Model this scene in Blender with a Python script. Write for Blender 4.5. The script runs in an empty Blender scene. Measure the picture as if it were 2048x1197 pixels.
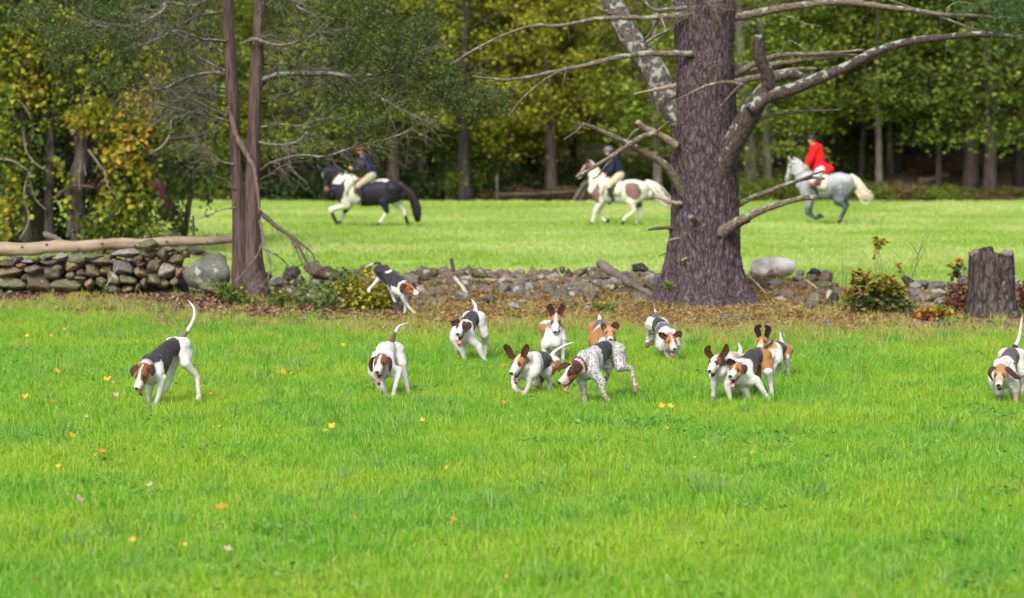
import bpy, bmesh, math, random
import numpy as np
from mathutils import Vector, Matrix, noise

S = bpy.context.scene
COL = S.collection
R = math.radians
# ------------------------------------------------------------------ camera
CAM_H, FPX = 2.74, 5689.0                      # eye height, focal length in photo pixels (2048 wide)
PITCH = math.atan(332.5 / FPX)
cd = bpy.data.cameras.new('camera')
cam = bpy.data.objects.new('camera', cd)
COL.objects.link(cam)
cam.location = (0, 0, CAM_H)
cam.rotation_euler = (math.pi / 2 - PITCH, 0, 0)
cd.sensor_width = 36.0
cd.lens = 36.0 * FPX / 2048.0
cd.clip_start, cd.clip_end = 0.1, 2000
cd.dof.use_dof = True
cd.dof.focus_distance = 29.0
cd.dof.aperture_fstop = 2.2
S.camera = cam
# ------------------------------------------------------------------ sky, sun, exposure
SUN_EL, SUN_AZ = R(44), R(200)                 # azimuth clockwise from +Y: behind the camera, a little left
w = bpy.data.worlds.new('World')
S.world = w
w.use_nodes = True
nt = w.node_tree
bg = nt.nodes['Background']
sk = nt.nodes.new('ShaderNodeTexSky')
sk.sky_type = 'NISHITA'
sk.sun_disc = False
sk.sun_elevation, sk.sun_rotation = SUN_EL, SUN_AZ
sk.air_density, sk.dust_density, sk.ozone_density = 1.0, 3.0, 1.0
hs = nt.nodes.new('ShaderNodeHueSaturation')
hs.inputs['Saturation'].default_value = 0.45   # high thin overcast: paler than a clear sky
nt.links.new(sk.outputs[0], hs.inputs['Color'])
nt.links.new(hs.outputs[0], bg.inputs[0])
bg.inputs[1].default_value = 0.13
sd = bpy.data.lights.new('sun', 'SUN')
sd.energy, sd.angle, sd.color = 2.0, R(16), (1.0, 0.95, 0.87)
sun = bpy.data.objects.new('sun', sd)
COL.objects.link(sun)
sun.rotation_euler = Vector((-math.sin(SUN_AZ) * math.cos(SUN_EL), -math.cos(SUN_AZ) * math.cos(SUN_EL), -math.sin(SUN_EL))).to_track_quat('-Z', 'Y').to_euler()
vs = S.view_settings
vs.view_transform, vs.look, vs.gamma, vs.use_curve_mapping = 'Standard', 'None', 1.0, False
vs.exposure = 0.82
S.render.engine = 'CYCLES'
cy = S.cycles
cy.max_bounces, cy.diffuse_bounces, cy.glossy_bounces, cy.transmission_bounces, cy.transparent_max_bounces = 6, 3, 2, 3, 4
cy.use_denoising = True
cy.sample_clamp_indirect = 6.0
cy.volume_bounces = 0

# ------------------------------------------------------------------ photo pixel -> world
_cp, _sp = math.cos(PITCH), math.sin(PITCH)
def ray(px, py):
    u, v = (px - 1024.0) / FPX, (598.5 - py) / FPX
    return Vector((u, _cp + v * _sp, -_sp + v * _cp))
def at(px, py, Y):                             # the point seen at a photo pixel, Y metres away
    d = ray(px, py)
    t = Y / d.y
    return Vector((d.x * t, Y, CAM_H + d.z * t))
def mpp(Y):                                    # metres per photo pixel at that distance
    return Y / FPX
def sm(a, b, x):
    t = np.clip((np.asarray(x, float) - a) / (b - a), 0, 1)
    return t * t * (3 - 2 * t)
def gz(x, y):                                  # ground height: the bank under the tumbled wall, the wood rising behind the field
    x, y = np.asarray(x, float), np.asarray(y, float)
    amp = 0.33 * sm(-4.2, -2.4, x) * (1 - 0.78 * sm(4.3, 5.8, x))
    s = np.where(y < 47.6, 1.9, 0.9)
    z = amp * np.exp(-((y - 47.6) / s) ** 2)
    z = z + 0.03 * np.sin(x * 0.9 + 1.3) * np.sin(y * 0.55) * sm(48, 56, y) * (1 - sm(100, 112, y))
    b = np.clip(y - 114.0, 0, None)
    z = z + np.where(b < 60, 0.0009 * b * b, 3.24 + (b - 60) * 0.10) + 0.20 * np.minimum(b, 18) * sm(8, 14, x)
    return z
def G(x, y):
    return float(gz(x, y))
_YS = np.concatenate([np.arange(15, 50, 0.05), np.arange(50, 130, 0.25)])
def ground_hit(px, py, ymax=1e9):              # where the line of sight first meets the ground
    d = ray(px, py)
    t = _YS / d.y
    ok = (CAM_H + d.z * t <= gz(d.x * t, _YS)) | (_YS >= ymax)
    y = min(float(_YS[int(np.argmax(ok))]) if ok.any() else float(_YS[-1]), ymax)
    x = d.x * y / d.y
    return Vector((x, y, G(x, y)))

# ------------------------------------------------------------------ object helpers
def lin(r, g, b):
    f = lambda c: c / 12.92 if c <= 0.04045 else ((c + 0.055) / 1.055) ** 2.4
    return (f(r / 255.0), f(g / 255.0), f(b / 255.0), 1.0)
def tag(o, label=None, cat=None, group=None, kind=None):
    if label: o['label'] = label
    if cat: o['category'] = cat
    if group: o['group'] = group
    if kind: o['kind'] = kind
    return o
def thing(name, label, cat, loc=(0, 0, 0), group=None):
    o = bpy.data.objects.new(name, None)
    o.empty_display_size = 0.1
    COL.objects.link(o)
    o.location = loc
    return tag(o, label, cat, group)

class MB:                                      # collects vertices and faces, links them as ONE mesh object
    def __init__(s):
        s.v, s.f, s.n = [], {3: [], 4: []}, 0
        s.c = []
    def add(s, V, faces, col=None):
        V = np.asarray(V, float).reshape(-1, 3)
        F = np.asarray(faces, int)
        s.f[F.shape[1]].append(F + s.n)
        s.v.append(V)
        s.n += len(V)
        s.c.append(np.tile(np.asarray(col if col is not None else (1, 1, 1, 1), float), (len(V), 1)) if col is None or np.ndim(col) == 1 else np.asarray(col, float))
        return s
    def more(s, faces, off):
        F = np.asarray(faces, int)
        s.f[F.shape[1]].append(F + off)
    def tube(s, pts, rad, seg=8, squash=None, up=None, cap=True, jitter=0.0, rng=None):
        P = np.asarray([tuple(p) for p in pts], float)
        n = len(P)
        rad = np.broadcast_to(np.asarray(rad, float), (n,)) if np.ndim(rad) < 2 else np.asarray(rad, float)
        T = np.gradient(P, axis=0)
        T /= np.linalg.norm(T, axis=1)[:, None] + 1e-12
        a = np.array(up, float) if up is not None else (np.array([0, 0, 1.0]) if abs(T[0][2]) < 0.9 else np.array([1.0, 0, 0]))
        N = np.zeros_like(P)
        for i in range(n):
            b = a - T[i] * np.dot(a, T[i])
            L = np.linalg.norm(b)
            if L < 1e-6:
                b = np.cross(T[i], [0.3, 0.8, 0.5]); L = np.linalg.norm(b)
            N[i] = b / L
            if up is None: a = N[i]
        B = np.cross(T, N)
        th = np.linspace(0, 2 * np.pi, seg, endpoint=False)
        rn, rb = (rad[:, 0], rad[:, 1]) if rad.ndim == 2 else (rad, rad)
        k = 1.0 if jitter == 0 else 1 + jitter * (rng.random((n, seg)) - 0.5)
        V = P[:, None, :] + (np.cos(th)[None, :, None] * N[:, None, :] * rn[:, None, None] + np.sin(th)[None, :, None] * B[:, None, :] * rb[:, None, None]) * (k[..., None] if jitter else 1.0)
        off = s.n
        i, j = np.meshgrid(np.arange(n - 1), np.arange(seg), indexing='ij')
        j2 = (j + 1) % seg
        F = np.stack([i * seg + j, i * seg + j2, (i + 1) * seg + j2, (i + 1) * seg + j], -1).reshape(-1, 4)
        s.add(V, F)
        if cap:
            s.v.append(np.array([P[0], P[-1]])); s.c.append(np.ones((2, 4))); s.n += 2
            c0, c1 = n * seg, n * seg + 1
            jj = np.arange(seg); k2 = (jj + 1) % seg
            s.more(np.stack([np.full(seg, c0), k2, jj], -1), off)
            s.more(np.stack([np.full(seg, c1), (n - 1) * seg + jj, (n - 1) * seg + k2], -1), off)
        return s
    def ellipsoid(s, c, r, axes=None, nu=10, nv=14):
        u = np.linspace(0, np.pi, nu + 1)[1:-1]
        v = np.linspace(0, 2 * np.pi, nv, endpoint=False)
        X = np.stack([np.outer(np.cos(u), np.ones(nv)), np.outer(np.sin(u), np.cos(v)), np.outer(np.sin(u), np.sin(v))], -1).reshape(-1, 3)
        X = np.vstack([X, [[1, 0, 0], [-1, 0, 0]]]) * np.asarray(r, float)
        if axes is not None: X = X @ np.asarray(axes, float)
        off = s.n
        m = len(u)
        i, j = np.meshgrid(np.arange(m - 1), np.arange(nv), indexing='ij')
        j2 = (j + 1) % nv
        s.add(X + np.asarray(c, float), np.stack([i * nv + j, (i + 1) * nv + j, (i + 1) * nv + j2, i * nv + j2], -1).reshape(-1, 4))
        jj = np.arange(nv); k2 = (jj + 1) % nv
        s.more(np.stack([np.full(nv, m * nv), jj, k2], -1), off)
        s.more(np.stack([np.full(nv, m * nv + 1), (m - 1) * nv + k2, (m - 1) * nv + jj], -1), off)
        return s
    def mesh(s, name, mat=None, smooth=True, off=None, col=False):
        V = np.vstack(s.v)
        if off is not None: V = V - np.asarray(off, float)
        me = bpy.data.meshes.new(name)
        T = np.vstack(s.f[3]) if s.f[3] else np.zeros((0, 3), int)
        Q = np.vstack(s.f[4]) if s.f[4] else np.zeros((0, 4), int)
        me.vertices.add(len(V)); me.vertices.foreach_set('co', V.astype(np.float32).ravel())
        nl = T.size + Q.size
        me.loops.add(nl); me.loops.foreach_set('vertex_index', np.concatenate([T.ravel(), Q.ravel()]).astype(np.int32))
        me.polygons.add(len(T) + len(Q))
        ls = np.concatenate([np.arange(len(T)) * 3, T.size + np.arange(len(Q)) * 4]).astype(np.int32)
        me.polygons.foreach_set('loop_start', ls)
        if smooth: me.polygons.foreach_set('use_smooth', np.ones(len(T) + len(Q), bool))
        if col:
            at_ = me.color_attributes.new('Col', 'FLOAT_COLOR', 'POINT')
            at_.data.foreach_set('color', np.vstack(s.c).astype(np.float32).ravel())
        me.update(calc_edges=True)
        me.validate()
        for m in (mat if isinstance(mat, (list, tuple)) else [mat]):
            if m: me.materials.append(m)
        return me
    def build(s, name, mat=None, parent=None, smooth=True, col=False, kind=None, label=None):
        off = None
        if parent is not None: off = root_loc(parent)
        o = bpy.data.objects.new(name, s.mesh(name, mat, smooth, off, col))
        COL.objects.link(o)
        if parent is not None: o.parent = parent
        return tag(o, label=label, kind=kind)
def root_loc(o):
    v = Vector((0, 0, 0))
    while o is not None:
        v = v + o.location
        o = o.parent
    return v

# ------------------------------------------------------------------ materials
def new_mat(name):
    m = bpy.data.materials.new(name)
    m.use_nodes = True
    nt = m.node_tree
    nt.nodes.clear()
    out = nt.nodes.new('ShaderNodeOutputMaterial')
    return m, nt, out
def N_(nt, typ, **kw):
    n = nt.nodes.new('ShaderNode' + typ)
    for k, v in kw.items():
        if k.startswith('i_'):
            key = k[2:].replace('_', ' ')
            n.inputs[key].default_value = v
        else:
            setattr(n, k, v)
    return n
def ramp(nt, stops, fac):
    r = nt.nodes.new('ShaderNodeValToRGB')
    el = r.color_ramp.elements
    while len(el) > 1: el.remove(el[0])
    el[0].position, el[0].color = stops[0]
    for p, c in stops[1:]:
        e = el.new(p); e.color = c
    nt.links.new(fac, r.inputs[0])
    return r.outputs[0]
def mixc(nt, fac, a, b, mode='MIX'):
    m = nt.nodes.new('ShaderNodeMix')
    m.data_type, m.blend_type = 'RGBA', mode
    for sock, val in ((m.inputs[0], fac), (m.inputs[6], a), (m.inputs[7], b)):
        if hasattr(val, 'links') or hasattr(val, 'is_linked'): nt.links.new(val, sock)
        else: sock.default_value = val
    return m.outputs[2]
def mathn(nt, op, a, b=0.0):
    m = nt.nodes.new('ShaderNodeMath'); m.operation = op
    for sock, val in ((m.inputs[0], a), (m.inputs[1], b)):
        if hasattr(val, 'is_linked'): nt.links.new(val, sock)
        else: sock.default_value = val
    return m.outputs[0]
def noise_n(nt, scale, detail=3, vec=None, stretch=None):
    n = N_(nt, 'TexNoise', i_Scale=scale, i_Detail=detail)
    g = N_(nt, 'NewGeometry')
    v = vec or g.outputs['Position']
    if stretch:
        mp = N_(nt, 'Mapping'); mp.inputs['Scale'].default_value = stretch
        nt.links.new(v, mp.inputs[0]); v = mp.outputs[0]
    nt.links.new(v, n.inputs['Vector'])
    return n.outputs['Fac']
def principled(nt, out, col, rough=0.7, spec=0.3, bump=None, bstr=0.4, bdist=0.01, sheen=0.0):
    b = N_(nt, 'BsdfPrincipled', i_Roughness=rough)
    b.inputs['Specular IOR Level'].default_value = spec
    if sheen: b.inputs['Sheen Weight'].default_value = sheen
    if hasattr(col, 'is_linked'): nt.links.new(col, b.inputs['Base Color'])
    else: b.inputs['Base Color'].default_value = col
    if bump is not None:
        bn = N_(nt, 'Bump', i_Strength=bstr, i_Distance=bdist)
        nt.links.new(bump, bn.inputs['Height']); nt.links.new(bn.outputs[0], b.inputs['Normal'])
    nt.links.new(b.outputs[0], out.inputs[0])
    return b
def leaf_mat(name, stops, trans=0.35, patch=None, patch_scale=0.5, rough=0.55, spec=0.25):
    """foliage: every leaf (mesh island) takes its own tint; optional drift to another palette over space"""
    m, nt, out = new_mat(name)
    g = N_(nt, 'NewGeometry')
    c = ramp(nt, stops, g.outputs['Random Per Island'])
    if patch:
        c2 = ramp(nt, patch, g.outputs['Random Per Island'])
        f = noise_n(nt, patch_scale, 2)
        f = ramp(nt, [(0.40, (0, 0, 0, 1)), (0.62, (1, 1, 1, 1))], f)
        c = mixc(nt, f, c, c2)
    b = N_(nt, 'BsdfPrincipled', i_Roughness=rough)
    b.inputs['Specular IOR Level'].default_value = spec
    t = N_(nt, 'BsdfTranslucent')
    mx = N_(nt, 'MixShader')
    mx.inputs[0].default_value = trans
    nt.links.new(c, b.inputs['Base Color']); nt.links.new(c, t.inputs[0])
    nt.links.new(b.outputs[0], mx.inputs[1]); nt.links.new(t.outputs[0], mx.inputs[2])
    nt.links.new(mx.outputs[0], out.inputs[0])
    return m
def rgb(r, g, b): return (r, g, b, 1.0)

def bark_mat(name, dark, light, scale=14, stretch=(1, 1, 0.18), lichen=None, lich_amt=0.5, bstr=0.6, lich_up=0.3, cracks=None):
    m, nt, out = new_mat(name)
    f = noise_n(nt, scale, 6, stretch=stretch)
    c = ramp(nt, [(0.32, dark), (0.68, light)], f)
    if cracks:                                  # plates of bark parted by dark fissures
        vo = N_(nt, 'TexVoronoi', feature='DISTANCE_TO_EDGE', i_Scale=cracks[0])
        g0 = N_(nt, 'NewGeometry'); mp = N_(nt, 'Mapping'); mp.inputs['Scale'].default_value = cracks[1]
        dn = N_(nt, 'TexNoise', i_Scale=5.0, i_Detail=3); nt.links.new(g0.outputs['Position'], dn.inputs['Vector'])
        av = N_(nt, 'VectorMath', operation='MULTIPLY_ADD'); nt.links.new(dn.outputs['Color'], av.inputs[0]); av.inputs[1].default_value = (.22, .22, .22); nt.links.new(g0.outputs['Position'], av.inputs[2])
        nt.links.new(av.outputs[0], mp.inputs[0]); nt.links.new(mp.outputs[0], vo.inputs['Vector'])
        cr = ramp(nt, [(0.0, (.42, .42, .42, 1)), (.10, (.85, .85, .85, 1)), (.35, (1.14, 1.14, 1.14, 1))], vo.outputs['Distance'])
        c = mixc(nt, 1.0, c, cr, 'MULTIPLY')
        f = mathn(nt, 'ADD', mathn(nt, 'MULTIPLY', f, .5), cr)
    if lichen:
        l = noise_n(nt, 9, 4)
        g = N_(nt, 'NewGeometry')
        sx = N_(nt, 'SeparateXYZ'); nt.links.new(g.outputs['Normal'], sx.inputs[0])
        l = mathn(nt, 'ADD', l, mathn(nt, 'MULTIPLY', sx.outputs[2], lich_up))
        l = ramp(nt, [(lich_amt, (0, 0, 0, 1)), (lich_amt + 0.07, (1, 1, 1, 1))], l)
        c = mixc(nt, l, c, mixc(nt, noise_n(nt, 40, 3), lichen, tuple(x * 0.6 for x in lichen[:3]) + (1,)))
    principled(nt, out, c, 0.85, 0.2, f, bstr, 0.02)
    return m

# ------------------------------------------------------------------ leaf cloud: many small leaf faces
def leaves(mb, C, size, rng, aspect=0.8, flat=0.0, shape='diamond', droop=0.0, fold=0.25):
    """C: leaf centres (n,3). flat 0..1 pulls the leaf planes towards horizontal"""
    C = np.asarray(C, float); n = len(C)
    sz = np.broadcast_to(np.asarray(size, float), (n,)) * rng.uniform(0.7, 1.25, n)
    nrm = rng.normal(size=(n, 3)); nrm[:, 2] = np.abs(nrm[:, 2]) + flat * 2.5
    nrm /= np.linalg.norm(nrm, axis=1)[:, None]
    a = rng.normal(size=(n, 3)); a[:, 2] -= droop * 2.0
    a -= nrm * (a * nrm).sum(1)[:, None]
    a /= np.linalg.norm(a, axis=1)[:, None] + 1e-9
    b = np.cross(nrm, a)
    A, B, Nn = a * sz[:, None], b * (sz * aspect)[:, None], nrm * (sz * fold)[:, None]
    if shape == 'diamond':
        V = np.stack([C - A * .5, C + B * .5 + Nn * .5, C + A * .5, C - B * .5 + Nn * .5], 1).reshape(-1, 3)
        k = np.arange(n)[:, None] * 4
        mb.add(V, np.concatenate([k + [0, 1, 2], k + [0, 2, 3]]))
    else:                                      # round leaf, six points
        V = np.stack([C - A * .45, C - A * .3 + B * .45 + Nn * .4, C + A * .15 + B * .5 + Nn * .5, C + A * .6, C + A * .15 - B * .5 + Nn * .5, C - A * .3 - B * .45 + Nn * .4], 1).reshape(-1, 3)
        k = np.arange(n)[:, None] * 6
        mb.add(V, np.concatenate([k + [0, 1, 2, 3], k + [0, 3, 4, 5]]))
    return mb
def fbm(p, s=1.0, o=3):
    return noise.fractal(Vector(p) * s, 1.0, 2.0, o)
def spline(P, n):                              # smooth resample of a polyline (Catmull-Rom)
    P = np.asarray([tuple(p) for p in P], float)
    if len(P) < 3: 
        t = np.linspace(0, 1, n)[:, None]
        return P[0] * (1 - t) + P[-1] * t
    Q = np.vstack([2 * P[0] - P[1], P, 2 * P[-1] - P[-2]])
    d = np.concatenate([[0], np.cumsum(np.linalg.norm(np.diff(P, axis=0), axis=1))])
    out = []
    for s_ in np.linspace(0, d[-1], n):
        i = min(max(np.searchsorted(d, s_, 'right') - 1, 0), len(P) - 2)
        t = (s_ - d[i]) / max(d[i + 1] - d[i], 1e-9)
        p0, p1, p2, p3 = Q[i], Q[i + 1], Q[i + 2], Q[i + 3]
        out.append(0.5 * (2 * p1 + (p2 - p0) * t + (2 * p0 - 5 * p1 + 4 * p2 - p3) * t * t + (3 * p1 - p0 - 3 * p2 + p3) * t ** 3))
    return np.array(out)
# ================================================================== GROUND
xs = np.unique(np.round(np.concatenate([np.linspace(-420, -40, 16), np.linspace(-40, -9, 32), np.arange(-9, 9.01, 0.2), np.linspace(9, 40, 32), np.linspace(40, 420, 16)]), 3))
ys = np.unique(np.round(np.concatenate([np.linspace(-60, 14, 20), np.arange(14, 40.01, 0.5), np.arange(40, 52.01, 0.2), np.arange(52, 113.01, 1.0), np.linspace(113, 240, 60), np.linspace(240, 700, 12)]), 3))
def strip(name, y0, y1, mat, label, cat='ground'):
    yy = ys[(ys >= y0 - 1e-6) & (ys <= y1 + 1e-6)]
    X, Y = np.meshgrid(xs, yy)
    Z = gz(X, Y)
    V = np.stack([X, Y, Z], -1).reshape(-1, 3)
    nx = len(xs)
    i, j = np.meshgrid(np.arange(len(yy) - 1), np.arange(nx - 1), indexing='ij')
    mb = MB()
    mb.add(V, np.stack([i * nx + j, i * nx + j + 1, (i + 1) * nx + j + 1, (i + 1) * nx + j], -1).reshape(-1, 4))
    o = mb.build(name, mat)
    return tag(o, label, cat, kind='structure')
def soil_mat(name, cols, sc=3.0):
    m, nt, out = new_mat(name)
    f = noise_n(nt, sc, 6)
    f2 = noise_n(nt, sc * 9, 4)
    c = ramp(nt, [(0.3 + 0.4 * i / (len(cols) - 1), c) for i, c in enumerate(cols)], mathn(nt, 'ADD', mathn(nt, 'MULTIPLY', f, 0.6), mathn(nt, 'MULTIPLY', f2, 0.4)))
    principled(nt, out, c, 0.95, 0.1, f2, 0.8, 0.03)
    return m
M_lawn = soil_mat('lawn_soil', [rgb(.09, .16, .02), rgb(.14, .25, .03), rgb(.20, .29, .05)], 1.2)
M_strip = soil_mat('litter_soil', [rgb(.10, .07, .045), rgb(.22, .155, .085), rgb(.36, .26, .13)], 2.5)
M_field = soil_mat('field_turf', [rgb(.17, .30, .05), rgb(.25, .39, .08), rgb(.35, .46, .14)], 0.35)
M_floor = soil_mat('forest_soil', [rgb(.06, .047, .034), rgb(.13, .095, .065), rgb(.10, .11, .05)], 0.8)
strip('meadow', -60, 38.0, M_lawn, 'bright green meadow in the foreground')
strip('wall_bank', 38.0, 49.6, M_strip, 'low bank of brown litter under the stone walls')
strip('hay_field', 49.6, 113.0, M_field, 'pale green hay field behind the stone walls')
strip('forest_floor', 113.0, 700, M_floor, 'dark forest floor rising behind the hay field')

# ------------------------------------------------------------------ grass: clumps set on a cloud of points
def clump(name, nb, rad, hmin, hmax, bw, lean, seed, mat):
    rng = np.random.default_rng(seed)
    mb = MB()
    a = rng.uniform(0, 2 * np.pi, nb); r = rad * np.sqrt(rng.random(nb))
    P = np.stack([np.cos(a) * r, np.sin(a) * r, np.zeros(nb) - 0.01], -1)
    h = rng.uniform(hmin, hmax, nb) * np.where(rng.random(nb) < 0.08, 1.5, 1.0)
    d = rng.uniform(0, 2 * np.pi, nb)
    D = np.stack([np.cos(d), np.sin(d), np.zeros(nb)], -1)
    ln = np.abs(rng.normal(0, lean, nb)) * h
    wd = rng.uniform(0, 2 * np.pi, nb)
    W = np.stack([np.cos(wd), np.sin(wd), np.zeros(nb)], -1) * (bw * rng.uniform(0.6, 1.3, nb))[:, None]
    up = np.array([0, 0, 1.0])
    m1 = P + up * (h * 0.55)[:, None] + D * (ln * 0.3)[:, None]
    tip = P + up * (h * np.clip(1 - 0.25 * ln / h, 0.5, 1))[:, None] + D * ln[:, None]
    V = np.stack([P - W * .5, P + W * .5, m1 + W * .42, m1 - W * .42, tip], 1).reshape(-1, 3)
    k = np.arange(nb)[:, None] * 5
    mb.add(V, k + [0, 1, 2, 3])
    mb.more(k + [3, 2, 4], 0)
    o = bpy.data.objects.new(name, mb.mesh(name, mat))
    return o
def grass_mat(name, stops, patch, ps=0.35, trans=0.4, spec=0.14):
    return leaf_mat(name, stops, trans, patch, ps, 0.45, spec)
M_g1 = grass_mat('grass_blade', [(0, rgb(.095, .285, .012)), (.4, rgb(.165, .43, .022)), (.75, rgb(.26, .51, .045)), (.93, rgb(.41, .57, .15)), (1, rgb(.58, .54, .26))],
                 [(0, rgb(.19, .385, .014)), (.5, rgb(.30, .515, .03)), (.88, rgb(.44, .59, .08)), (1, rgb(.62, .58, .25))], 0.42)
M_g2 = grass_mat('field_blade', [(0, rgb(.18, .34, .025)), (.5, rgb(.31, .48, .065)), (1, rgb(.47, .55, .17))],
                 [(0, rgb(.36, .48, .09)), (.5, rgb(.50, .59, .18)), (1, rgb(.62, .65, .30))], 0.14)
M_g3 = grass_mat('dry_blade', [(0, rgb(.27, .34, .04)), (.5, rgb(.45, .42, .11)), (1, rgb(.60, .48, .25))],
                 [(0, rgb(.20, .36, .03)), (.6, rgb(.40, .44, .09)), (1, rgb(.57, .47, .22))], 0.9)
M_g4 = grass_mat('tuft_blade', [(0, rgb(.12, .27, .04)), (.5, rgb(.20, .39, .08)), (.9, rgb(.36, .52, .19)), (1, rgb(.55, .56, .30))],
                 [(0, rgb(.10, .28, .02)), (.6, rgb(.18, .42, .04)), (1, rgb(.40, .55, .16))], 0.5)
def grass_on(name, pts, clumps, seed, smin, smax, label):
    rng = np.random.default_rng(seed)
    c = bpy.data.collections.new(name + '_clumps')
    for o in clumps: c.objects.link(o)
    n = len(pts)
    me = bpy.data.meshes.new(name)
    me.vertices.add(n); me.vertices.foreach_set('co', pts.astype(np.float32).ravel())
    a = me.attributes.new('rot', 'FLOAT_VECTOR', 'POINT')
    rot = np.stack([rng.normal(0, .12, n), rng.normal(0, .12, n), rng.uniform(0, 6.283, n)], -1)
    a.data.foreach_set('vector', rot.astype(np.float32).ravel())
    a = me.attributes.new('scl', 'FLOAT', 'POINT')
    nz = np.array([noise.noise(Vector((p[0] * .9, p[1] * .45, seed))) for p in pts])
    a.data.foreach_set('value', (rng.uniform(smin, smax, n) * (1 + 0.35 * nz)).astype(np.float32))
    a = me.attributes.new('idx', 'INT', 'POINT')
    a.data.foreach_set('value', rng.integers(0, len(clumps), n).astype(np.int32))
    me.materials.append(clumps[0].data.materials[0])
    o = bpy.data.objects.new(name, me)
    COL.objects.link(o)
    tag(o, label, 'grass', kind='stuff')
    ng = bpy.data.node_groups.new(name, 'GeometryNodeTree')
    ng.interface.new_socket('Geometry', in_out='INPUT', socket_type='NodeSocketGeometry')
    ng.interface.new_socket('Geometry', in_out='OUTPUT', socket_type='NodeSocketGeometry')
    gi, go = ng.nodes.new('NodeGroupInput'), ng.nodes.new('NodeGroupOutput')
    ip = ng.nodes.new('GeometryNodeInstanceOnPoints')
    ci = ng.nodes.new('GeometryNodeCollectionInfo')
    ci.inputs['Collection'].default_value = c
    ci.inputs['Separate Children'].default_value = True
    ci.inputs['Reset Children'].default_value = True
    ip.inputs['Pick Instance'].default_value = True
    def named(nm, t):
        q = ng.nodes.new('GeometryNodeInputNamedAttribute'); q.data_type = t; q.inputs['Name'].default_value = nm
        return [s for s in q.outputs if s.enabled and s.name == 'Attribute'][0]
    L = ng.links.new
    L(gi.outputs[0], ip.inputs['Points']); L(ci.outputs[0], ip.inputs['Instance'])
    L(named('idx', 'INT'), ip.inputs['Instance Index'])
    L(named('rot', 'FLOAT_VECTOR'), ip.inputs['Rotation'])
    L(named('scl', 'FLOAT'), ip.inputs['Scale'])
    L(ip.outputs[0], go.inputs[0])
    md = o.modifiers.new('grass', 'NODES'); md.node_group = ng
    return o
def scatter(y0, y1, dens, seed, margin=1.5, keep=None):
    rng = np.random.default_rng(seed)
    hw = lambda y: y * 1024 / FPX + margin
    A = (y1 - y0) * 2 * hw(y1)
    n = int(A * dens)
    y = rng.uniform(y0, y1, n); x = rng.uniform(-hw(y1), hw(y1), n)
    k = np.abs(x) < hw(y)
    x, y = x[k], y[k]
    if keep is not None:
        k = rng.random(len(x)) < keep(x, y)
        x, y = x[k], y[k]
    return np.stack([x, y, gz(x, y)], -1)
near = [clump('grass_clump', 80, 0.12, 0.035, 0.095, 0.0050, 0.65, s, M_g1) for s in range(5)] + [clump('grass_clump', 45, 0.10, 0.06, 0.15, 0.0055, 0.8, 9, M_g1)]
edge = lambda x: np.interp(x, [-9, -6.4, -4.6, -3.2, -1.5, 1.5, 3, 5, 6.5, 9], [45.2, 45.0, 42.0, 41.0, 40.2, 40.0, 38.7, 38.6, 39.2, 39.2]) + .4 * np.sin(x * 1.7) + .25 * np.sin(x * 4.1 + 1)   # where the mown meadow ends
tuft = [clump('tuft', 55, 0.09, 0.09, 0.20, 0.006, 0.75, 60 + s, M_g4) for s in range(3)]
pts = scatter(15.2, 43.0, 2.6, 4, 1.5, lambda x, y: np.where(np.sin(x * 1.3 + y * .37) + np.sin(x * .6 - y * .9 + 2) > .1, 1, .12) * (1 - sm(-2.0, 0, y - edge(x))))
grass_on('grass_tufts', pts, tuft, 11, 0.6, 1.25, 'scattered longer bluish green grass tufts in the meadow')
pts = scatter(15.2, 45.5, 62, 1, 1.5, lambda x, y: 1 - .62 * sm(-3.0, -1.0, y - edge(x)) - .38 * sm(-.8, .9, y - edge(x)))
grass_on('meadow_grass', pts, near, 3, 0.75, 1.25, 'thick bright green grass covering the foreground meadow')
far = [clump('field_clump', 90, 0.32, 0.03, 0.085, 0.014, 0.6, 20 + s, M_g2) for s in range(4)]
pts = scatter(48.4, 112.5, 7.5, 2, 3.0, lambda x, y: 0.35 + 0.65 * sm(48.6, 50.5, y))
grass_on('field_grass', pts, far, 5, 0.8, 1.3, 'pale grass of the hay field behind the walls')
thatch = [clump('thatch_clump', 34, 0.12, 0.02, 0.07, 0.006, 1.2, 70 + s, M_g3) for s in range(3)]
bare = lambda x, y: np.exp(-((x + 1.65) / .55) ** 2 - ((y - 20.0) / .45) ** 2) + .7 * np.exp(-((x - 2.4) / .5) ** 2 - ((y - 24.5) / .6) ** 2) + .5 * np.exp(-((x - .3) / .8) ** 2 - ((y - 33) / .7) ** 2)
pts = scatter(15.2, 40.0, 30, 14, 1.5, lambda x, y: .05 + .9 * bare(x, y))
grass_on('dead_thatch', pts, thatch, 15, 0.7, 1.3, 'patches of pale dead thatch showing through the meadow')
M_clover = leaf_mat('clover_leaf', [(0, rgb(.07, .22, .03)), (.6, rgb(.12, .33, .05)), (1, rgb(.22, .42, .09))], .35)
rng = np.random.default_rng(77)
C = []
for _ in range(150):
    y = 15.5 + 26 * rng.random() ** 1.2; x = rng.uniform(-1, 1) * (y * .18 + .5); m = int(rng.integers(12, 60))
    q = rng.normal(0, .10 + .12 * rng.random(), (m, 2))
    C.append(np.stack([x + q[:, 0], y + q[:, 1], gz(x + q[:, 0], y + q[:, 1]) + rng.uniform(.03, .085, m)], -1))
mb = MB(); leaves(mb, np.vstack(C), .034, rng, .95, .8, 'round', 0, .1)
tag(mb.build('clover', M_clover, smooth=False, kind='stuff'), 'low round leaved clover and weeds mixed into the meadow', 'clover')
dry = [clump('dry_clump', 40, 0.10, 0.05, 0.16, 0.006, 0.8, 40 + s, M_g3) for s in range(4)]
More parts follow.
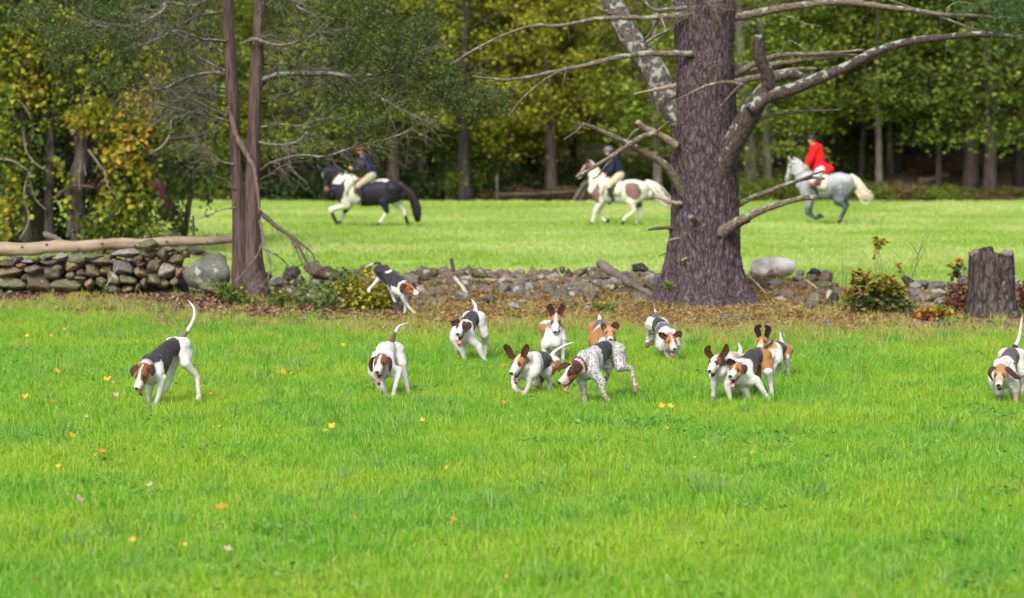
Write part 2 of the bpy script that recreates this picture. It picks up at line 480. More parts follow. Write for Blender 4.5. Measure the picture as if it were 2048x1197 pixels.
pts = scatter(34.5, 48.8, 44, 7, 1.5, lambda x, y: 0.60 * np.exp(-((y - edge(x) + 0.7) / 1.3) ** 2) + 0.05)
grass_on('dry_grass', pts, dry, 8, 0.7, 1.3, 'thin yellowing grass along the foot of the walls')
# ================================================================== STONES AND WALLS
def stone_mat(name, cols, moss=0.0, lichen=0.0):
    m, nt, out = new_mat(name)
    oi = N_(nt, 'ObjectInfo')
    c0 = ramp(nt, [(i / (len(cols) - 1), c) for i, c in enumerate(cols)], oi.outputs['Random'])
    tc = N_(nt, 'TexCoord')
    f = noise_n(nt, 3.5, 6, vec=tc.outputs['Object'])
    f2 = noise_n(nt, 26, 4)
    c = mixc(nt, 1.0, c0, ramp(nt, [(.3, rgb(.52, .5, .5)), (.7, rgb(1.25, 1.22, 1.15))], f), 'MULTIPLY')
    c = mixc(nt, 1.0, c, ramp(nt, [(.35, rgb(.75, .75, .75)), (.65, rgb(1.15, 1.15, 1.15))], f2), 'MULTIPLY')
    if moss:
        l = ramp(nt, [(.52, (0, 0, 0, 1)), (.68, (moss, moss, moss, 1))], noise_n(nt, 3.0, 4))
        c = mixc(nt, l, c, rgb(.10, .105, .035))
    if lichen:
        l = ramp(nt, [(.62, (0, 0, 0, 1)), (.66, (lichen, lichen, lichen, 1))], noise_n(nt, 5.0, 5))
        c = mixc(nt, l, c, rgb(.38, .41, .35))
    principled(nt, out, c, 0.9, 0.2, mathn(nt, 'ADD', f, mathn(nt, 'MULTIPLY', f2, 0.5)), 0.5, 0.03)
    return m
M_st_wall = stone_mat('wall_stone', [rgb(.10, .083, .06), rgb(.15, .125, .082), rgb(.14, .13, .105), rgb(.20, .165, .11), rgb(.17, .165, .145)], moss=.6, lichen=.5)
M_st_rub = stone_mat('rubble_stone', [rgb(.085, .068, .052), rgb(.14, .11, .085), rgb(.115, .10, .085), rgb(.19, .155, .12), rgb(.145, .135, .12)], moss=.5, lichen=.6)
M_st_pale = stone_mat('pale_stone', [rgb(.25, .24, .22), rgb(.32, .295, .26), rgb(.22, .225, .21)], lichen=.5)
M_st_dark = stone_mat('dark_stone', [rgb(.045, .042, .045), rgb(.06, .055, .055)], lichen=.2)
M_st_blue = stone_mat('blue_stone', [rgb(.12, .118, .115), rgb(.16, .155, .148)], lichen=.5)
M_st_tan = stone_mat('tan_stone', [rgb(.26, .185, .10), rgb(.22, .16, .10)], lichen=.3)
M_st_red = stone_mat('red_stone', [rgb(.17, .125, .10), rgb(.15, .115, .095)])
M_st_green = stone_mat('mossy_stone', [rgb(.13, .14, .075), rgb(.15, .155, .10)], moss=.5, lichen=.5)
M_boulder = stone_mat('grey_boulder', [rgb(.17, .18, .155), rgb(.17, .18, .155)], moss=.25, lichen=.8)
M_white_b = stone_mat('white_boulder', [rgb(.72, .69, .65), rgb(.72, .69, .65)])
def ico(sub):
    bm = bmesh.new()
    bmesh.ops.create_icosphere(bm, subdivisions=sub, radius=1.0)
    V = np.array([v.co[:] for v in bm.verts]); F = np.array([[v.index for v in f.verts] for f in bm.faces])
    bm.free()
    return V, F
ICO2, ICO3 = ico(2), ico(3)
def stone_shape(seed, base=ICO3, power=2.6, facets=6, rough=0.16):
    rng = np.random.default_rng(seed)
    V, F = base[0].copy(), base[1]
    p = power
    V /= (np.abs(V) ** p).sum(1)[:, None] ** (1 / p)
    for _ in range(facets + 7):                 # planes knocked off
        n = rng.normal(size=3); n /= np.linalg.norm(n)
        d = rng.uniform(0.62, 0.9)
        h = V @ n - d
        V -= np.clip(h, 0, None)[:, None] * n * 0.97
    o = seed * 7.3
    V *= (1 + rough * np.array([noise.fractal(Vector(v) * 1.3 + Vector((o, 0, 0)), 1.0, 2.0, 3) for v in V]))[:, None]
    return V / np.abs(V).max(0), F
_round = [stone_shape(100 + i, power=2.4 + 0.16 * (i % 5), facets=6 + i % 5, rough=.22) for i in range(12)]
_block = [stone_shape(200 + i, power=3.6, facets=8, rough=.17) for i in range(10)]
_point = []
for i in range(3):
    V, F = stone_shape(300 + i, power=2.3, facets=5)
    V = V.copy(); k = np.clip((V[:, 2] + 0.2) / 1.2, 0, 1); V[:, 0] *= 1 - 0.72 * k; V[:, 1] *= 1 - 0.6 * k
    _point.append((V, F))
_mesh_cache = {}
def stone(parent, cx, cy, w, h, Y, kind='r', mat=None, seed=0, depth=None, tilt=0.0, z_extra=0.0):
    """one stone, its outline w x h photo pixels about (cx, cy), standing Y metres away"""
    shapes = {'r': _round, 'b': _block, 'p': _point}[kind]
    i = seed % len(shapes)
    key = (kind, i, mat.name)
    if key not in _mesh_cache:
        mb = MB(); mb.add(*shapes[i])
        _mesh_cache[key] = mb.mesh('stone', mat)
    o = bpy.data.objects.new('stone', _mesh_cache[key])
    COL.objects.link(o)
    p = at(cx, cy, Y)
    if parent is not None:
        o.parent = parent
        p = p - root_loc(parent)
    o.location = p
    s = mpp(Y) * 0.5
    rw, rh = w * s, h * s
    o.scale = (rw, depth if depth else max(min(rw, rh * 1.6), 0.6 * rw), rh)
    o.rotation_euler = (0, tilt, 0)
    return o
def pick_mat(c, default):
    return {'': default, 'P': M_st_pale, 'D': M_st_dark, 'B': M_st_blue, 'T': M_st_tan, 'R': M_st_red, 'G': M_st_green, 'W': M_st_wall}[c]
def mound(name, parent, x0, x1, yc, half, top, mat, seed=0, n=60):
    """lumpy core behind the face stones, coloured dark so their gaps look shaded"""
    rng = np.random.default_rng(seed)
    X = np.linspace(x0, x1, n); T = np.linspace(-1, 1, 13)
    XX, TT = np.meshgrid(X, T, indexing='ij')
    hgt = np.interp(XX, [x0, x0 + .3, x1 - .3, x1], [0.0, 1, 1, 0.0])
    YY = yc + half * TT
    ZZ = gz(XX, YY) - 0.05 + top(XX) * hgt * (1 - np.abs(TT) ** 4)
    V = np.stack([XX, YY, ZZ], -1).reshape(-1, 3)
    V += rng.normal(0, .03, V.shape)
    i, j = np.meshgrid(np.arange(n - 1), np.arange(12), indexing='ij')
    mb = MB(); mb.add(V, np.stack([i * 13 + j, (i + 1) * 13 + j, (i + 1) * 13 + j + 1, i * 13 + j + 1], -1).reshape(-1, 4))
    return mb.build(name, mat, parent, smooth=False, kind='stuff')

# --- the laid wall on the left
Yw = 48.0
wall = thing('stone_wall', 'neat dry stone wall of rounded fieldstones under the log at left', 'stone wall', (-6.2, Yw, 0))
L1 = [(90,515,260,95,'b',''),(330,530,150,90,'b','T'),(150,625,370,150,'b',''),(500,590,290,150,'b',''),(820,605,370,230,'r',''),(215,795,390,190,'b','G'),(590,795,370,310,'r',''),(1020,815,500,190,'r','G'),(560,455,160,110,'r','G'),(430,465,220,60,'b','P'),(265,450,130,100,'r','B'),(760,480,290,120,'b',''),(935,400,160,110,'b','P'),(720,400,190,60,'b','B'),(1150,440,340,170,'r','G'),(1100,540,280,170,'r','T'),(1060,660,150,160,'p',''),(1220,650,150,130,'b',''),(1410,620,220,210,'r',''),(1605,590,180,165,'r','T'),(1540,465,270,140,'b',''),(1410,400,290,80,'b','G'),(1690,375,75,130,'b',''),(1345,800,150,170,'b','T'),(1530,785,210,150,'r','G'),(1725,735,180,200,'b','G'),(1190,715,180,70,'b',''),(285,945,150,110,'r',''),(440,920,180,60,'b','D'),(150,955,170,110,'r',''),(20,960,120,110,'r',''),(380,710,70,130,'r','R'),(830,930,120,150,'r','R'),(1120,985,300,150,'b','T'),(1770,480,230,110,'b','B'),(1720,890,180,120,'b','G'),(-60,620,160,150,'r',''),(-80,800,190,190,'b',''),(-60,950,150,110,'r',''),(-90,500,180,110,'b','')]
L2 = [(260,345,410,140,'b','P'),(610,360,270,140,'b','G'),(440,440,190,150,'r',''),(480,510,150,110,'b','R'),(215,570,300,230,'r','B'),(670,525,200,240,'r',''),(805,390,200,190,'r',''),(1015,440,260,200,'r',''),(885,290,260,100,'b',''),(1060,280,200,80,'b','G'),(1130,350,150,120,'r','T'),(1280,335,250,80,'b','D'),(850,605,250,210,'b','P'),(1050,640,160,165,'r','T'),(490,645,240,180,'b','T'),(290,745,240,140,'b','G'),(680,750,200,180,'r','G'),(800,790,200,160,'p','G'),(525,815,130,180,'r',''),(280,885,220,130,'r','T'),(430,860,90,120,'r','G'),(1000,770,180,120,'r',''),(85,890,180,120,'r','')]
rng = np.random.default_rng(11)
for k, (L, ox) in enumerate(((L1, 0), (L2, 220))):
    for q, (cx, cy_, w_, h_, kd, c) in enumerate(L):
        f = 7.48
        stone(wall, ox + cx / f, 460 + cy_ / f, w_ / f * 1.17, h_ / f * 1.19, Yw + rng.uniform(-.07, .05), kd, pick_mat(c, M_st_wall), k * 50 + q, depth=0.26, tilt=rng.normal(0, .05))
x0, x1 = at(-60, 560, Yw).x, at(372, 560, Yw).x
mound('gap_shade_fill', wall, x0, x1, Yw + .42, .36, lambda x: 0.60 + 0 * x, M_st_dark, 1)  # core added inside the wall, its dark colour stands for shade between stones
for q in range(26):                            # the far face and the wall's continuation out of frame
    px = -140 + q * 20; 
    stone(wall, px, 540 + 14 * (q % 2), 44, 60, Yw + .85, 'b' if q % 2 else 'r', M_st_wall, q, depth=.2)
tag(stone(None, 297.5, 490, 44, 27, Yw - .12, 'b', M_st_green, 3, depth=.22), 'flat grey green stone lying against the log on top of the left wall', 'stone').name = 'top_stone'

# --- the two big boulders
def boulder(name, cx, cy_, w_, h_, Y, mat, seed, label, depth, power=2.8, rough=.1):
    V, F = stone_shape(seed, ICO3, power, -3, rough)
    mb = MB(); c = at(cx, cy_, Y); s = mpp(Y) * .5
    mb.add(V * np.array([w_ * s, depth, h_ * s]), F)
    o = mb.build(name, mat)
    o.location = c
    return tag(o, label, 'boulder')
boulder('boulder', 416, 543, 98, 72, 47.7, M_boulder, 44, 'large grey boulder at the end of the left wall beside the twin trunks', .42)
boulder('slab_stone', 425, 577, 58, 27, 46.6, M_st_wall, 43, 'dark flat slab of stone below the large grey boulder', .26)
wb = boulder('boulder', 1546, 535, 93, 44, 47.6, M_white_b, 46, 'big white rounded boulder on the rubble right of the pine', .38, 2.5)

# --- tumbled wall in the middle and on the right
midwall = thing('tumbled_wall', 'tumbled stone wall of loose grey stones between the twin trunks and the pine', 'stone wall', (0, 47.2, 0.2))
rightwall = thing('tumbled_wall', 'tumbled stone wall of loose grey stones right of the pine', 'stone wall', (5.5, 47.2, 0.1))
farwall = thing('tumbled_wall', 'low heap of pale stones between the oak bush and the stump', 'stone wall', (7.0, 46.5, 0.05))
C4 = [(50,355,140,80,'r',''),(340,330,150,130,'r',''),(500,330,210,140,'r',''),(620,370,130,110,'r',''),(225,420,150,80,'b',''),(835,330,170,200,'p',''),(1020,350,220,150,'r',''),(1205,385,170,70,'r',''),(1430,360,240,90,'b','B'),(1620,330,140,80,'r','P'),(1790,340,200,160,'p',''),(1960,360,160,100,'r','P'),(720,390,120,90,'r',''),(390,590,220,90,'r','B'),(600,560,130,90,'r',''),(720,550,160,100,'b',''),(600,650,130,110,'b',''),(720,640,170,80,'b',''),(840,500,140,120,'r',''),(1060,495,190,90,'r','D'),(950,590,200,110,'b',''),(1260,530,100,90,'r',''),(1380,570,180,160,'r','B'),(1350,450,170,80,'b','P'),(1500,450,150,80,'b','P'),(1550,590,160,150,'r','B'),(1620,590,110,150,'r','B'),(1750,560,150,160,'b','P'),(1790,440,170,90,'r',''),(1500,670,170,90,'r',''),(1730,720,160,110,'r',''),(1640,770,170,90,'b',''),(1170,730,230,140,'r',''),(340,780,170,130,'r','B'),(250,650,220,130,'b',''),(1500,820,130,90,'r','P'),(1570,850,100,100,'b','P'),(1850,640,110,90,'r',''),(1860,550,100,110,'r',''),(170,560,100,90,'r',''),(150,790,130,110,'r','B'),(760,720,200,80,'b',''),(990,770,120,80,'r',''),(450,480,130,70,'b','R'),(640,450,140,60,'b','T'),(1190,440,160,50,'b','P'),(100,700,150,110,'r',''),(520,740,150,90,'r','')]
C5 = [(220,340,110,110,'r',''),(320,290,90,100,'r',''),(410,350,130,130,'p','D'),(570,345,190,110,'r',''),(760,300,170,110,'r',''),(1000,270,170,110,'b',''),(1470,270,220,130,'r','D'),(1490,350,170,60,'b',''),(1310,355,80,70,'r','P'),(1370,390,110,80,'r',''),(240,460,220,120,'b','T'),(410,500,110,70,'r',''),(510,510,110,120,'b',''),(600,520,130,110,'r',''),(890,510,130,110,'b','B'),(1040,570,170,130,'r',''),(740,610,240,120,'b',''),(760,710,200,120,'r',''),(140,590,160,160,'r','B'),(280,660,240,160,'b',''),(400,620,180,90,'b',''),(400,740,160,120,'r',''),(460,810,180,120,'r',''),(700,860,190,70,'r','P'),(1100,420,110,90,'b',''),(1210,490,120,100,'b',''),(1420,440,160,80,'b','R'),(660,440,120,70,'b','T'),(840,410,130,90,'r',''),(950,340,120,90,'r',''),(970,400,150,80,'b',''),(230,720,150,100,'r','')]
C3 = [(1130,560,210,160,'r',''),(870,620,180,140,'r',''),(730,710,210,100,'b','P'),(960,700,130,100,'r',''),(1290,610,140,70,'b','B'),(1220,680,200,90,'b',''),(1400,670,120,80,'b','R'),(1390,740,150,90,'r','P'),(1190,790,180,110,'r',''),(1100,880,150,160,'b',''),(1290,890,180,90,'r',''),(1450,850,110,100,'r','B'),(1300,950,160,80,'b',''),(1050,760,160,80,'b',''),(600,640,120,80,'r',''),(1570,700,100,80,'r','P'),(1630,640,80,80,'r',''),(840,760,160,90,'r',''),(1380,860,100,60,'b',''),(950,850,120,80,'r','')]
CX = [(690,560,52,32,'r',''),(722,547,44,26,'b',''),(745,575,48,38,'r',''),(680,602,46,30,'r','B'),(848,546,40,22,'r',''),(736,607,48,32,'b',''),(800,612,46,32,'r',''),(760,600,40,30,'r',''),(778,556,44,28,'b',''),(700,585,40,26,'b',''),(655,548,40,26,'r',''),(818,560,44,26,'r',''),(805,590,40,30,'b','')]
C6 = [(390,410,130,120,'b','T'),(420,530,150,130,'b','B'),(440,640,110,90,'r',''),(560,660,170,130,'r',''),(705,475,150,90,'r','P'),(745,550,130,100,'r',''),(870,455,160,110,'r',''),(1020,450,170,140,'r','R'),(890,385,150,80,'r','D'),(970,550,240,110,'r','G'),(1080,590,90,90,'r',''),(1180,640,160,110,'r',''),(1320,660,120,70,'r','P'),(1120,710,130,130,'r','D'),(1080,770,90,90,'r','D'),(715,730,150,120,'r',''),(830,800,110,120,'r','B'),(900,730,160,160,'r',''),(630,600,90,90,'r',''),(720,400,90,70,'r','P'),(290,570,140,100,'r','D'),(320,640,110,60,'b','T'),(160,590,80,60,'r','P'),(150,390,80,60,'r','T'),(200,470,110,70,'b','')]
C7 = [(600,660,140,90,'b','T'),(720,690,140,100,'r','B'),(830,745,210,90,'r',''),(700,610,160,90,'b','P'),(630,560,130,90,'b','D'),(780,580,140,70,'r','B'),(920,610,200,90,'b','B'),(960,680,160,70,'b','P'),(1000,760,100,70,'r',''),(880,670,160,50,'b','T'),(1230,560,110,120,'r','B'),(1790,580,100,140,'r','B'),(720,770,110,90,'r',''),(1020,820,70,70,'r','D'),(1130,620,120,100,'r','B'),(1140,720,120,90,'r',''),(1860,640,100,90,'r','')]
rng = np.random.default_rng(12)
def rubble(par, L, f, ox, oy, seed):
    for q, (cx, cy_, w_, h_, kd, c) in enumerate(L):
        px, py, w2, h2 = ox + cx / f, oy + cy_ / f, w_ / f * 1.22, h_ / f * 1.32
        p = ground_hit(px, py + h2 * .33, 47.9)
        Y = p.y + rng.uniform(0, .12)
        stone(par, px, py, w2, h2, Y, kd, pick_mat(c, M_st_rub), seed + q, tilt=rng.normal(0, .16))
rubble(midwall, C4, 7.314, 820, 500, 0)
rubble(midwall, C5, 7.314, 1080, 500, 60)
rubble(midwall, C3, 5.7, 430, 440, 110)
rubble(midwall, CX, 1.0, 0, 0, 140)
rubble(rightwall, C6, 5.986, 1480, 480, 160)
rubble(farwall, C7, 5.44, 1700, 460, 200)
for q in range(128):                           # lesser stones between the listed ones
    px = rng.uniform(545, 1320); y = 47.6 - 2.3 * rng.random() ** 1.5; x = (px - 1024) * y / FPX
    pz = 266 + (CAM_H - G(x, y)) * FPX / y
    w2 = rng.uniform(18, 40)
    stone(midwall, px, pz - w2 * .14, w2, w2 * rng.uniform(.55, .8), y, 'rb'[q % 2], (M_st_rub, M_st_rub, M_st_blue, M_st_pale, M_st_red)[q % 5], q, tilt=rng.normal(0, .2))
for q in range(22):
    px = rng.uniform(1495, 1690) if q < 14 else rng.uniform(1810, 1935); y = rng.uniform(45.0, 47.2); x = (px - 1024) * y / FPX
    pz = 266 + (CAM_H - G(x, y)) * FPX / y
    w2 = rng.uniform(14, 28)
    stone(rightwall if q < 14 else farwall, px, pz - w2 * .14, w2, w2 * rng.uniform(.55, .8), y, 'rb'[q % 2], (M_st_rub, M_st_rub, M_st_blue, M_st_pale)[q % 4], q, tilt=rng.normal(0, .2))
for q in range(40):                            # back of the heap
    px = 560 + q * 28 + rng.uniform(-6, 6)
    if 1330 < px < 1480: continue
    y = 48.1 + rng.uniform(0, .5); x = (px - 1024) * y / FPX
    pz = 266 + (CAM_H - G(x, y)) * FPX / y
    stone(midwall if px < 1400 else rightwall, px, pz - 6, rng.uniform(34, 52), rng.uniform(20, 32), y, 'r', M_st_rub, q)

# ================================================================== LOG, STICKS AND DEAD WOOD
def wood_mat(name, a, b, sc=20, st=(.12, 1, 1)):
    m, nt, out = new_mat(name)
    f = noise_n(nt, sc, 5, stretch=st); f2 = noise_n(nt, 2.2, 3)
    c = ramp(nt, [(.3, a), (.7, b)], mathn(nt, 'ADD', mathn(nt, 'MULTIPLY', f, .5), mathn(nt, 'MULTIPLY', f2, .5)))
    principled(nt, out, c, .75, .25, f, .4, .01)
    return m
M_log = wood_mat('peeled_log', rgb(.13, .095, .065), rgb(.42, .335, .235))
M_knot = wood_mat('log_knot', rgb(.06, .045, .03), rgb(.12, .085, .055))
M_grey = wood_mat('grey_dead_wood', rgb(.075, .06, .05), rgb(.22, .185, .15))
M_paledead = wood_mat('pale_dead_wood', rgb(.30, .25, .20), rgb(.52, .45, .36))
M_darkdead = wood_mat('dark_dead_wood', rgb(.04, .03, .028), rgb(.11, .085, .07))
rng = np.random.default_rng(21)
log = thing('log', 'long peeled tan log lying along the top of the left wall', 'log', at(220, 489, Yw))
P = spline([at(-260, 503, Yw), at(0, 500, Yw), at(110, 495, Yw), at(220, 489, Yw), at(340, 484, Yw), at(420, 481, Yw), at(492, 478, Yw + .15)], 60)
P[:, 2] += 0.012 * np.sin(np.arange(60) * .7) + rng.normal(0, .004, 60)
rr = np.interp(np.linspace(0, 1, 60), [0, .35, .65, 1], [.125, .118, .09, .068]) * (1 + .05 * np.sin(np.arange(60) * 1.3))
mb = MB(); mb.tube(P, rr, 16, jitter=.05, rng=rng); mb.build('trunk', M_log, log)
for kx, ky in ((93, 489), (157, 499), (204, 487), (44, 494), (333, 483), (415, 485), (270, 492), (12, 511)):
    c = at(kx, ky, Yw - .11); mb = MB(); mb.ellipsoid(c, (.022, .022, .018), nu=5, nv=8); mb.build('knot', M_knot, log)
for kx, ky in ((203, 480), (289, 477), (404, 472), (433, 470), (243, 480)):
    c = at(kx, ky, Yw); mb = MB(); mb.tube([c - Vector((0, 0, .03)), c + Vector((.01, 0, .045))], [.025, .015], 6); mb.build('branch_stub', M_log, log)

def stick(name, pts, r0, r1, mat, label, cat, Y=None, seg=7, kids=()):
    """pts: photo pixels (x, y[, Y]); lies where it is drawn, Y metres away or on the ground"""
    W = []
    for p in pts:
        if len(p) == 3: W.append(at(*p))
        elif Y: W.append(at(p[0], p[1], Y))
        else: W.append(ground_hit(p[0], p[1], 47.8) + Vector((0, 0, r0)))
    n = max(8, len(W) * 5)
    P = spline(W, n)
    rg = np.random.default_rng(int(pts[0][0] * 7 + pts[0][1]))
    P += rg.normal(0, r0 * .12, P.shape)
    mb = MB(); mb.tube(P, np.linspace(r0, r1, n), seg, jitter=.15, rng=rg)
    o = mb.build(name, mat)
    return tag(o, label, cat)
stick('fallen_log', [(1200, 531, 47.5), (1228, 545, 47.0), (1260, 566, 46.2), (1290, 583, 45.6), (1312, 598, 45.0)], .085, .04, M_grey, 'grey rotten log lying slanted down the rubble left of the pine', 'log')
stick('dead_pole', [(902, 517, 46.6), (907, 543, 46.6)], .028, .034, M_darkdead, 'short black upright stick on top of the tumbled wall', 'stick')
stick('dead_pole', [(909, 556, 46.3), (925, 575, 46.0), (938, 597, 45.6), (943, 612, 45.3)], .03, .04, M_paledead, 'pale bare pole leaning on the tumbled wall behind the panting hound', 'stick')
stick('dead_pole', [(930, 574, 46.2), (946, 590, 45.8), (962, 610, 45.2)], .04, .035, M_darkdead, 'dark pole leaning beside the pale pole on the tumbled wall', 'stick')
stick('dead_branch', [(1335, 645), (1400, 648), (1480, 652)], .02, .014, M_paledead, 'long pale dead branch lying in front of the pine', 'stick')
stick('dead_branch', [(1462, 657), (1510, 655), (1572, 653)], .03, .026, M_grey, 'straight grey dead branch lying right of the pine foot', 'stick')
stick('dead_branch', [(1448, 643), (1475, 640), (1502, 645)], .045, .03, M_grey, 'thick grey piece of branch lying just below the pine trunk', 'stick')
stick('dead_branch', [(1368, 627), (1378, 632), (1389, 638)], .03, .02, M_paledead, 'short pale stick on the needles below the pine', 'stick')
stick('dead_branch', [(1220, 617), (1255, 615), (1290, 611)], .035, .02, M_darkdead, 'dark stick lying flat on the needles left of the pine', 'stick')
stick('dead_branch', [(1495, 548, 46.6), (1520, 575, 46.0), (1545, 600, 45.3), (1556, 606, 45.2)], .018, .012, M_paledead, 'thin pale dead branch sloping over the rubble right of the pine', 'stick')
stick('dead_branch', [(1612, 560, 46.6), (1650, 590, 46.0), (1685, 612, 45.4)], .016, .01, M_paledead, 'thin tan branch lying across the right hand rubble', 'stick')
stick('splinter', [(1659, 585, 45.7), (1653, 612, 45.4)], .05, .012, M_paledead, 'pale upright wood splinter in front of the right hand rubble', 'stick')
stick('dead_branch', [(1655, 652), (1662, 664)], .045, .025, M_grey, 'short grey chunk of branch lying in the grass edge at right', 'stick')
stick('dead_branch', [(442, 620), (450, 608), (462, 600)], .016, .01, M_grey, 'small curved dead twig at the foot of the twin trunks', 'stick')
stick('dead_branch', [(425, 588), (445, 583), (462, 576)], .03, .022, M_darkdead, 'dark branch lying under the slab of stone', 'stick')
stick('dead_branch', [(88, 470, 49.2), (105, 474, 49.1), (122, 482, 49.0)], .06, .045, M_grey, 'broken grey branch end poking out above the log', 'stick')
stick('dead_branch', [(2000, 648), (2025, 655), (2046, 662)], .03, .02, M_grey, 'grey root like branch lying right of the stump', 'stick')
stick('dry_stalk', [(206, 586, 47.6), (220, 560, 47.6), (235, 535, 47.6)], .009, .005, M_paledead, 'single pale dry stalk leaning on the left wall', 'stalk')
stick('dead_branch', [(1115, 572, 46), (1130, 590, 45.5)], .012, .01, M_paledead, 'tiny pale twig sticking out of the middle rubble', 'stick')
stick('dead_branch', [(1285, 568, 46.4), (1300, 575, 46.), (1330, 600, 45.)], .014, .01, M_darkdead, 'thin dark twig beside the slanted log', 'stick')
stick('mullein_stalk', [(387, 472, 50.5), (387, 455, 50.5), (386, 432, 50.5)], .022, .018, M_darkdead, 'dark dead mullein stalk standing behind the log', 'stalk')

# ================================================================== LITTER
def litter(name, n, pxr, pyr, size, mat, seed, label, aspect=.7, dens=None, thin=False):
    rng = np.random.default_rng(seed)
    px, py = rng.uniform(*pxr, n * 6), rng.uniform(*pyr, n * 6)
    if dens is not None:
        k = rng.random(n * 6) < dens(px, py)
        px, py = px[k], py[k]
    px, py = px[:n], py[:n]; n = len(px)
    dz = -_sp + (598.5 - py) / FPX * _cp; dy = _cp + (598.5 - py) / FPX * _sp
    z = np.zeros(n)
    for _ in range(6):
        y = np.clip((z - CAM_H) / dz * dy, 0, 48.5); x = (px - 1024) / FPX * y / dy
        z = .5 * z + .5 * gz(x, y)
    C = np.stack([x, y, z], -1)
    C[:, :2] += rng.normal(0, .08, (n, 2))
    C[:, 2] = gz(C[:, 0], C[:, 1]) + rng.uniform(0.005, .05, n)
    mb = MB()
    leaves(mb, C, size, rng, aspect, .35, 'diamond', 0, .3)
    return tag(mb.build(name, mat, kind='stuff'), label, 'litter')
M_lit = leaf_mat('brown_leaf', [(0, rgb(.07, .035, .025)), (.5, rgb(.17, .085, .06)), (.85, rgb(.30, .17, .12)), (1, rgb(.45, .33, .22))], .15)
M_ndl = leaf_mat('pine_needle', [(0, rgb(.24, .14, .05)), (.5, rgb(.46, .31, .12)), (.9, rgb(.62, .46, .22)), (1, rgb(.68, .56, .33))], .15)
litter('leaf_litter', 12000, (-60, 800), (585, 660), .075, M_lit, 31, 'reddish brown dead leaves lying along the foot of the left wall', dens=lambda x, y: 1 - sm(0, 14, y - (614 + 30 * sm(100, 420, x) - 8 * np.sin(x * .03))))
litter('leaf_litter', 4500, (640, 2048), (560, 668), .07, M_lit, 32, 'brown dead leaves lying among the tumbled stones', dens=lambda x, y: .8 + 0 * x)
litter('pine_needles', 46000, (700, 1800), (535, 682), .11, M_ndl, 33, 'straw coloured pine needles covering the ground round the pine', aspect=.09, dens=lambda x, y: (1 - sm(652, 682, y)) * (0.45 + .55 * np.exp(-((x - 1400) / 260) ** 2)))
# ================================================================== THE BIG PINE
M_pbark = bark_mat('pine_bark', rgb(.040, .028, .034), rgb(.145, .104, .112), 34, (1, 1, .28), lichen=rgb(.17, .17, .155), lich_amt=.66, bstr=1.0, lich_up=.05, cracks=(15, (1, 1, .20)))
M_plimb = bark_mat('pine_limb_bark', rgb(.026, .02, .018), rgb(.095, .073, .062), 26, (1, 1, .6), lichen=rgb(.30, .35, .28), lich_amt=.62, lich_up=.17)
M_plich = bark_mat('lichened_limb_bark', rgb(.04, .033, .03), rgb(.14, .115, .10), 22, (1, 1, .6), lichen=rgb(.34, .38, .31), lich_amt=.52, lich_up=.05)
M_pdead = bark_mat('pine_dead_branch', rgb(.06, .048, .036), rgb(.20, .165, .12), 30, (.5, 1, 1), lichen=rgb(.30, .34, .27), lich_amt=.60, lich_up=.1)
M_ptan = bark_mat('bare_pine_wood', rgb(.17, .125, .085), rgb(.36, .29, .21), 30, (.5, 1, 1))
Yp = 44.9
M_cgrey0 = bark_mat('grey_pine_twig', rgb(.10, .085, .07), rgb(.26, .23, .19), 30, (.6, .6, .6))
pc = Vector(((1408 - 1024) * Yp / FPX, Yp, 0))
pine = thing('pine_tree', 'massive old pine with thick furrowed trunk and bare broken limbs', 'tree', pc)
def furrowed_trunk(name, centre, zs, rs, cxs, lobes, seed, mat, parent, nth=150, amp=.045, flare=.0):
    V = []
    rows = np.concatenate([np.linspace(-.3, 1.6, 80), np.linspace(1.62, zs[-1], 130)])
    th = np.linspace(0, 2 * np.pi, nth, endpoint=False)
    for z in rows:
        r = np.interp(z, zs, rs); cx = np.interp(z, zs, cxs)
        k = math.exp(-max(z, 0) / .42)
        for t in th:
            q = r
            for (a, wdt, A) in lobes:
                d = (t - a + math.pi) % (2 * math.pi) - math.pi
                q += A * k * math.exp(-(d / wdt) ** 2)
            n1 = noise.fractal(Vector((math.cos(t) * 9 + seed, math.sin(t) * 9, z * 1.6)), .9, 2.0, 3)
            n2 = noise.fractal(Vector((math.cos(t) * 26 + seed, math.sin(t) * 26, z * 7)), .9, 2.0, 2)
            n3 = noise.noise(Vector((math.cos(t) * 1.4 + seed, math.sin(t) * 1.4, z * .9)))
            q += amp * (-abs(n1) * 1.0 + n2 * .45) + .05 * n3
            V.append((centre[0] + cx + q * math.cos(t), centre[1] + q * math.sin(t), z))
    i, j = np.meshgrid(np.arange(len(rows) - 1), np.arange(nth), indexing='ij')
    j2 = (j + 1) % nth
    mb = MB(); mb.add(np.array(V), np.stack([i * nth + j, i * nth + j2, (i + 1) * nth + j2, (i + 1) * nth + j], -1).reshape(-1, 4))
    return mb.build(name, mat, parent)
zof = lambda py: CAM_H + (266 - py) * Yp / FPX
m_ = mpp(Yp)
zs = [-.3, .05, .25, .55, .85, 1.25, 1.6, 2.0, 2.4, 2.8, 3.3, 4.0, 4.9, 7, 10, 13]
rs = [.66, .66, .62, .58, .555, .545, .535, .53, .535, .535, .505, .46, .46, .43, .38, .3]
cxs = [0, 0, 0, -.01, .0, .015, .01, .01, .02, .03, .02, 0, 0, .02, .05, .1]
furrowed_trunk('trunk', pc, zs, rs, cxs, [(math.radians(178), .30, .36), (math.radians(248), .42, .18), (math.radians(288), .33, .16), (math.radians(335), .36, .38), (math.radians(20), .3, .25), (math.radians(120), .4, .3)], 3, M_pbark, pine)
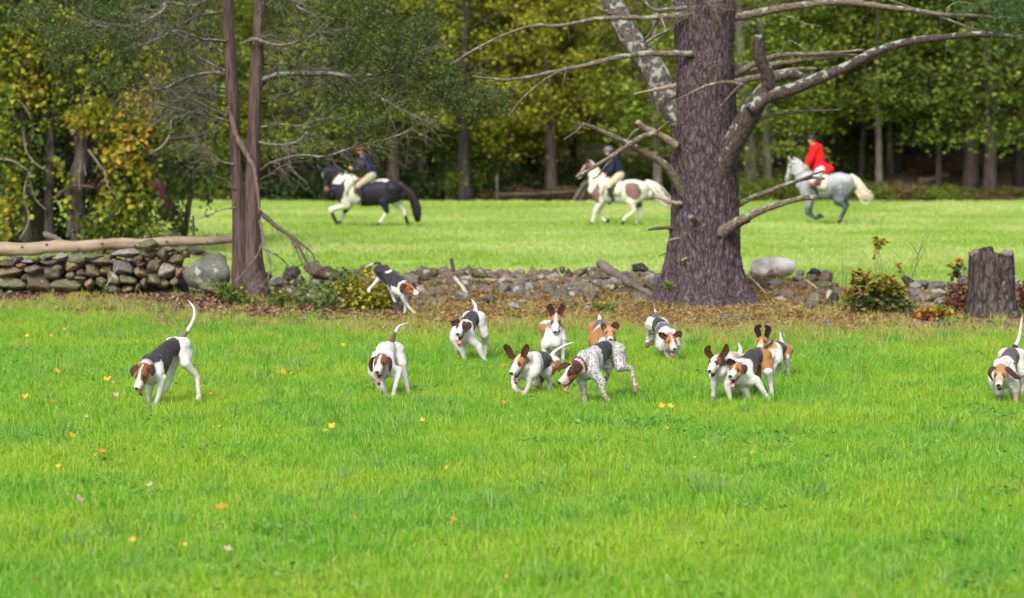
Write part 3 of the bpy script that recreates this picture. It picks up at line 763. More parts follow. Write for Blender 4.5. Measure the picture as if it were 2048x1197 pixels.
def limb(parent, name, pts, w0, w1, mat, Y, dY=(0, 0), seg=10, rough=.10, n=None, wl=None, twigs=0, label=None):
    """traced photo polyline, widths in photo pixels, drifting dY[0]..dY[1] metres from the tree's own distance"""
    k = len(pts); n = n or max(14, k * (7 if w0 > 25 else 6))
    W = [at(p[0], p[1], Y + dY[0] + (dY[1] - dY[0]) * i / (k - 1)) for i, p in enumerate(pts)]
    P = spline(W, n)
    rg = np.random.default_rng(int(abs(pts[0][0] * 13 + pts[0][1] * 7 + pts[-1][0])))
    s = mpp(Y) * .5
    r = (np.interp(np.linspace(0, 1, n), np.linspace(0, 1, len(wl)), wl) if wl else np.linspace(w0, w1, n)) * s
    if w0 <= 15: P += rg.normal(0, 1, P.shape) * (r * .09)[:, None]
    q_ = np.concatenate([[0], np.cumsum(np.linalg.norm(np.diff(P, axis=0), axis=1))]) / max(r.max(), .02)
    wob = .06 * np.sin(q_ * .8 + pts[0][0]) + .05 * np.sin(q_ * 1.5 + pts[0][1])
    mb = MB(); mb.tube(P, r * (1 + wob * (.6 if w0 > 15 else 1)), seg, jitter=rough * (.35 if w0 > 15 else 1), rng=rg)
    o = mb.build(name, mat, parent, label=label)
    return P, r
L_ = lambda *a, **k: limb(pine, *a, Y=Yp, **k)
pine_tw = []
pine_tw.append(L_('limb', [(1382, 248), (1341, 204), (1320, 162), (1300, 130), (1276, 98), (1252, 60), (1222, 0), (1190, -70)], 62, 40, M_plich, dY=(.0, .5), seg=18, wl=[74, 62, 52, 50, 48, 44, 42, 40], label='thick lichen crusted limb rising to the left'))
pine_tw.append(L_('branch', [(1385, 109), (1303, 107), (1231, 116), (1176, 130), (1121, 141), (1060, 154), (1011, 160), (978, 157), (945, 153)], 13, 4, M_pdead, dY=(-.45, -.8)))
L_('branch', [(1121, 141), (1082, 165), (1044, 198), (1030, 215), (1016, 234)], 4, 2, M_pdead, dY=(-.65, -.8))
L_('branch', [(1133, 137), (1128, 158), (1124, 172)], 3, 1.6, M_pdead, dY=(-.65, -.7))
pine_tw.append(L_('branch', [(1375, 29), (1303, 36), (1231, 36), (1176, 41), (1121, 52), (1066, 52), (1011, 69), (956, 96), (900, 130)], 12, 2.5, M_pdead, dY=(-.4, -.9)))
L_('branch', [(1375, 17), (1340, 18), (1316, 21), (1300, 16), (1288, 3), (1275, -10)], 9, 5, M_pdead, dY=(-.4, -.5))
L_('branch', [(1312, 27), (1322, 36), (1328, 50), (1332, 60)], 4.5, 3, M_ptan, dY=(-.45, -.5))
L_('branch', [(1286, 85), (1300, 68), (1312, 48), (1318, 36)], 6, 4, M_pdead, dY=(.0, -.3))
L_('branch', [(1290, 86), (1325, 66), (1350, 55)], 6, 4, M_pdead, dY=(.1, .0))
L_('branch', [(1245, 34), (1218, 26), (1190, 14)], 8, 3, M_pdead, dY=(.3, .2))
pine_tw.append(L_('branch', [(1368, 392), (1350, 358), (1330, 331), (1297, 309), (1259, 289), (1231, 276), (1193, 258), (1165, 248)], 20, 7, M_pdead, dY=(-.3, -1.1), label='long arched bare branch bending down to the trunk'))
L_('branch', [(1167, 248), (1158, 258), (1149, 266), (1126, 281)], 6, 2.5, M_darkdead, dY=(-1.1, -1.2))
L_('branch', [(1352, 292), (1330, 276), (1308, 265), (1288, 256), (1275, 244)], 17, 11, M_ptan, dY=(-.35, -.8), label='pale barkless broken branch stub')
L_('branch', [(1312, 268), (1288, 272), (1264, 286), (1242, 300), (1222, 314), (1193, 331), (1170, 345), (1152, 355)], 12, 6, M_pdead, dY=(-.7, -1.5))
L_('branch', [(1286, 255), (1268, 264), (1252, 284)], 5, 3, M_pdead, dY=(-.7, -.8))
L_('branch', [(1312, 266), (1324, 254), (1338, 242)], 4, 2, M_pdead, dY=(-.6, -.6))
L_('branch', [(1240, 305), (1216, 328), (1196, 352), (1186, 358)], 5, 2.5, M_pdead, dY=(-1.0, -1.2))
L_('branch_stub', [(1362, 408), (1340, 404), (1318, 397), (1306, 394)], 11, 2.5, M_ptan, dY=(-.35, -.5))
L_('branch_stub', [(1352, 455), (1318, 457), (1296, 460)], 9, 5, M_darkdead, dY=(-.1, -.1))
L_('branch_stub', [(1362, 477), (1350, 478), (1336, 482)], 5, 3, M_ptan, dY=(-.3, -.4))
L_('branch_stub', [(1346, 506), (1330, 507), (1320, 513)], 4, 2, M_darkdead, dY=(0, 0))
L_('branch_stub', [(1352, 172), (1322, 177), (1290, 184), (1268, 188)], 10, 3, M_ptan, dY=(-.3, -.5))
L_('branch_stub', [(1398, 452), (1390, 440), (1380, 434)], 16, 12, M_pdead, dY=(-.45, -.75))
L_('branch_stub', [(1372, 518), (1364, 521)], 7, 5, M_ptan, dY=(-.5, -.62))
fk = L_('limb', [(1418, 366), (1446, 322), (1466, 288), (1491, 243), (1507, 215), (1522, 192), (1536, 170), (1533, 143), (1519, 112), (1516, 72)], 60, 20, M_plimb, dY=(-.22, -1.05), seg=18, wl=[76, 58, 47, 44, 42, 38, 32, 27, 24, 21], label='stout forked limb with a sawn upright stub')
pine_tw.append(L_('limb', [(1500, 222), (1535, 193), (1580, 180), (1635, 158), (1690, 135), (1745, 107), (1789, 91), (1844, 80), (1899, 74), (1954, 69), (2004, 72), (2060, 76)], 34, 9, M_plimb, dY=(-.8, -.4), seg=16, wl=[27, 27, 26, 23, 20, 18, 16, 15, 13, 12, 10, 8], label='long level limb reaching right with grey lichen on top'))
L_('branch', [(1530, 172), (1548, 160), (1570, 151), (1592, 150), (1612, 156), (1632, 158)], 17, 15, M_plimb, dY=(-.85, -.6), seg=12)
L_('branch', [(1440, 168), (1478, 163), (1510, 156), (1545, 148), (1590, 139), (1633, 138)], 16, 6, M_pdead, dY=(-.2, .3))
pine_tw.append(L_('branch', [(1450, 160), (1490, 138), (1513, 126), (1557, 111), (1613, 109), (1679, 105), (1728, 100)], 14, 5, M_pdead, dY=(.2, .5)))
L_('branch', [(1456, 155), (1500, 140), (1560, 127), (1620, 118), (1680, 112), (1715, 111)], 14, 6, M_pdead, dY=(.25, .6))
L_('branch', [(1562, 111), (1566, 96), (1574, 84), (1584, 83), (1602, 94), (1628, 106)], 3, 1.5, M_pdead, dY=(.3, .3))
pine_tw.append(L_('branch', [(1445, 38), (1480, 33), (1513, 27), (1569, 16), (1646, 6), (1700, 5), (1767, 14), (1822, 20), (1888, 30), (1932, 31), (1998, 36), (2060, 42)], 18, 5, M_pdead, dY=(.0, .4)))
L_('branch', [(1822, 20), (1862, 27), (1899, 41), (1940, 56), (1971, 64)], 7, 3, M_pdead, dY=(.3, .3))
L_('branch', [(1700, 3), (1760, -4), (1800, 8), (1830, 18)], 6, 4, M_pdead, dY=(.2, .3))
L_('branch', [(1892, 29), (1898, 14), (1916, 5), (1950, 10), (1985, 22), (2030, 18)], 3, 1.5, M_pdead, dY=(.3, .3))
L_('branch', [(1548, 25), (1580, 36), (1612, 48), (1640, 53)], 4, 1.5, M_pdead, dY=(.1, .2))
L_('branch', [(1497, 252), (1508, 243), (1541, 232), (1580, 226), (1629, 222), (1679, 220)], 10, 3, M_pdead, dY=(-.5, -.2))
L_('branch', [(1616, 222), (1624, 216), (1634, 211)], 3, 2, M_pdead, dY=(-.35, -.35))
L_('branch', [(1470, 414), (1500, 398), (1530, 386), (1580, 367), (1620, 356), (1650, 358)], 12, 6, M_pdead, dY=(.1, -.3))
L_('branch', [(1600, 362), (1625, 350), (1648, 342)], 6, 4, M_darkdead, dY=(-.25, -.3))
L_('branch', [(1442, 466), (1458, 456), (1480, 441), (1530, 419), (1580, 403), (1610, 396), (1634, 396)], 30, 11, M_pdead, dY=(-.42, -1.1), wl=[30, 22, 17, 14, 12, 11, 10], label='thick dead branch low on the right of the trunk')
L_('branch_stub', [(1472, 452), (1488, 446), (1500, 441)], 12, 8, M_pdead, dY=(-.45, -.55))
L_('branch', [(1484, 171), (1466, 166), (1447, 165), (1425, 169), (1403, 176), (1370, 192), (1345, 203)], 9, 2, M_pdead, dY=(-.5, -.9))
L_('branch', [(1486, 170), (1470, 182), (1455, 198), (1436, 220)], 8, 4, M_plimb, dY=(-.6, -.8))
L_('branch_stub', [(1480, 284), (1490, 284), (1499, 283)], 9, 7, M_pdead, dY=(-.4, -.4))
def twig_cloud(parent, name, seeds, n, length, r, mat, seed, drop=0.0, spread=1.0):
    rg = np.random.default_rng(seed)
    mb = MB()
    for _ in range(n):
        c, d0 = seeds[rg.integers(len(seeds))]
        d = np.asarray(d0, float) + rg.normal(0, spread, 3); d /= np.linalg.norm(d)
        L = length * rg.uniform(.4, 1.2); P = [np.asarray(c, float)]
        for k in range(4):
            d = d + rg.normal(0, .22, 3); d[2] -= drop; d /= np.linalg.norm(d)
            P.append(P[-1] + d * L / 4)
        mb.tube(P, np.linspace(r, r * .4, 5), 3, cap=False)
        if rg.random() < .6:
            q = P[2]; e = d + rg.normal(0, .7, 3); e /= np.linalg.norm(e)
            mb.tube([q, q + e * L * .22, q + e * L * .4 + np.array([0, 0, -drop * .1])], [r * .6, r * .5, r * .3], 3, cap=False)
    return mb.build(name, mat, parent, kind='stuff')
cl = [(at(1392 + dx, 12 + dy, Yp - .6)[:], (.6 if dx > 0 else -.5, -.3, -.5)) for dx, dy in ((-25, -6), (0, 0), (20, -8), (-8, 12), (30, 4))]
twig_cloud(pine, 'twigs', cl, 55, .5, .0045, M_cgrey0, 5, .10, .7)
cl = [(at(1418 + dx, 122 + dy, Yp - .6)[:], (.3 * dx / 20, -.3, -.4)) for dx, dy in ((-10, 0), (5, 3), (18, 8))]
twig_cloud(pine, 'twigs', cl, 26, .30, .004, M_cgrey0, 6, .08, .7)
cl = [(p, (0, -.2, -.1)) for P, r in pine_tw for p in P[3:]]
twig_cloud(pine, 'twigs', cl, 90, .38, .0045, M_pdead, 7, .05, .9)
M_pneedle = leaf_mat('pine_needle_green', [(0, rgb(.03, .075, .025)), (.6, rgb(.06, .13, .045)), (.95, rgb(.10, .17, .06)), (1, rgb(.35, .26, .06))], .2)
def needle_tufts(mb, C, n, L, rg, wdt=.006):
    """needles radiating from each centre: thin triangles"""
    C = np.repeat(np.asarray(C, float), n, 0)
    d = rg.normal(size=C.shape); d[:, 2] = d[:, 2] * .8; d /= np.linalg.norm(d, axis=1)[:, None]
    s = np.cross(d, rg.normal(size=C.shape)); s /= np.linalg.norm(s, axis=1)[:, None]
    l = L * rg.uniform(.6, 1.1, len(C))[:, None]
    V = np.stack([C - s * wdt, C + s * wdt, C + d * l], 1).reshape(-1, 3)
    mb.add(V, np.arange(len(C))[:, None] * 3 + [0, 1, 2])
rg = np.random.default_rng(8)
mb = MB()
C = [at(2028 + rg.normal(0, 36), 30 + rg.normal(0, 34), Yp - .3 + rg.normal(0, .35))[:] for _ in range(150)] + [at(1970 + rg.normal(0, 40), 10 + rg.normal(0, 14), Yp + rg.normal(0, .3))[:] for _ in range(40)]
needle_tufts(mb, C, 26, .11, rg)
mb.build('needles', M_pneedle, pine, smooth=False, kind='stuff')
# crown above the frame: boughs round the upper trunk, so that the tree carries on past the picture
mb = MB()
for k in range(9):
    z = rg.uniform(9.5, 13.5); a = rg.uniform(0, 6.283); L = rg.uniform(1.6, 3.4) * (1.15 - (z - 6.8) / 9)
    P = spline([pc + Vector((0, 0, z)), pc + Vector((math.cos(a) * L * .5, math.sin(a) * L * .5, z + .25)), pc + Vector((math.cos(a) * L, math.sin(a) * L, z + .3))], 8)
    mt = MB(); mt.tube(P, np.linspace(.06, .015, 8), 6); mt.build('branch', M_pbark, pine)
    needle_tufts(mb, np.repeat(P[3:], 9, 0) + rg.normal(0, .22, (45, 3)), 12, .14, rg, .01)
mb.build('crown', M_pneedle, pine, smooth=False, kind='stuff')

# ================================================================== THE TWIN CEDARS
M_cbark = bark_mat('cedar_bark', rgb(.034, .024, .021), rgb(.125, .088, .075), 26, (1, 1, .08), bstr=.8)
M_ctan = bark_mat('bare_cedar_wood', rgb(.085, .06, .048), rgb(.21, .155, .125), 30, (1, 1, .15))
M_cbr = bark_mat('cedar_branch', rgb(.04, .03, .025), rgb(.12, .09, .072), 30, (.6, .6, .6), lichen=rgb(.34, .37, .33), lich_amt=.67)
M_cgrey = bark_mat('grey_cedar_twig', rgb(.08, .065, .052), rgb(.25, .22, .185), 30, (.6, .6, .6))
M_cfol = leaf_mat('cedar_foliage', [(0, rgb(.03, .05, .014)), (.5, rgb(.058, .088, .022)), (.85, rgb(.09, .12, .03)), (1, rgb(.15, .14, .05))], .25)
Yc = 46.6
cedar = thing('cedar_tree', 'red cedar with two dark trunks rising together beside the stone wall', 'tree', at(492, 583, Yc))
def cedar_trunk(pts, wl, lab=None, seed=1, lobes=0):
    n, seg = 130, 40
    W = [at(p[0], p[1], Yc + (p[2] if len(p) > 2 else 0)) for p in pts]
    P = spline(W, n)
    r = np.interp(np.linspace(0, 1, n), np.linspace(0, 1, len(wl)), wl) * mpp(Yc) * .5
    th = np.linspace(0, 2 * np.pi, seg, endpoint=False)
    V = np.zeros((n, seg, 3))
    for i in range(n):
        for j, t in enumerate(th):
            k = 1 + .10 * noise.fractal(Vector((math.cos(t) * 3 + seed, math.sin(t) * 3, P[i][2] * .6)), .9, 2, 3) + .07 * noise.noise(Vector((math.cos(t) * 9 + seed, math.sin(t) * 9, P[i][2] * .9)))
            V[i, j] = P[i] + np.array([math.cos(t), math.sin(t), 0]) * r[i] * k
    i, j = np.meshgrid(np.arange(n - 1), np.arange(seg), indexing='ij'); j2 = (j + 1) % seg
    mb = MB(); mb.add(V.reshape(-1, 3), np.stack([i * seg + j, i * seg + j2, (i + 1) * seg + j2, (i + 1) * seg + j], -1).reshape(-1, 4))
    mb.build('trunk', M_cbark, cedar, label=lab)
cedar_trunk([(484, 600), (481, 560), (480, 500), (478, 440), (474, 350), (470, 270), (466, 200), (461, 120), (457, 40), (455, -20), (450, -160), (446, -320)], [42, 30, 25, 25, 24, 25, 25, 23, 23, 22, 17, 10], 'left trunk of the pair', 2)
cedar_trunk([(516, 600, -.1), (511, 570, -.1), (508, 540), (505, 480), (505, 410), (506, 330), (508, 260), (511, 190), (515, 110), (519, 40), (522, -20), (528, -160), (532, -320)], [60, 42, 33, 30, 27, 26, 25, 23, 21, 19, 17, 13, 8], 'right trunk of the pair', 5)
C_ = lambda *a, **k: limb(cedar, *a, Y=Yc, **k)
C_('broken_limb', [(455, 214), (463, 236), (474, 276), (486, 296), (497, 316), (508, 338), (514, 375), (517, 400), (519, 424)], 14, 8, M_ctan, dY=(-.15, -.22), wl=[8, 11, 12, 12, 11, 10, 8, 6, 4], label='peeling broken limb hanging across both trunks')
ced_tw = []
def cb(*a, **k): ced_tw.append(C_(*a, **k))
cb('branch', [(452, 150), (420, 147), (386, 153), (353, 165), (331, 177), (300, 180), (265, 184)], 8, 3, M_cbr, dY=(0, -.6))
cb('branch', [(452, 176), (402, 176), (380, 178), (353, 186), (310, 184)], 6, 2.5, M_cbr, dY=(0, .5))
cb('branch', [(450, 84), (430, 81), (408, 80), (385, 72), (353, 62), (320, 76), (300, 85)], 6, 2, M_cbr, dY=(-.1, -.9))
cb('branch', [(448, 24), (397, 33), (364, 49), (331, 63), (290, 90)], 7, 2, M_cbr, dY=(0, .4))
cb('branch', [(182, 42), (190, 50), (220, 54), (265, 52), (298, 39), (322, 24), (331, 14), (331, 6), (360, 9), (386, 12), (413, 0), (452, -14)], 3, 8, M_cgrey, dY=(-1.2, 0), label='pale bare lichened branch')
cb('branch', [(455, 145), (420, 128), (395, 115), (360, 100), (320, 88)], 6, 2, M_cbr, dY=(.1, .9))
cb('branch', [(520, 168), (551, 152), (585, 148), (620, 147), (665, 149), (700, 154), (740, 152), (790, 136), (830, 112), (870, 90)], 13, 3, M_cbr, dY=(0, -.6), label='long dark level branch')
cb('branch', [(524, 162), (560, 150), (600, 149), (640, 148)], 8, 5, M_cbr, dY=(-.05, -.3))
cb('branch', [(665, 150), (700, 158), (745, 185), (780, 208), (820, 227), (846, 230)], 6, 2, M_cbr, dY=(-.3, -.9))
cb('branch', [(486, 88), (508, 78), (540, 88), (570, 90), (600, 82), (628, 70), (650, 63)], 8, 3, M_cgrey, dY=(-.15, -.6))
cb('branch', [(520, 342), (545, 326), (600, 312), (650, 314), (690, 302), (730, 290), (790, 274), (830, 254), (862, 238)], 7, 2, M_cbr, dY=(-.1, -1.2), label='reddish bare branch sweeping low to the right')
cb('branch', [(518, 362), (545, 345), (575, 328)], 4, 2, M_cbr, dY=(-.1, -.5))
cb('branch', [(518, 285), (551, 290), (575, 289), (600, 281), (614, 265)], 6, 6, M_cgrey, dY=(-.1, -.7))
cb('branch', [(520, 255), (560, 250), (600, 252), (640, 240), (680, 235)], 4, 2, M_cbr, dY=(0, -.4))
cb('branch', [(516, 210), (570, 190), (620, 172), (670, 160)], 6, 2.5, M_cbr, dY=(.1, .5))
cb('branch', [(520, 130), (570, 130), (640, 140), (700, 130)], 4, 2, M_cbr, dY=(.1, .7))
cb('branch', [(523, 20), (545, 2), (570, -20)], 7, 5, M_cbr, dY=(0, .3))
cb('branch', [(530, -40), (575, -10), (595, 15), (620, 28)], 9, 4, M_cbr, dY=(0, -.5))
cb('branch', [(455, 195), (420, 190), (380, 182)], 5, 2, M_cbr, dY=(0, -.4))
cb('branch', [(460, 245), (420, 232), (380, 225), (340, 215), (310, 208)], 5, 2, M_cbr, dY=(-.1, -.7))
cb('branch', [(458, 232), (430, 222), (400, 205), (370, 196), (330, 205)], 4, 1.6, M_cgrey, dY=(-.1, -.5))
cb('branch', [(470, 330), (440, 322), (415, 300), (395, 280)], 4, 1.6, M_cgrey, dY=(-.1, -.4))
cb('branch', [(472, 380), (450, 360), (430, 352)], 3.5, 1.6, M_cgrey, dY=(-.1, -.4))
cb('branch', [(474, 415), (445, 420), (415, 432), (390, 440)], 3, 1.2, M_cgrey, dY=(-.1, -.4))
cb('branch', [(454, 110), (430, 95), (400, 60), (380, 20)], 6, 3, M_cbr, dY=(.1, .6))
# drooping dead branch at the right foot
cb('branch', [(520, 424), (535, 438), (551, 452), (572, 467), (590, 480), (601, 500), (612, 522), (619, 540), (622, 560), (628, 585), (632, 610)], 10, 2, M_darkdead, dY=(-.1, -.9), label='dead branch drooping to the ground')
cb('branch', [(585, 474), (605, 490), (622, 505), (630, 522), (627, 538)], 5, 2, M_darkdead, dY=(-.4, -.7))
cb('branch', [(582, 478), (592, 498), (600, 518), (604, 528)], 4, 1.5, M_darkdead, dY=(-.4, -.6))
cb('branch', [(521, 442), (526, 475), (530, 497), (537, 512), (540, 540), (536, 560)], 6, 2.5, M_cgrey, dY=(-.2, -.5))
cb('branch', [(534, 500), (555, 512), (577, 530), (590, 536), (620, 520)], 4, 1.5, M_cbr, dY=(-.3, -.5))
cb('branch', [(577, 530), (568, 548), (567, 566), (572, 580)], 4, 2, M_darkdead, dY=(-.4, -.5))
cb('branch', [(525, 485), (515, 510), (497, 535), (480, 555), (466, 570)], 5, 2.5, M_ctan, dY=(-.25, -.45))
cb('branch', [(535, 560), (520, 580), (506, 598), (500, 610)], 4, 2, M_cbr, dY=(-.4, -.5))
cl = [(p, (1 if p[0] > at(500, 0, Yc).x else -1, -.1, -.12)) for P, r in ced_tw[:22] for p in P[4:]]
twig_cloud(cedar, 'twigs', cl, 1000, .66, .0048, M_cgrey, 9, .07, .75)
cl = [(p, (0.4, -.1, -.5)) for P, r in ced_tw[-9:] for p in P[3:]]
twig_cloud(cedar, 'twigs', cl, 120, .34, .0045, M_cbr, 10, .08, .8)
# foliage sprays in the places where the photo shows them
rg = np.random.default_rng(14)
regs = [(250, 45, 190, 70, 330), (230, 110, 150, 60, 150), (320, 175, 130, 60, 110), (400, 60, 60, 70, 50), (410, 230, 60, 60, 40), (640, 25, 130, 50, 220), (740, 60, 110, 60, 340), (820, 130, 90, 70, 330), (690, 130, 120, 50, 170), (760, 200, 110, 50, 150), (640, 215, 110, 70, 110), (900, 185, 70, 40, 260), (960, 205, 60, 30, 170), (700, 270, 90, 30, 70), (590, 120, 70, 60, 70), (860, 60, 40, 40, 60), (560, 270, 50, 50, 40), (150, 30, 120, 50, 160), (640, -70, 300, 60, 200), (300, -70, 200, 60, 150)]
C = []
for (cx, cy_, rx, ry, n) in regs:
    k = 0; n = n * .78
    while k < n:
        a, b = rg.uniform(-1, 1, 2)
        if a * a + b * b > 1: continue
        px, py = cx + a * rx, cy_ + b * ry
        if noise.noise(Vector((px * .022, py * .035, 3.3))) < .02 + .16 * (rg.random() - .5) and rg.random() < .85:
            k += .3; continue
        C.append(at(px, py, Yc + rg.normal(0, .75))[:]); k += 1
C = np.array(C)
def sprays(mb, C, rg, nl=26, L=.26, leaf=.055, droop=.35):
    n = len(C)
    d = rg.normal(size=(n, 3)); d[:, 0] += np.sign(C[:, 0] - at(490, 0, Yc).x) * .9; d[:, 2] -= droop
    d /= np.linalg.norm(d, axis=1)[:, None]
    t = rg.random((n, nl))
    P = C[:, None] + d[:, None] * (t * L)[..., None] + rg.normal(0, .045, (n, nl, 3)) * (1.2 - t)[..., None]
    e = d[:, None] + rg.normal(0, .65, (n, nl, 3)); e /= np.linalg.norm(e, axis=2)[..., None]
    s = np.cross(e, rg.normal(size=(n, nl, 3))); s /= np.linalg.norm(s, axis=2)[..., None]
    l = leaf * rg.uniform(.6, 1.4, (n, nl))[..., None]
    V = np.stack([P - s * .011, P + e * l * .5 + s * .012, P + e * l, P + e * l * .5 - s * .012], 2).reshape(-1, 3)
    mb.add(V, np.arange(n * nl)[:, None] * 4 + [0, 1, 2, 3])
mb = MB(); sprays(mb, C, rg); mb.build('foliage', M_cfol, cedar, smooth=False, kind='stuff')

# ================================================================== STUMP
M_stump = bark_mat('stump_bark', rgb(.026, .02, .02), rgb(.12, .093, .085), 22, (1, 1, .25), lichen=rgb(.20, .20, .11), lich_amt=.64, bstr=1.0, cracks=(11, (1, 1, .16)))
M_stop = wood_mat('stump_top_wood', rgb(.07, .058, .048), rgb(.26, .215, .165))
Ys = 42.3
sx = (1986 - 1024) * Ys / FPX
stump = thing('tree_stump', 'tall broken grey tree stump with jagged top at the right edge', 'stump', (sx, Ys, 0))
nth, nz_ = 90, 60
V = []
top = lambda t: .96 + .035 * math.sin(t * 3 + 1) + .05 * noise.noise(Vector((math.cos(t) * 4, math.sin(t) * 4, 2))) + (.07 if math.cos(t - math.radians(245)) > .93 else 0)
for i in range(nz_):
    f = i / (nz_ - 1)
    for j in range(nth):
        t = 2 * math.pi * j / nth
        z = -.1 + f * (top(t) + .1)
        r = .335 + .05 * math.exp(-max(z, 0) / .25) + .10 * math.exp(-max(z, 0) / .3) * max(0, math.sin(t * 2.5 + .6)) ** 2
        r += .045 * (-abs(noise.fractal(Vector((math.cos(t) * 5 + 9, math.sin(t) * 5, z * 1.4)), .9, 2, 3)) + .4 * noise.noise(Vector((math.cos(t) * 16, math.sin(t) * 16, z * 6))))
        V.append((sx + r * math.cos(t) - .02 * z, Ys + r * math.sin(t), z))
V = np.array(V)
i, j = np.meshgrid(np.arange(nz_ - 1), np.arange(nth), indexing='ij'); j2 = (j + 1) % nth
mb = MB(); mb.add(V, np.stack([i * nth + j, i * nth + j2, (i + 1) * nth + j2, (i + 1) * nth + j], -1).reshape(-1, 4))
mb.build('bark', M_stump, stump)
rim = V[-nth:]
mb = MB(); rows = [rim * (1 - k) + np.array([sx - .02, Ys, .93]) * k for k in np.linspace(0, 1, 7)]
rg = np.random.default_rng(3)
for q in range(1, 7): rows[q] = rows[q] + np.stack([0 * rim[:, 0], 0 * rim[:, 0], rg.normal(0, .018, nth) - .02], -1)
i, j = np.meshgrid(np.arange(6), np.arange(nth), indexing='ij'); j2 = (j + 1) % nth
mb.add(np.vstack(rows), np.stack([i * nth + j, i * nth + j2, (i + 1) * nth + j2, (i + 1) * nth + j], -1).reshape(-1, 4))
mb.build('broken_top', M_stop, stump)
# ================================================================== SHRUBS AND PLANTS NEAR THE WALLS
P_yg = [(0, rgb(.16, .19, .02)), (.4, rgb(.28, .30, .03)), (.8, rgb(.42, .38, .04)), (1, rgb(.55, .45, .08))]
P_g = [(0, rgb(.05, .09, .02)), (.5, rgb(.10, .17, .035)), (.9, rgb(.18, .26, .05)), (1, rgb(.30, .32, .08))]
P_gold = [(0, rgb(.25, .21, .02)), (.4, rgb(.45, .35, .03)), (.8, rgb(.55, .36, .04)), (1, rgb(.5, .22, .04))]
P_oak = [(0, rgb(.09, .13, .025)), (.45, rgb(.20, .23, .035)), (.75, rgb(.36, .32, .04)), (.92, rgb(.45, .30, .05)), (1, rgb(.36, .15, .05))]
P_oakd = [(0, rgb(.05, .085, .03)), (.6, rgb(.09, .14, .045)), (.9, rgb(.17, .19, .06)), (1, rgb(.34, .24, .08))]
P_red = [(0, rgb(.09, .03, .025)), (.5, rgb(.16, .05, .04)), (.85, rgb(.22, .10, .05)), (1, rgb(.15, .15, .05))]
P_or = [(0, rgb(.16, .16, .03)), (.35, rgb(.35, .20, .03)), (.7, rgb(.42, .16, .03)), (1, rgb(.28, .10, .05))]
M_pl_yg, M_pl_g, M_pl_gold, M_pl_oak, M_pl_oakd, M_pl_red, M_pl_or = [leaf_mat(n, p, .35) for n, p in (('yellow_green_leaf', P_yg), ('green_leaf', P_g), ('gold_leaf', P_gold), ('oak_leaf', P_oak), ('dark_oak_leaf', P_oakd), ('red_leaf', P_red), ('orange_leaf', P_or))]
M_stem = bark_mat('stem', rgb(.09, .07, .05), rgb(.22, .17, .12), 30)
def bush(name, label, cat, root, leafsets, Y, dd, seed, size, stems=14, flat=.2, shape='round', tall=None):
    """leafsets: (material, [(px, py, rx, ry, n)...]) - clumps where the photo shows them, spread dd metres in depth"""
    rg = np.random.default_rng(seed)
    b = ground_hit(*root, 47.9)
    t = thing(name, label, cat, (b.x, Y, G(b.x, Y)))
    tips = []
    for mat, regs in leafsets:
        C = []
        for (cx, cy_, rx, ry, n) in regs:
            v = rg.normal(size=(n, 3)); v /= np.linalg.norm(v, axis=1)[:, None]; v *= (rg.random(n) ** .45)[:, None]
            for q in v:
                p = at(cx + q[0] * rx, cy_ + q[1] * ry, Y + q[2] * dd)
                p.z = max(p.z, G(p.x, p.y) + .02)
                C.append(p[:])
        C = np.array(C)
        tips += list(C[rg.integers(0, len(C), stems)])
        mb = MB(); leaves(mb, C, size, rg, .75, flat, shape, .2, .25)
        mb.build('foliage', mat, t, smooth=False, kind='stuff')
    mb = MB()
    for c in tips:
        q = np.array([b.x + rg.normal(0, .10), Y + rg.normal(0, .10), 0]); q[2] = G(q[0], q[1]) - .03
        m = q * .45 + np.asarray(c) * .55 + rg.normal(0, .05, 3)
        mb.tube(spline([q, m, c], 7), np.linspace(.008, .003, 7), 4, cap=False)
    mb.build('stems', M_stem, t, kind='stuff')
    return t
bush('shrub', 'yellow green leafy shrub spilling over the tumbled wall below the climbing hound', 'shrub', (735, 632), [(M_pl_yg, [(745, 590, 45, 34, 420), (715, 605, 45, 30, 360), (700, 570, 30, 22, 140), (772, 600, 28, 22, 130), (680, 580, 26, 18, 90), (740, 550, 22, 16, 60), (720, 628, 45, 12, 160)]), (M_pl_g, [(690, 555, 40, 20, 120), (665, 590, 35, 22, 130), (640, 600, 30, 20, 90)])], 43.4, .5, 1, .065, 16)
bush('weeds', 'low green weeds growing at the foot of the twin trunks', 'weeds', (466, 610), [(M_pl_g, [(456, 585, 26, 22, 190), (478, 602, 36, 18, 220), (430, 570, 18, 10, 40), (500, 608, 22, 12, 90)]), (M_pl_yg, [(470, 590, 30, 22, 70)])], 45.0, .35, 2, .06, 10)
bush('weeds', 'green weeds among the stones just right of the twin trunks', 'weeds', (560, 620), [(M_pl_g, [(555, 600, 28, 18, 200), (590, 605, 30, 18, 160), (605, 575, 24, 14, 70), (640, 575, 20, 14, 60)]), (M_pl_yg, [(570, 600, 40, 22, 90), (665, 610, 20, 18, 60)])], 44.4, .4, 3, .06, 10)
bush('oak_seedling', 'bushy young oak shrub with yellow top leaves right of the rubble', 'shrub', (1765, 640), [(M_pl_oak, [(1760, 570, 40, 20, 210), (1725, 560, 26, 16, 120), (1790, 585, 28, 20, 140), (1715, 545, 14, 8, 40), (1700, 590, 20, 18, 60)]), (M_pl_oakd, [(1765, 610, 54, 28, 200), (1725, 612, 44, 26, 140), (1800, 615, 30, 24, 95)])], 42.9, .45, 4, .10, 18, .5)
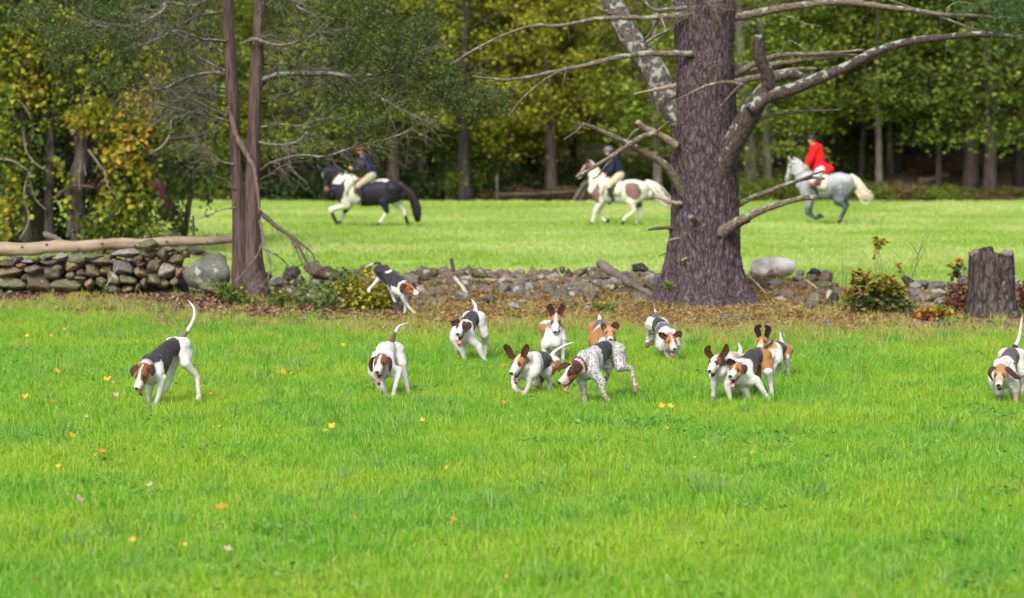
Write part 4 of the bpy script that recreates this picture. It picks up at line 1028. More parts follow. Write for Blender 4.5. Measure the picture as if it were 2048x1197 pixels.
bush('orange_shrub', 'low orange and red leaved shrub left of the stump', 'shrub', (1870, 655), [(M_pl_or, [(1865, 632, 38, 18, 190), (1895, 640, 32, 18, 150), (1850, 648, 34, 12, 120), (1840, 630, 20, 12, 60)]), (M_pl_yg, [(1880, 622, 34, 12, 90)]), (M_pl_red, [(1895, 645, 34, 16, 110), (1860, 652, 26, 9, 60)])], 41.7, .35, 5, .085, 10, .4)
bush('bramble', 'dark red bramble growing against the left side of the stump', 'shrub', (1912, 645), [(M_pl_red, [(1915, 590, 28, 34, 260), (1930, 620, 24, 24, 190), (1895, 610, 16, 24, 90)]), (M_pl_oakd, [(1920, 625, 26, 22, 70)])], 42.5, .3, 6, .055, 26)
bush('sprig', 'dark green leafy sprig sticking up beside the left edge of the stump', 'plant', (1912, 600), [(M_pl_oakd, [(1918, 540, 13, 12, 60), (1910, 552, 12, 8, 26)]), (M_pl_or, [(1918, 522, 9, 5, 12), (1900, 533, 8, 4, 8)])], 43.2, .1, 7, .07, 4)
bush('bramble', 'dark red leaved bush behind the right side of the stump', 'shrub', (2050, 620), [(M_pl_red, [(2050, 590, 20, 26, 160)]), (M_pl_oakd, [(2048, 605, 22, 20, 80)])], 43.5, .3, 8, .06, 10)
bush('sapling', 'thin straight sapling with a tuft of yellow leaves above the oak shrub', 'sapling', (1756, 625), [(M_pl_yg, [(1758, 488, 12, 14, 46), (1770, 482, 10, 4, 12), (1752, 478, 6, 5, 10), (1750, 510, 6, 8, 8)])], 43.5, .08, 9, .075, 3)
bush('sapling', 'short thin sapling with one yellow tuft between oak shrub and stump', 'sapling', (1795, 612), [(M_pl_gold, [(1797, 533, 7, 8, 16)]), (M_pl_yg, [(1800, 545, 9, 5, 10)])], 44.0, .06, 10, .06, 2)
bush('fern_tuft', 'small green tuft growing at the left foot of the pine', 'plant', (1335, 585), [(M_pl_g, [(1335, 573, 16, 11, 80)])], 44.2, .12, 11, .05, 3)
bush('weeds', 'small yellow weeds in the needles between two front hounds and the wall', 'weeds', (1020, 640), [(M_pl_yg, [(1020, 626, 20, 10, 60), (1000, 630, 12, 7, 24), (1130, 640, 10, 6, 20)])], 42.2, .2, 12, .045, 4)
bush('weeds', 'green ferny weeds by the pale stone behind the upright eared hounds', 'weeds', (1205, 628), [(M_pl_g, [(1212, 618, 20, 10, 90), (1190, 612, 14, 6, 40)]), (M_pl_yg, [(1200, 610, 16, 6, 30)])], 42.9, .2, 13, .05, 4)
bush('weeds', 'small green plant at the foot of the left stone wall', 'weeds', (212, 590), [(M_pl_g, [(211, 580, 9, 8, 36), (195, 588, 6, 4, 12)])], 47.4, .1, 14, .06, 2)
bush('weeds', 'bright green weeds growing in front of the oak shrub', 'weeds', (1750, 660), [(M_pl_g, [(1750, 645, 18, 10, 70), (1900, 660, 22, 8, 60)])], 41.2, .2, 15, .06, 4)
def stalks(name, label, cat, lines, Y, r=.007):
    b = ground_hit(lines[0][0][0], lines[0][0][1], 47.9)
    t = thing(name, label, cat, (b.x, Y, G(b.x, Y)))
    for L in lines:
        P = spline([at(p[0], p[1], Y) for p in L], 10)
        mb = MB(); mb.tube(P, np.linspace(r, r * .35, 10), 5); mb.build('stem', M_stem, t)
    return t
stalks('bare_sapling', 'bare forked sapling leaning right between the oak shrub and the stump', 'sapling', [[(1815, 580), (1828, 545), (1838, 505), (1850, 470), (1862, 462)], [(1833, 520), (1845, 492), (1862, 462)], [(1836, 510), (1825, 492), (1810, 480)], [(1830, 535), (1842, 515), (1852, 495)]], 44.0, .010)
stalks('dry_stalks', 'thin dry brown stalks standing at the right end of the rubble', 'stalks', [[(1684, 590), (1686, 540), (1684, 500)], [(1680, 585), (1678, 560)], [(1690, 580), (1694, 545)]], 45.2, .008)
stalks('dry_stalks', 'thin dark dry stalks standing in front of the right hand rubble', 'stalks', [[(1612, 640), (1613, 605), (1611, 570)], [(1628, 640), (1630, 610), (1622, 590)], [(1646, 635), (1648, 600), (1660, 575)], [(1690, 640), (1688, 600), (1686, 590)]], 43.6, .007)
stalks('dry_stalks', 'faint dry stalks rising from the wall top beside the pine', 'stalks', [[(1262, 545), (1262, 520), (1260, 505)], [(1285, 540), (1284, 515)], [(1135, 545), (1134, 520), (1136, 512)]], 47.3, .005)

# ================================================================== VINE DRAPED TREES AT THE LEFT
M_v_yg = leaf_mat('vine_leaf', [(0, rgb(.08, .12, .015)), (.35, rgb(.18, .22, .02)), (.75, rgb(.32, .31, .03)), (1, rgb(.45, .40, .05))], .4)
M_v_gold = leaf_mat('vine_gold_leaf', [(0, rgb(.18, .18, .02)), (.35, rgb(.36, .30, .03)), (.75, rgb(.52, .37, .04)), (1, rgb(.52, .24, .05))], .4)
M_v_g = leaf_mat('vine_green_leaf', [(0, rgb(.03, .055, .014)), (.5, rgb(.07, .11, .025)), (.9, rgb(.13, .19, .035)), (1, rgb(.26, .27, .04))], .35)
M_v_dk = leaf_mat('thicket_shade_leaf', [(0, rgb(.018, .03, .010)), (.6, rgb(.035, .055, .016)), (1, rgb(.07, .09, .02))], .2)  # near-black greens paint in the shade deep inside the tangle
M_v_bark = bark_mat('vine_tree_bark', rgb(.03, .024, .022), rgb(.10, .08, .07), 16)
M_v_vine = bark_mat('grey_vine', rgb(.12, .10, .085), rgb(.28, .24, .20), 24)
def vine_tree(name, label, root, trunks, vines, sets, Y, dd, seed, size=.108):
    rg = np.random.default_rng(seed)
    b = at(root, 500, Y)
    t = thing(name, label, 'tree', (b.x, Y, 0))
    for L, a, c in trunks:
        n = len(L)
        P = spline([at(p[0], p[1], Y + (p[2] if len(p) > 2 else 0)) for p in L], n * 6)
        if P[0][2] > -.05 and L[0][1] > 480: P[0][2] = -.05
        r = np.linspace(a, c, len(P)) * mpp(Y) * .5
        mb = MB(); mb.tube(P + rg.normal(0, 1, P.shape) * r[:, None] * .12, r, 9, jitter=.15, rng=rg)
        mb.build('trunk', M_v_bark, t)
    for L, a in vines:
        P = spline([at(p[0], p[1], Y - dd * .6) for p in L], len(L) * 6)
        mb = MB(); mb.tube(P, np.linspace(a, a * .5, len(P)) * mpp(Y) * .5, 6)
        mb.build('vine', M_v_vine, t)
    for mat, regs in sets:
        C = []
        for (cx, cy_, rx, ry, n) in regs:
            m = max(1, int(n * 1.3) // 14)                 # little hanging bunches
            for _ in range(m):
                while True:
                    q = rg.uniform(-1, 1, 3)
                    if q @ q < 1: break
                px, py, yy = cx + q[0] * rx, cy_ + q[1] * ry, Y + q[2] * dd
                for _ in range(14):
                    C.append(at(px + rg.normal(0, 9), py + rg.normal(0, 13), yy + rg.normal(0, .15))[:])
        C = np.array(C); C[:, 2] = np.maximum(C[:, 2], .05)
        mb = MB(); leaves(mb, C, size, rg, .9, .05, 'round', .5, .3)
        mb.build('foliage', mat, t, smooth=False, kind='stuff')
    return t
vine_tree('vine_tree', 'vine choked tree with yellow green leaves at the far left edge', 45,
    [([(60, 510), (52, 420), (62, 340), (48, 250), (40, 100), (30, -40), (25, -300)], 22, 10), ([(102, 510), (97, 400), (102, 330), (104, 260), (120, 150), (130, 20), (140, -200)], 20, 8), ([(20, 505, .5), (18, 380, .5), (28, 200, .5), (10, 0, .5)], 26, 14), ([(75, 505, .8), (84, 380, .8), (70, 240, .8), (80, 60, .8)], 34, 20)],
    [([(46, 256), (52, 300), (72, 328), (98, 345)], 5), ([(30, 213), (40, 205), (56, 224), (62, 238)], 5), ([(60, 345), (64, 380), (72, 400), (92, 420)], 4), ([(40, 480), (58, 440), (48, 390), (60, 338)], 5), ([(0, 318), (30, 324), (60, 345)], 5)],
    [(M_v_yg, [(30, 40, 60, 70, 420), (60, 130, 90, 70, 640), (30, 200, 70, 60, 360), (90, 190, 60, 40, 260), (30, 380, 34, 50, 210), (45, 300, 40, 40, 110), (15, 440, 26, 40, 130), (80, 260, 30, 25, 60), (10, 280, 30, 60, 140)]),
     (M_v_gold, [(60, 120, 70, 60, 220), (75, 190, 26, 20, 90), (10, 420, 16, 40, 60)]), (M_v_g, [(40, 60, 110, 120, 800), (60, 240, 80, 80, 500), (40, 340, 50, 60, 260), (60, -120, 130, 90, 500)])], 63.5, .9, 31)
vine_tree('vine_tree', 'vine choked tree with golden leaves right of the dark thicket', 215,
    [([(165, 510, .4), (150, 420, .4), (160, 330, .4), (175, 220, .4), (180, 60, .4), (180, -200, .4)], 44, 18), ([(205, 505), (215, 440), (235, 390), (246, 320), (240, 245)], 10, 5), ([(112, 395), (135, 376), (160, 372), (190, 376)], 9, 5), ([(225, 505), (232, 470), (262, 440), (290, 400)], 6, 3), ([(258, 280), (300, 284), (345, 278), (400, 270), (452, 242)], 12, 4), ([(270, 330), (320, 312), (372, 288), (400, 268)], 9, 3)],
    [([(230, 246), (243, 275), (250, 310), (257, 345)], 6), ([(258, 272), (275, 282), (290, 298)], 6), ([(300, 308), (325, 292), (340, 268), (344, 240), (372, 230)], 4.5), ([(177, 300), (195, 325), (210, 345), (214, 370), (232, 392)], 5), ([(140, 262), (150, 262), (143, 270)], 5), ([(160, 380), (158, 355), (162, 320)], 3), ([(172, 352), (168, 330)], 3)],
    [(M_v_gold, [(255, 255, 62, 46, 520), (275, 180, 50, 36, 190), (258, 330, 44, 50, 300), (315, 165, 20, 40, 120), (165, 245, 40, 22, 90), (230, 300, 26, 40, 90)]),
     (M_v_yg, [(180, 120, 70, 60, 330), (170, 210, 60, 40, 300), (230, 250, 80, 50, 320), (250, 370, 54, 50, 380), (255, 430, 60, 46, 420), (140, 60, 50, 50, 200), (205, 470, 60, 22, 200), (310, 120, 34, 60, 150), (160, 400, 50, 40, 60), (120, 340, 16, 20, 40)]),
     (M_v_g, [(200, 100, 110, 110, 620), (260, 300, 70, 90, 420), (260, 420, 64, 60, 520), (200, 460, 80, 30, 260), (200, -100, 150, 90, 500), (280, 460, 40, 30, 120)])], 63.0, .9, 32)
vine_tree('thin_tree', 'thin dark leaning tree on the field between the thicket and the twin trunks', 368,
    [([(365, 500), (372, 450), (380, 390), (390, 330), (402, 280), (410, 180), (412, 60)], 13, 5), ([(380, 390), (356, 330), (345, 270)], 5, 2), ([(388, 340), (420, 300), (440, 270)], 4, 2), ([(372, 450), (352, 420), (340, 380)], 3, 1.5)],
    [([(352, 480), (358, 430), (352, 400)], 3)],
    [(M_v_g, [(385, 330, 60, 50, 160), (400, 200, 70, 80, 420), (360, 455, 20, 40, 110), (345, 380, 26, 40, 90), (420, 380, 30, 40, 60)]), (M_v_yg, [(400, 250, 60, 80, 160), (368, 460, 24, 26, 60), (430, 120, 60, 80, 160)])], 68, .8, 33, .10)
def thicket(name, label, seed, x0, x1, y0, y1, Y0, Y1, n, mat, size):
    rg = np.random.default_rng(seed)
    b = at((x0 + x1) / 2, 490, Y0)
    C = np.array([at(rg.uniform(x0, x1), y0 + (y1 - y0) * rg.random() ** .8, rg.uniform(Y0, Y1))[:] for _ in range(n)])
    C[:, 2] = np.maximum(C[:, 2], .05)
    mb = MB(); leaves(mb, C, size, rg, .8, .1, 'diamond', .2, .3)
    o = mb.build(name, mat, smooth=False, kind='stuff')
    return tag(o, label, 'thicket')
thicket('thicket', 'tangled thicket behind the vine trees, coloured dark for the shade within', 41, -160, 300, 170, 500, 65.5, 69, 7500, M_v_dk, .17)
thicket('thicket', 'upper part of the thicket behind the vine trees, coloured dark as shade', 42, -160, 330, -180, 200, 65.5, 69, 5200, M_v_dk, .19)
bush('brush', 'low brushy weeds at the right foot of the vine trees', 'brush', (300, 495), [(M_v_g, [(300, 470, 40, 26, 150), (335, 475, 26, 20, 70)]), (M_v_yg, [(310, 460, 34, 24, 60)])], 60.5, .5, 44, .09, 14)
# ================================================================== THE FOREST BEHIND THE FIELD
def crown_mesh(name, seed, z0, z1, rad, ncl, per, leaf):
    rg = np.random.default_rng(seed)
    C = []
    for _ in range(ncl):
        z = z0 + (z1 - z0) * rg.random() ** 1.15
        f = (z - z0) / (z1 - z0)
        rr = rad * (0.75 + .35 * math.sin(math.pi * min(1, f * 1.1 + .08))) * math.sqrt(rg.uniform(.12, 1))
        a = rg.uniform(0, 6.283)
        c = np.array([math.cos(a) * rr, math.sin(a) * rr, z + rg.normal(0, .15)])
        ex = rg.uniform(.45, 1.0)
        q = rg.normal(size=(per, 3)) * np.array([ex * .55, ex * .55, .16])
        q[:, 2] -= .25 * (q[:, 0] ** 2 + q[:, 1] ** 2)      # sprays droop at their rim
        C.append(c + q)
    mb = MB(); leaves(mb, np.vstack(C), leaf, rg, .85, .45, 'diamond', .1, .25)
    return mb.mesh(name, None, smooth=False)
def trunk_mesh(name, seed, h, r, nl, mat, lean=0.0):
    rg = np.random.default_rng(seed)
    mb = MB()
    zz = np.linspace(-.3, h, 16)
    P = np.stack([lean * zz + .10 * np.sin(zz * .5 + seed), .1 * np.cos(zz * .4 + seed), zz], -1)
    rr = r * np.interp(zz, [-.3, .3, 1.2, h], [1.6, 1.2, 1.0, .35])
    mb.tube(P, rr, 9, jitter=.10, rng=rg)
    for _ in range(nl):
        k = rg.integers(4, 14); a = rg.uniform(0, 6.283); L = rg.uniform(1.2, 3.0)
        d = np.array([math.cos(a), math.sin(a), rg.uniform(.1, .7)])
        mb.tube(spline([P[k], P[k] + d * L * .5 + [0, 0, .1], P[k] + d * L], 6), np.linspace(rr[k] * .45, .015, 6), 5)
    return mb.mesh(name, mat)
M_fb = [bark_mat('forest_bark', rgb(.06, .046, .043), rgb(.15, .115, .105), 10), bark_mat('pale_forest_bark', rgb(.09, .075, .068), rgb(.20, .17, .148), 10), bark_mat('dark_forest_bark', rgb(.022, .019, .019), rgb(.07, .055, .05), 10)]
FP = {
 'gold': [(0, rgb(.15, .17, .02)), (.35, rgb(.255, .295, .036)), (.75, rgb(.42, .42, .05)), (1, rgb(.56, .44, .06))],
 'yg': [(0, rgb(.10, .13, .018)), (.4, rgb(.17, .245, .036)), (.8, rgb(.28, .355, .055)), (1, rgb(.44, .43, .07))],
 'green': [(0, rgb(.06, .095, .02)), (.5, rgb(.14, .20, .033)), (.85, rgb(.23, .30, .05)), (1, rgb(.40, .38, .07))],
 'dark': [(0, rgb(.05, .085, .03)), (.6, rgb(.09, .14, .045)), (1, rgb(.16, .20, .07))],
 'orange': [(0, rgb(.10, .11, .02)), (.4, rgb(.20, .19, .03)), (.75, rgb(.36, .22, .035)), (1, rgb(.42, .17, .04))]}
FM = {k: leaf_mat('forest_leaf_' + k, v, .38) for k, v in FP.items()}
crowns = [crown_mesh('crown', 50 + i, *q) for i, q in enumerate([(2.3, 12.5, 3.3, 190, 40, .19), (1.8, 11.5, 3.0, 180, 56, .145), (3.0, 13, 3.6, 200, 46, .17), (2.4, 12, 2.6, 150, 36, .21), (1.6, 9.5, 2.4, 150, 46, .15)])]
trunks = {(i, b): trunk_mesh('trunk', 70 + i * 3 + b, 11.5, .22, 7, M_fb[b], [.0, .03, -.035][i]) for i in range(3) for b in range(3)}
_fc = [0]
def forest_tree(x, y, label, crown=None, pal='green', wpx=18, bark=0, ti=0, rot=None, sc=1.0, group=None, bare=False, top=1.0):
    rg = random.Random(_fc[0] * 17 + 5); _fc[0] += 1
    t = thing('forest_tree', label, 'tree', (x, y, G(x, y)), group)
    o = bpy.data.objects.new('trunk', trunks[(ti, bark)]); COL.objects.link(o); o.parent = t
    s = wpx * mpp(y) * .5 / .22
    o.scale = (s, s, sc); o.rotation_euler = (0, 0, 0)
    if not bare:
        c = bpy.data.objects.new('crown', crowns[crown if crown is not None else rg.randrange(4)]); COL.objects.link(c); c.parent = t
        c['kind'] = 'stuff'
        c.rotation_euler = (0, 0, rg.uniform(0, 6.28)); c.scale = (sc * rg.uniform(.9, 1.1), sc * rg.uniform(.9, 1.1), sc * top)
        if not c.data.materials: c.data.materials.append(None)
        c.material_slots[0].link = 'OBJECT'; c.material_slots[0].material = FM[pal]
    return t
def X(px, y): return (px - 1024) * y / FPX
# trees one can tell apart along the edge of the wood: photo x, width, distance, palette, bark, lean, label
FT = [
 (340, 16, 116, 'green', 2, 0, 'dark trunked green tree behind the gap left of the twin trunks'),
 (412, 15, 114.5, 'yg', 0, 1, 'slender yellow green tree just left of the twin trunks at the field edge'),
 (570, 17, 116, 'gold', 0, 0, 'yellow tree seen through the cedar branches right of the twin trunks'),
 (655, 15, 115, 'yg', 2, 1, 'thin dark trunked tree behind the black and white horse head'),
 (781, 25, 114.5, 'yg', 0, 0, 'brown trunked tree behind the rump of the black and white horse'),
 (842, 17, 116, 'green', 0, 2, 'first of the slim trunks right of the black and white horse'),
 (866, 13, 119, 'green', 2, 0, 'very thin dark trunk close behind the slim trunks near the black and white horse'),
 (931, 25, 114, 'gold', 2, 0, 'thick dark trunk rising straight from the edge of the field'),
 (958, 15, 117, 'gold', 2, 1, 'thin black trunk right beside the thick dark trunk'),
 (1020, 20, 117, 'gold', 0, 1, 'leaning brown trunk above the left end of the rail fence'),
 (1053, 17, 120, 'gold', 2, 0, 'dark trunk behind the middle of the rail fence'),
 (1097, 24, 116, 'gold', 0, 0, 'stout purplish brown trunk behind the right part of the rail fence'),
 (1150, 15, 121, 'yg', 2, 2, 'thin dark trunk behind the head of the brown and white horse'),
 (1312, 18, 114, 'yg', 1, 0, 'pale trunk just left of the big pine'),
 (1500, 30, 114, 'yg', 1, 2, 'broad pale leaning trunk just right of the big pine'),
 (1534, 18, 113.8, 'yg', 1, 2, 'slim pale trunk left of the grey horse'),
 (1592, 13, 118, 'yg', 0, 0, 'thin trunk right behind the grey horse head'),
 (1668, 18, 121, 'green', 0, 0, 'grey brown trunk above the rump of the grey horse'),
 (1722, 12, 117, 'green', 2, 1, 'thin black curving trunk right of the red coated rider'),
 (1755, 14, 116, 'green', 1, 0, 'thin pale grey trunk between the red coated rider and the brown bank'),
 (1776, 14, 119, 'orange', 1, 0, 'second pale grey trunk behind the first on the brown bank'),
 (1874, 12, 116.5, 'green', 0, 0, 'thin brown trunk standing by the fallen log on the bank'),
 (1935, 30, 116, 'green', 0, 0, 'thickest dark trunk on the bank at the right'),
 (1974, 26, 115.2, 'green', 0, 0, 'thick greenish trunk just right of the thickest dark trunk'),
 (2035, 18, 117, 'orange', 2, 0, 'dark trunk at the right edge of the forest'),
 (250, 20, 117, 'green', 2, 0, 'dark forest trunk hidden behind the golden vine tree'), (60, 20, 117, 'green', 2, 0, 'dark forest trunk far behind the leftmost vine tree')]
for k, (px, wp, y, pal, bk, ti, lab) in enumerate(FT):
    forest_tree(X(px, y), y, lab, None, pal, wp, bk, ti, group='trees along the forest edge', top=1.0)
SHORT = {340: 'the trunk behind the left gap', 412: 'the slender tree by the cedar', 570: 'the yellow tree behind the cedar', 655: 'the trunk behind the black horse head', 781: 'the trunk behind the black horse rump', 842: 'the slim trunk right of black horse', 866: 'the very thin trunk near black horse', 931: 'the thick straight dark trunk', 958: 'the thin black trunk', 1020: 'the leaning trunk above the fence', 1053: 'the dark trunk behind the fence', 1097: 'the stout purplish trunk', 1150: 'the trunk by the brown horse head', 1312: 'the pale trunk left of the pine', 1500: 'the broad pale leaning trunk', 1534: 'the slim pale trunk', 1592: 'the trunk behind the grey horse head', 1668: 'the trunk above the grey horse rump', 1722: 'the black trunk near the red rider', 1755: 'the pale grey trunk on the bank', 1776: 'the second pale trunk', 1874: 'the thin trunk by the fallen log', 1935: 'the thickest trunk on the bank', 1974: 'the greenish trunk on the bank', 2035: 'the dark trunk at the right edge', 250: 'the golden vine tree', 60: 'the leftmost vine tree'}
PALW = {'gold': 'golden', 'yg': 'yellow green', 'green': 'green', 'dark': 'deep green', 'orange': 'orange tinged', 'brown': 'brown', 'weed': 'bright green'}
def beside(px):
    k = min(SHORT, key=lambda q: abs(q - px))
    return ('left of ' if px < k - 4 else 'right of ' if px > k + 4 else 'in front of ') + SHORT[k]
rg = np.random.default_rng(61)
for k in range(74):                            # the wood behind them
    y = 120 + 46 * (k / 74.0) + rg.uniform(-1.5, 1.5)
    x = rg.uniform(-1, 1) * (y * .19 + 7)
    px = 1024 + x * FPX / y
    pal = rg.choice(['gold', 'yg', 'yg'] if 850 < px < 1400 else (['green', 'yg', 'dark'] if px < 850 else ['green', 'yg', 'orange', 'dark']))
    forest_tree(x, y, f'{PALW[str(pal)]} tree {"deep" if y > 142 else "back"} in wood {beside(px).replace("in front of", "behind")}', None, str(pal), rg.uniform(12, 26), int(rg.integers(0, 3)), int(rg.integers(0, 3)), sc=rg.uniform(.95, 1.25), group='trees deep in the wood')
# wood beyond counting, far behind
rg = np.random.default_rng(63)
n = 26000
C = np.stack([rg.uniform(-58, 58, n), rg.uniform(170, 182, n), rg.uniform(0, 1, n) ** .9 * 17], -1)
C[:, 2] += gz(C[:, 0], C[:, 1])
mb = MB(); leaves(mb, C, .55, rg, .85, .3)
tag(mb.build('far_wood', FM['dark'], smooth=False, kind='stuff'), 'dark mass of woodland closing the view far behind the field', 'wood')
# shrubs of the understorey
def shrub_mesh(seed, h, r, n, leaf):
    rg = np.random.default_rng(seed)
    C = []
    for _ in range(n // 30):
        a = rg.uniform(0, 6.283); q = math.sqrt(rg.random()) * r; z = h * rg.uniform(.08, 1) * (1 - .35 * (q / r) ** 2)
        C.append(np.array([math.cos(a) * q, math.sin(a) * q, z]) + rg.normal(size=(30, 3)) * [.22, .22, .13])
    C = np.vstack(C); C[:, 2] = np.maximum(C[:, 2], .03)
    mb = MB(); leaves(mb, C, leaf, rg, .8, .3, 'diamond', .2)
    return mb.mesh('foliage', None, smooth=False)
shr = [shrub_mesh(90 + i, h, r, n, .12) for i, (h, r, n) in enumerate([(1.5, 1.1, 1500), (2.2, 1.2, 1900), (1.0, 1.2, 1200), (1.8, .9, 1300)])]
stm = []
for i in range(2):
    rg = np.random.default_rng(95 + i); mb = MB()
    for _ in range(9):
        a = rg.uniform(0, 6.283)
        mb.tube(spline([(0, 0, -.1), (math.cos(a) * .25, math.sin(a) * .25, .5), (math.cos(a) * .7, math.sin(a) * .7, 1.2)], 5), np.linspace(.02, .008, 5), 4, cap=False)
    stm.append(mb.mesh('stems', M_fb[2]))
FM['brown'] = leaf_mat('dead_bracken', [(0, rgb(.07, .045, .025)), (.5, rgb(.15, .095, .05)), (1, rgb(.24, .17, .08))], .2)
FM['weed'] = leaf_mat('weed_leaf', [(0, rgb(.08, .12, .02)), (.5, rgb(.17, .23, .03)), (1, rgb(.32, .36, .06))], .35)
def shrub(x, y, pal, k, sx, sz, label, group):
    label = f'{"tall" if sz > .9 else "low"} {PALW[pal]} {label} {beside(1024 + x * FPX / y)}'
    t = thing('forest_shrub', label, 'shrub', (x, y, G(x, y)), group)
    for d, nm in ((shr[k], 'foliage'), (stm[k % 2], 'stems')):
        c = bpy.data.objects.new(nm, d); COL.objects.link(c); c.parent = t; c['kind'] = 'stuff'
        c.rotation_euler = (0, 0, x * 3.7 + y); c.scale = (sx, sx, sz)
        if nm == 'foliage':
            if not d.materials: d.materials.append(None)
            c.material_slots[0].link = 'OBJECT'; c.material_slots[0].material = FM[pal]
rg = np.random.default_rng(64)
for k in range(36):
    px = 300 + k * 21 + rg.uniform(-8, 8); y = rg.uniform(114.2, 118)
    if px > 1000: break
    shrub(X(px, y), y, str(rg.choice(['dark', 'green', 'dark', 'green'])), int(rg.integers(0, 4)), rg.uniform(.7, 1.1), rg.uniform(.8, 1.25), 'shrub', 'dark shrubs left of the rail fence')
for k in range(14):
    px = 990 + k * 15 + rg.uniform(-6, 6); y = rg.uniform(113.6, 115.5)
    shrub(X(px, y), y, 'brown', int(rg.integers(0, 4)), rg.uniform(.4, .6), rg.uniform(.22, .38), 'dead bracken', 'bracken under the rail fence')
for k in range(26):
    px = 960 + k * 21 + rg.uniform(-9, 9); y = rg.uniform(117, 122)
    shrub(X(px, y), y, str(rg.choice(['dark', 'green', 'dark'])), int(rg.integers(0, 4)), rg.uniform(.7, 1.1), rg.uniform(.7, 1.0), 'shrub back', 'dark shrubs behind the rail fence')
for k in range(16):
    px = 1470 + k * 14 + rg.uniform(-6, 6); y = rg.uniform(113.5, 115.5)
    shrub(X(px, y), y, 'weed', 2 if k % 3 else 0, rg.uniform(.45, .7), rg.uniform(.5, .9) * (1.15 if px < 1570 else .7), 'weeds', 'weeds round the grey horse')
for k in range(24):
    px = 1705 + k * 17 + rg.uniform(-6, 6); y = rg.uniform(113.4, 115.6)
    shrub(X(px, y), y, str(rg.choice(['weed', 'green', 'weed', 'brown'])), 2, rg.uniform(.5, .75), rg.uniform(.35, .8) * (1.0 if px < 1870 else .55), 'weedy clump', 'weeds along the foot of the bank')
for k in range(24):
    px = 1640 + k * 18 + rg.uniform(-9, 9); y = rg.uniform(118, 130)
    shrub(X(px, y), y, str(rg.choice(['dark', 'green', 'brown', 'brown'])), int(rg.integers(0, 4)), rg.uniform(.6, 1.0), rg.uniform(.4, .9), 'bank shrub', 'shrubs on the bank')
for k in range(40):
    y = rg.uniform(123, 150); x = rg.uniform(-1, 1) * (y * .18 + 3)
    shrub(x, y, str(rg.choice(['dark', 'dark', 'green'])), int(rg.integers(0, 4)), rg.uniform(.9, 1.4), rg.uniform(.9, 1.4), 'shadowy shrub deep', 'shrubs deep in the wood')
# rail fence, leaning posts, fallen log on the bank
def fpost(par, nm, a, b, Y, w, mat):
    P = [at(a[0], a[1], Y), at(b[0], b[1], Y)]
    mb = MB(); mb.tube(spline(P, 6), w * mpp(Y) * .5, 7, jitter=.2, rng=np.random.default_rng(int(a[0]))); mb.build(nm, mat, par)
Yf = 112.6
M_frail = wood_mat('weathered_rail', rgb(.04, .032, .027), rgb(.10, .08, .068))
fence = thing('rail_fence', 'old grey rail fence at the wood edge left of the brown and white horse', 'fence', (X(1080, Yf), Yf, 0))
fpost(fence, 'post', (995, 407), (994, 352), Yf, 6, M_frail); fpost(fence, 'post', (1158, 407), (1156, 378), Yf, 6, M_frail)
fpost(fence, 'rail', (996, 389), (1080, 388), Yf, 5, M_frail); fpost(fence, 'rail', (1078, 387), (1158, 383), Yf + .1, 5, M_frail); fpost(fence, 'rail', (1150, 387), (1210, 393), Yf - .1, 5, M_frail)
stick('leaning_post', [(1159, 408, 112.0), (1172, 362, 112.0)], .16, .11, M_darkdead, 'thick dark snag leaning under the brown and white horse head', 'snag')
stick('leaning_post', [(1145, 406, 111.8), (1168, 366, 111.8)], .06, .04, M_grey, 'thin grey pole leaning against the dark snag by the fence', 'pole')
stick('fallen_log', [(1838, 362, 117), (1862, 360, 117), (1880, 353, 117), (1896, 352, 117)], .16, .10, M_ctan, 'short reddish fallen log lying on the brown bank at right', 'log')
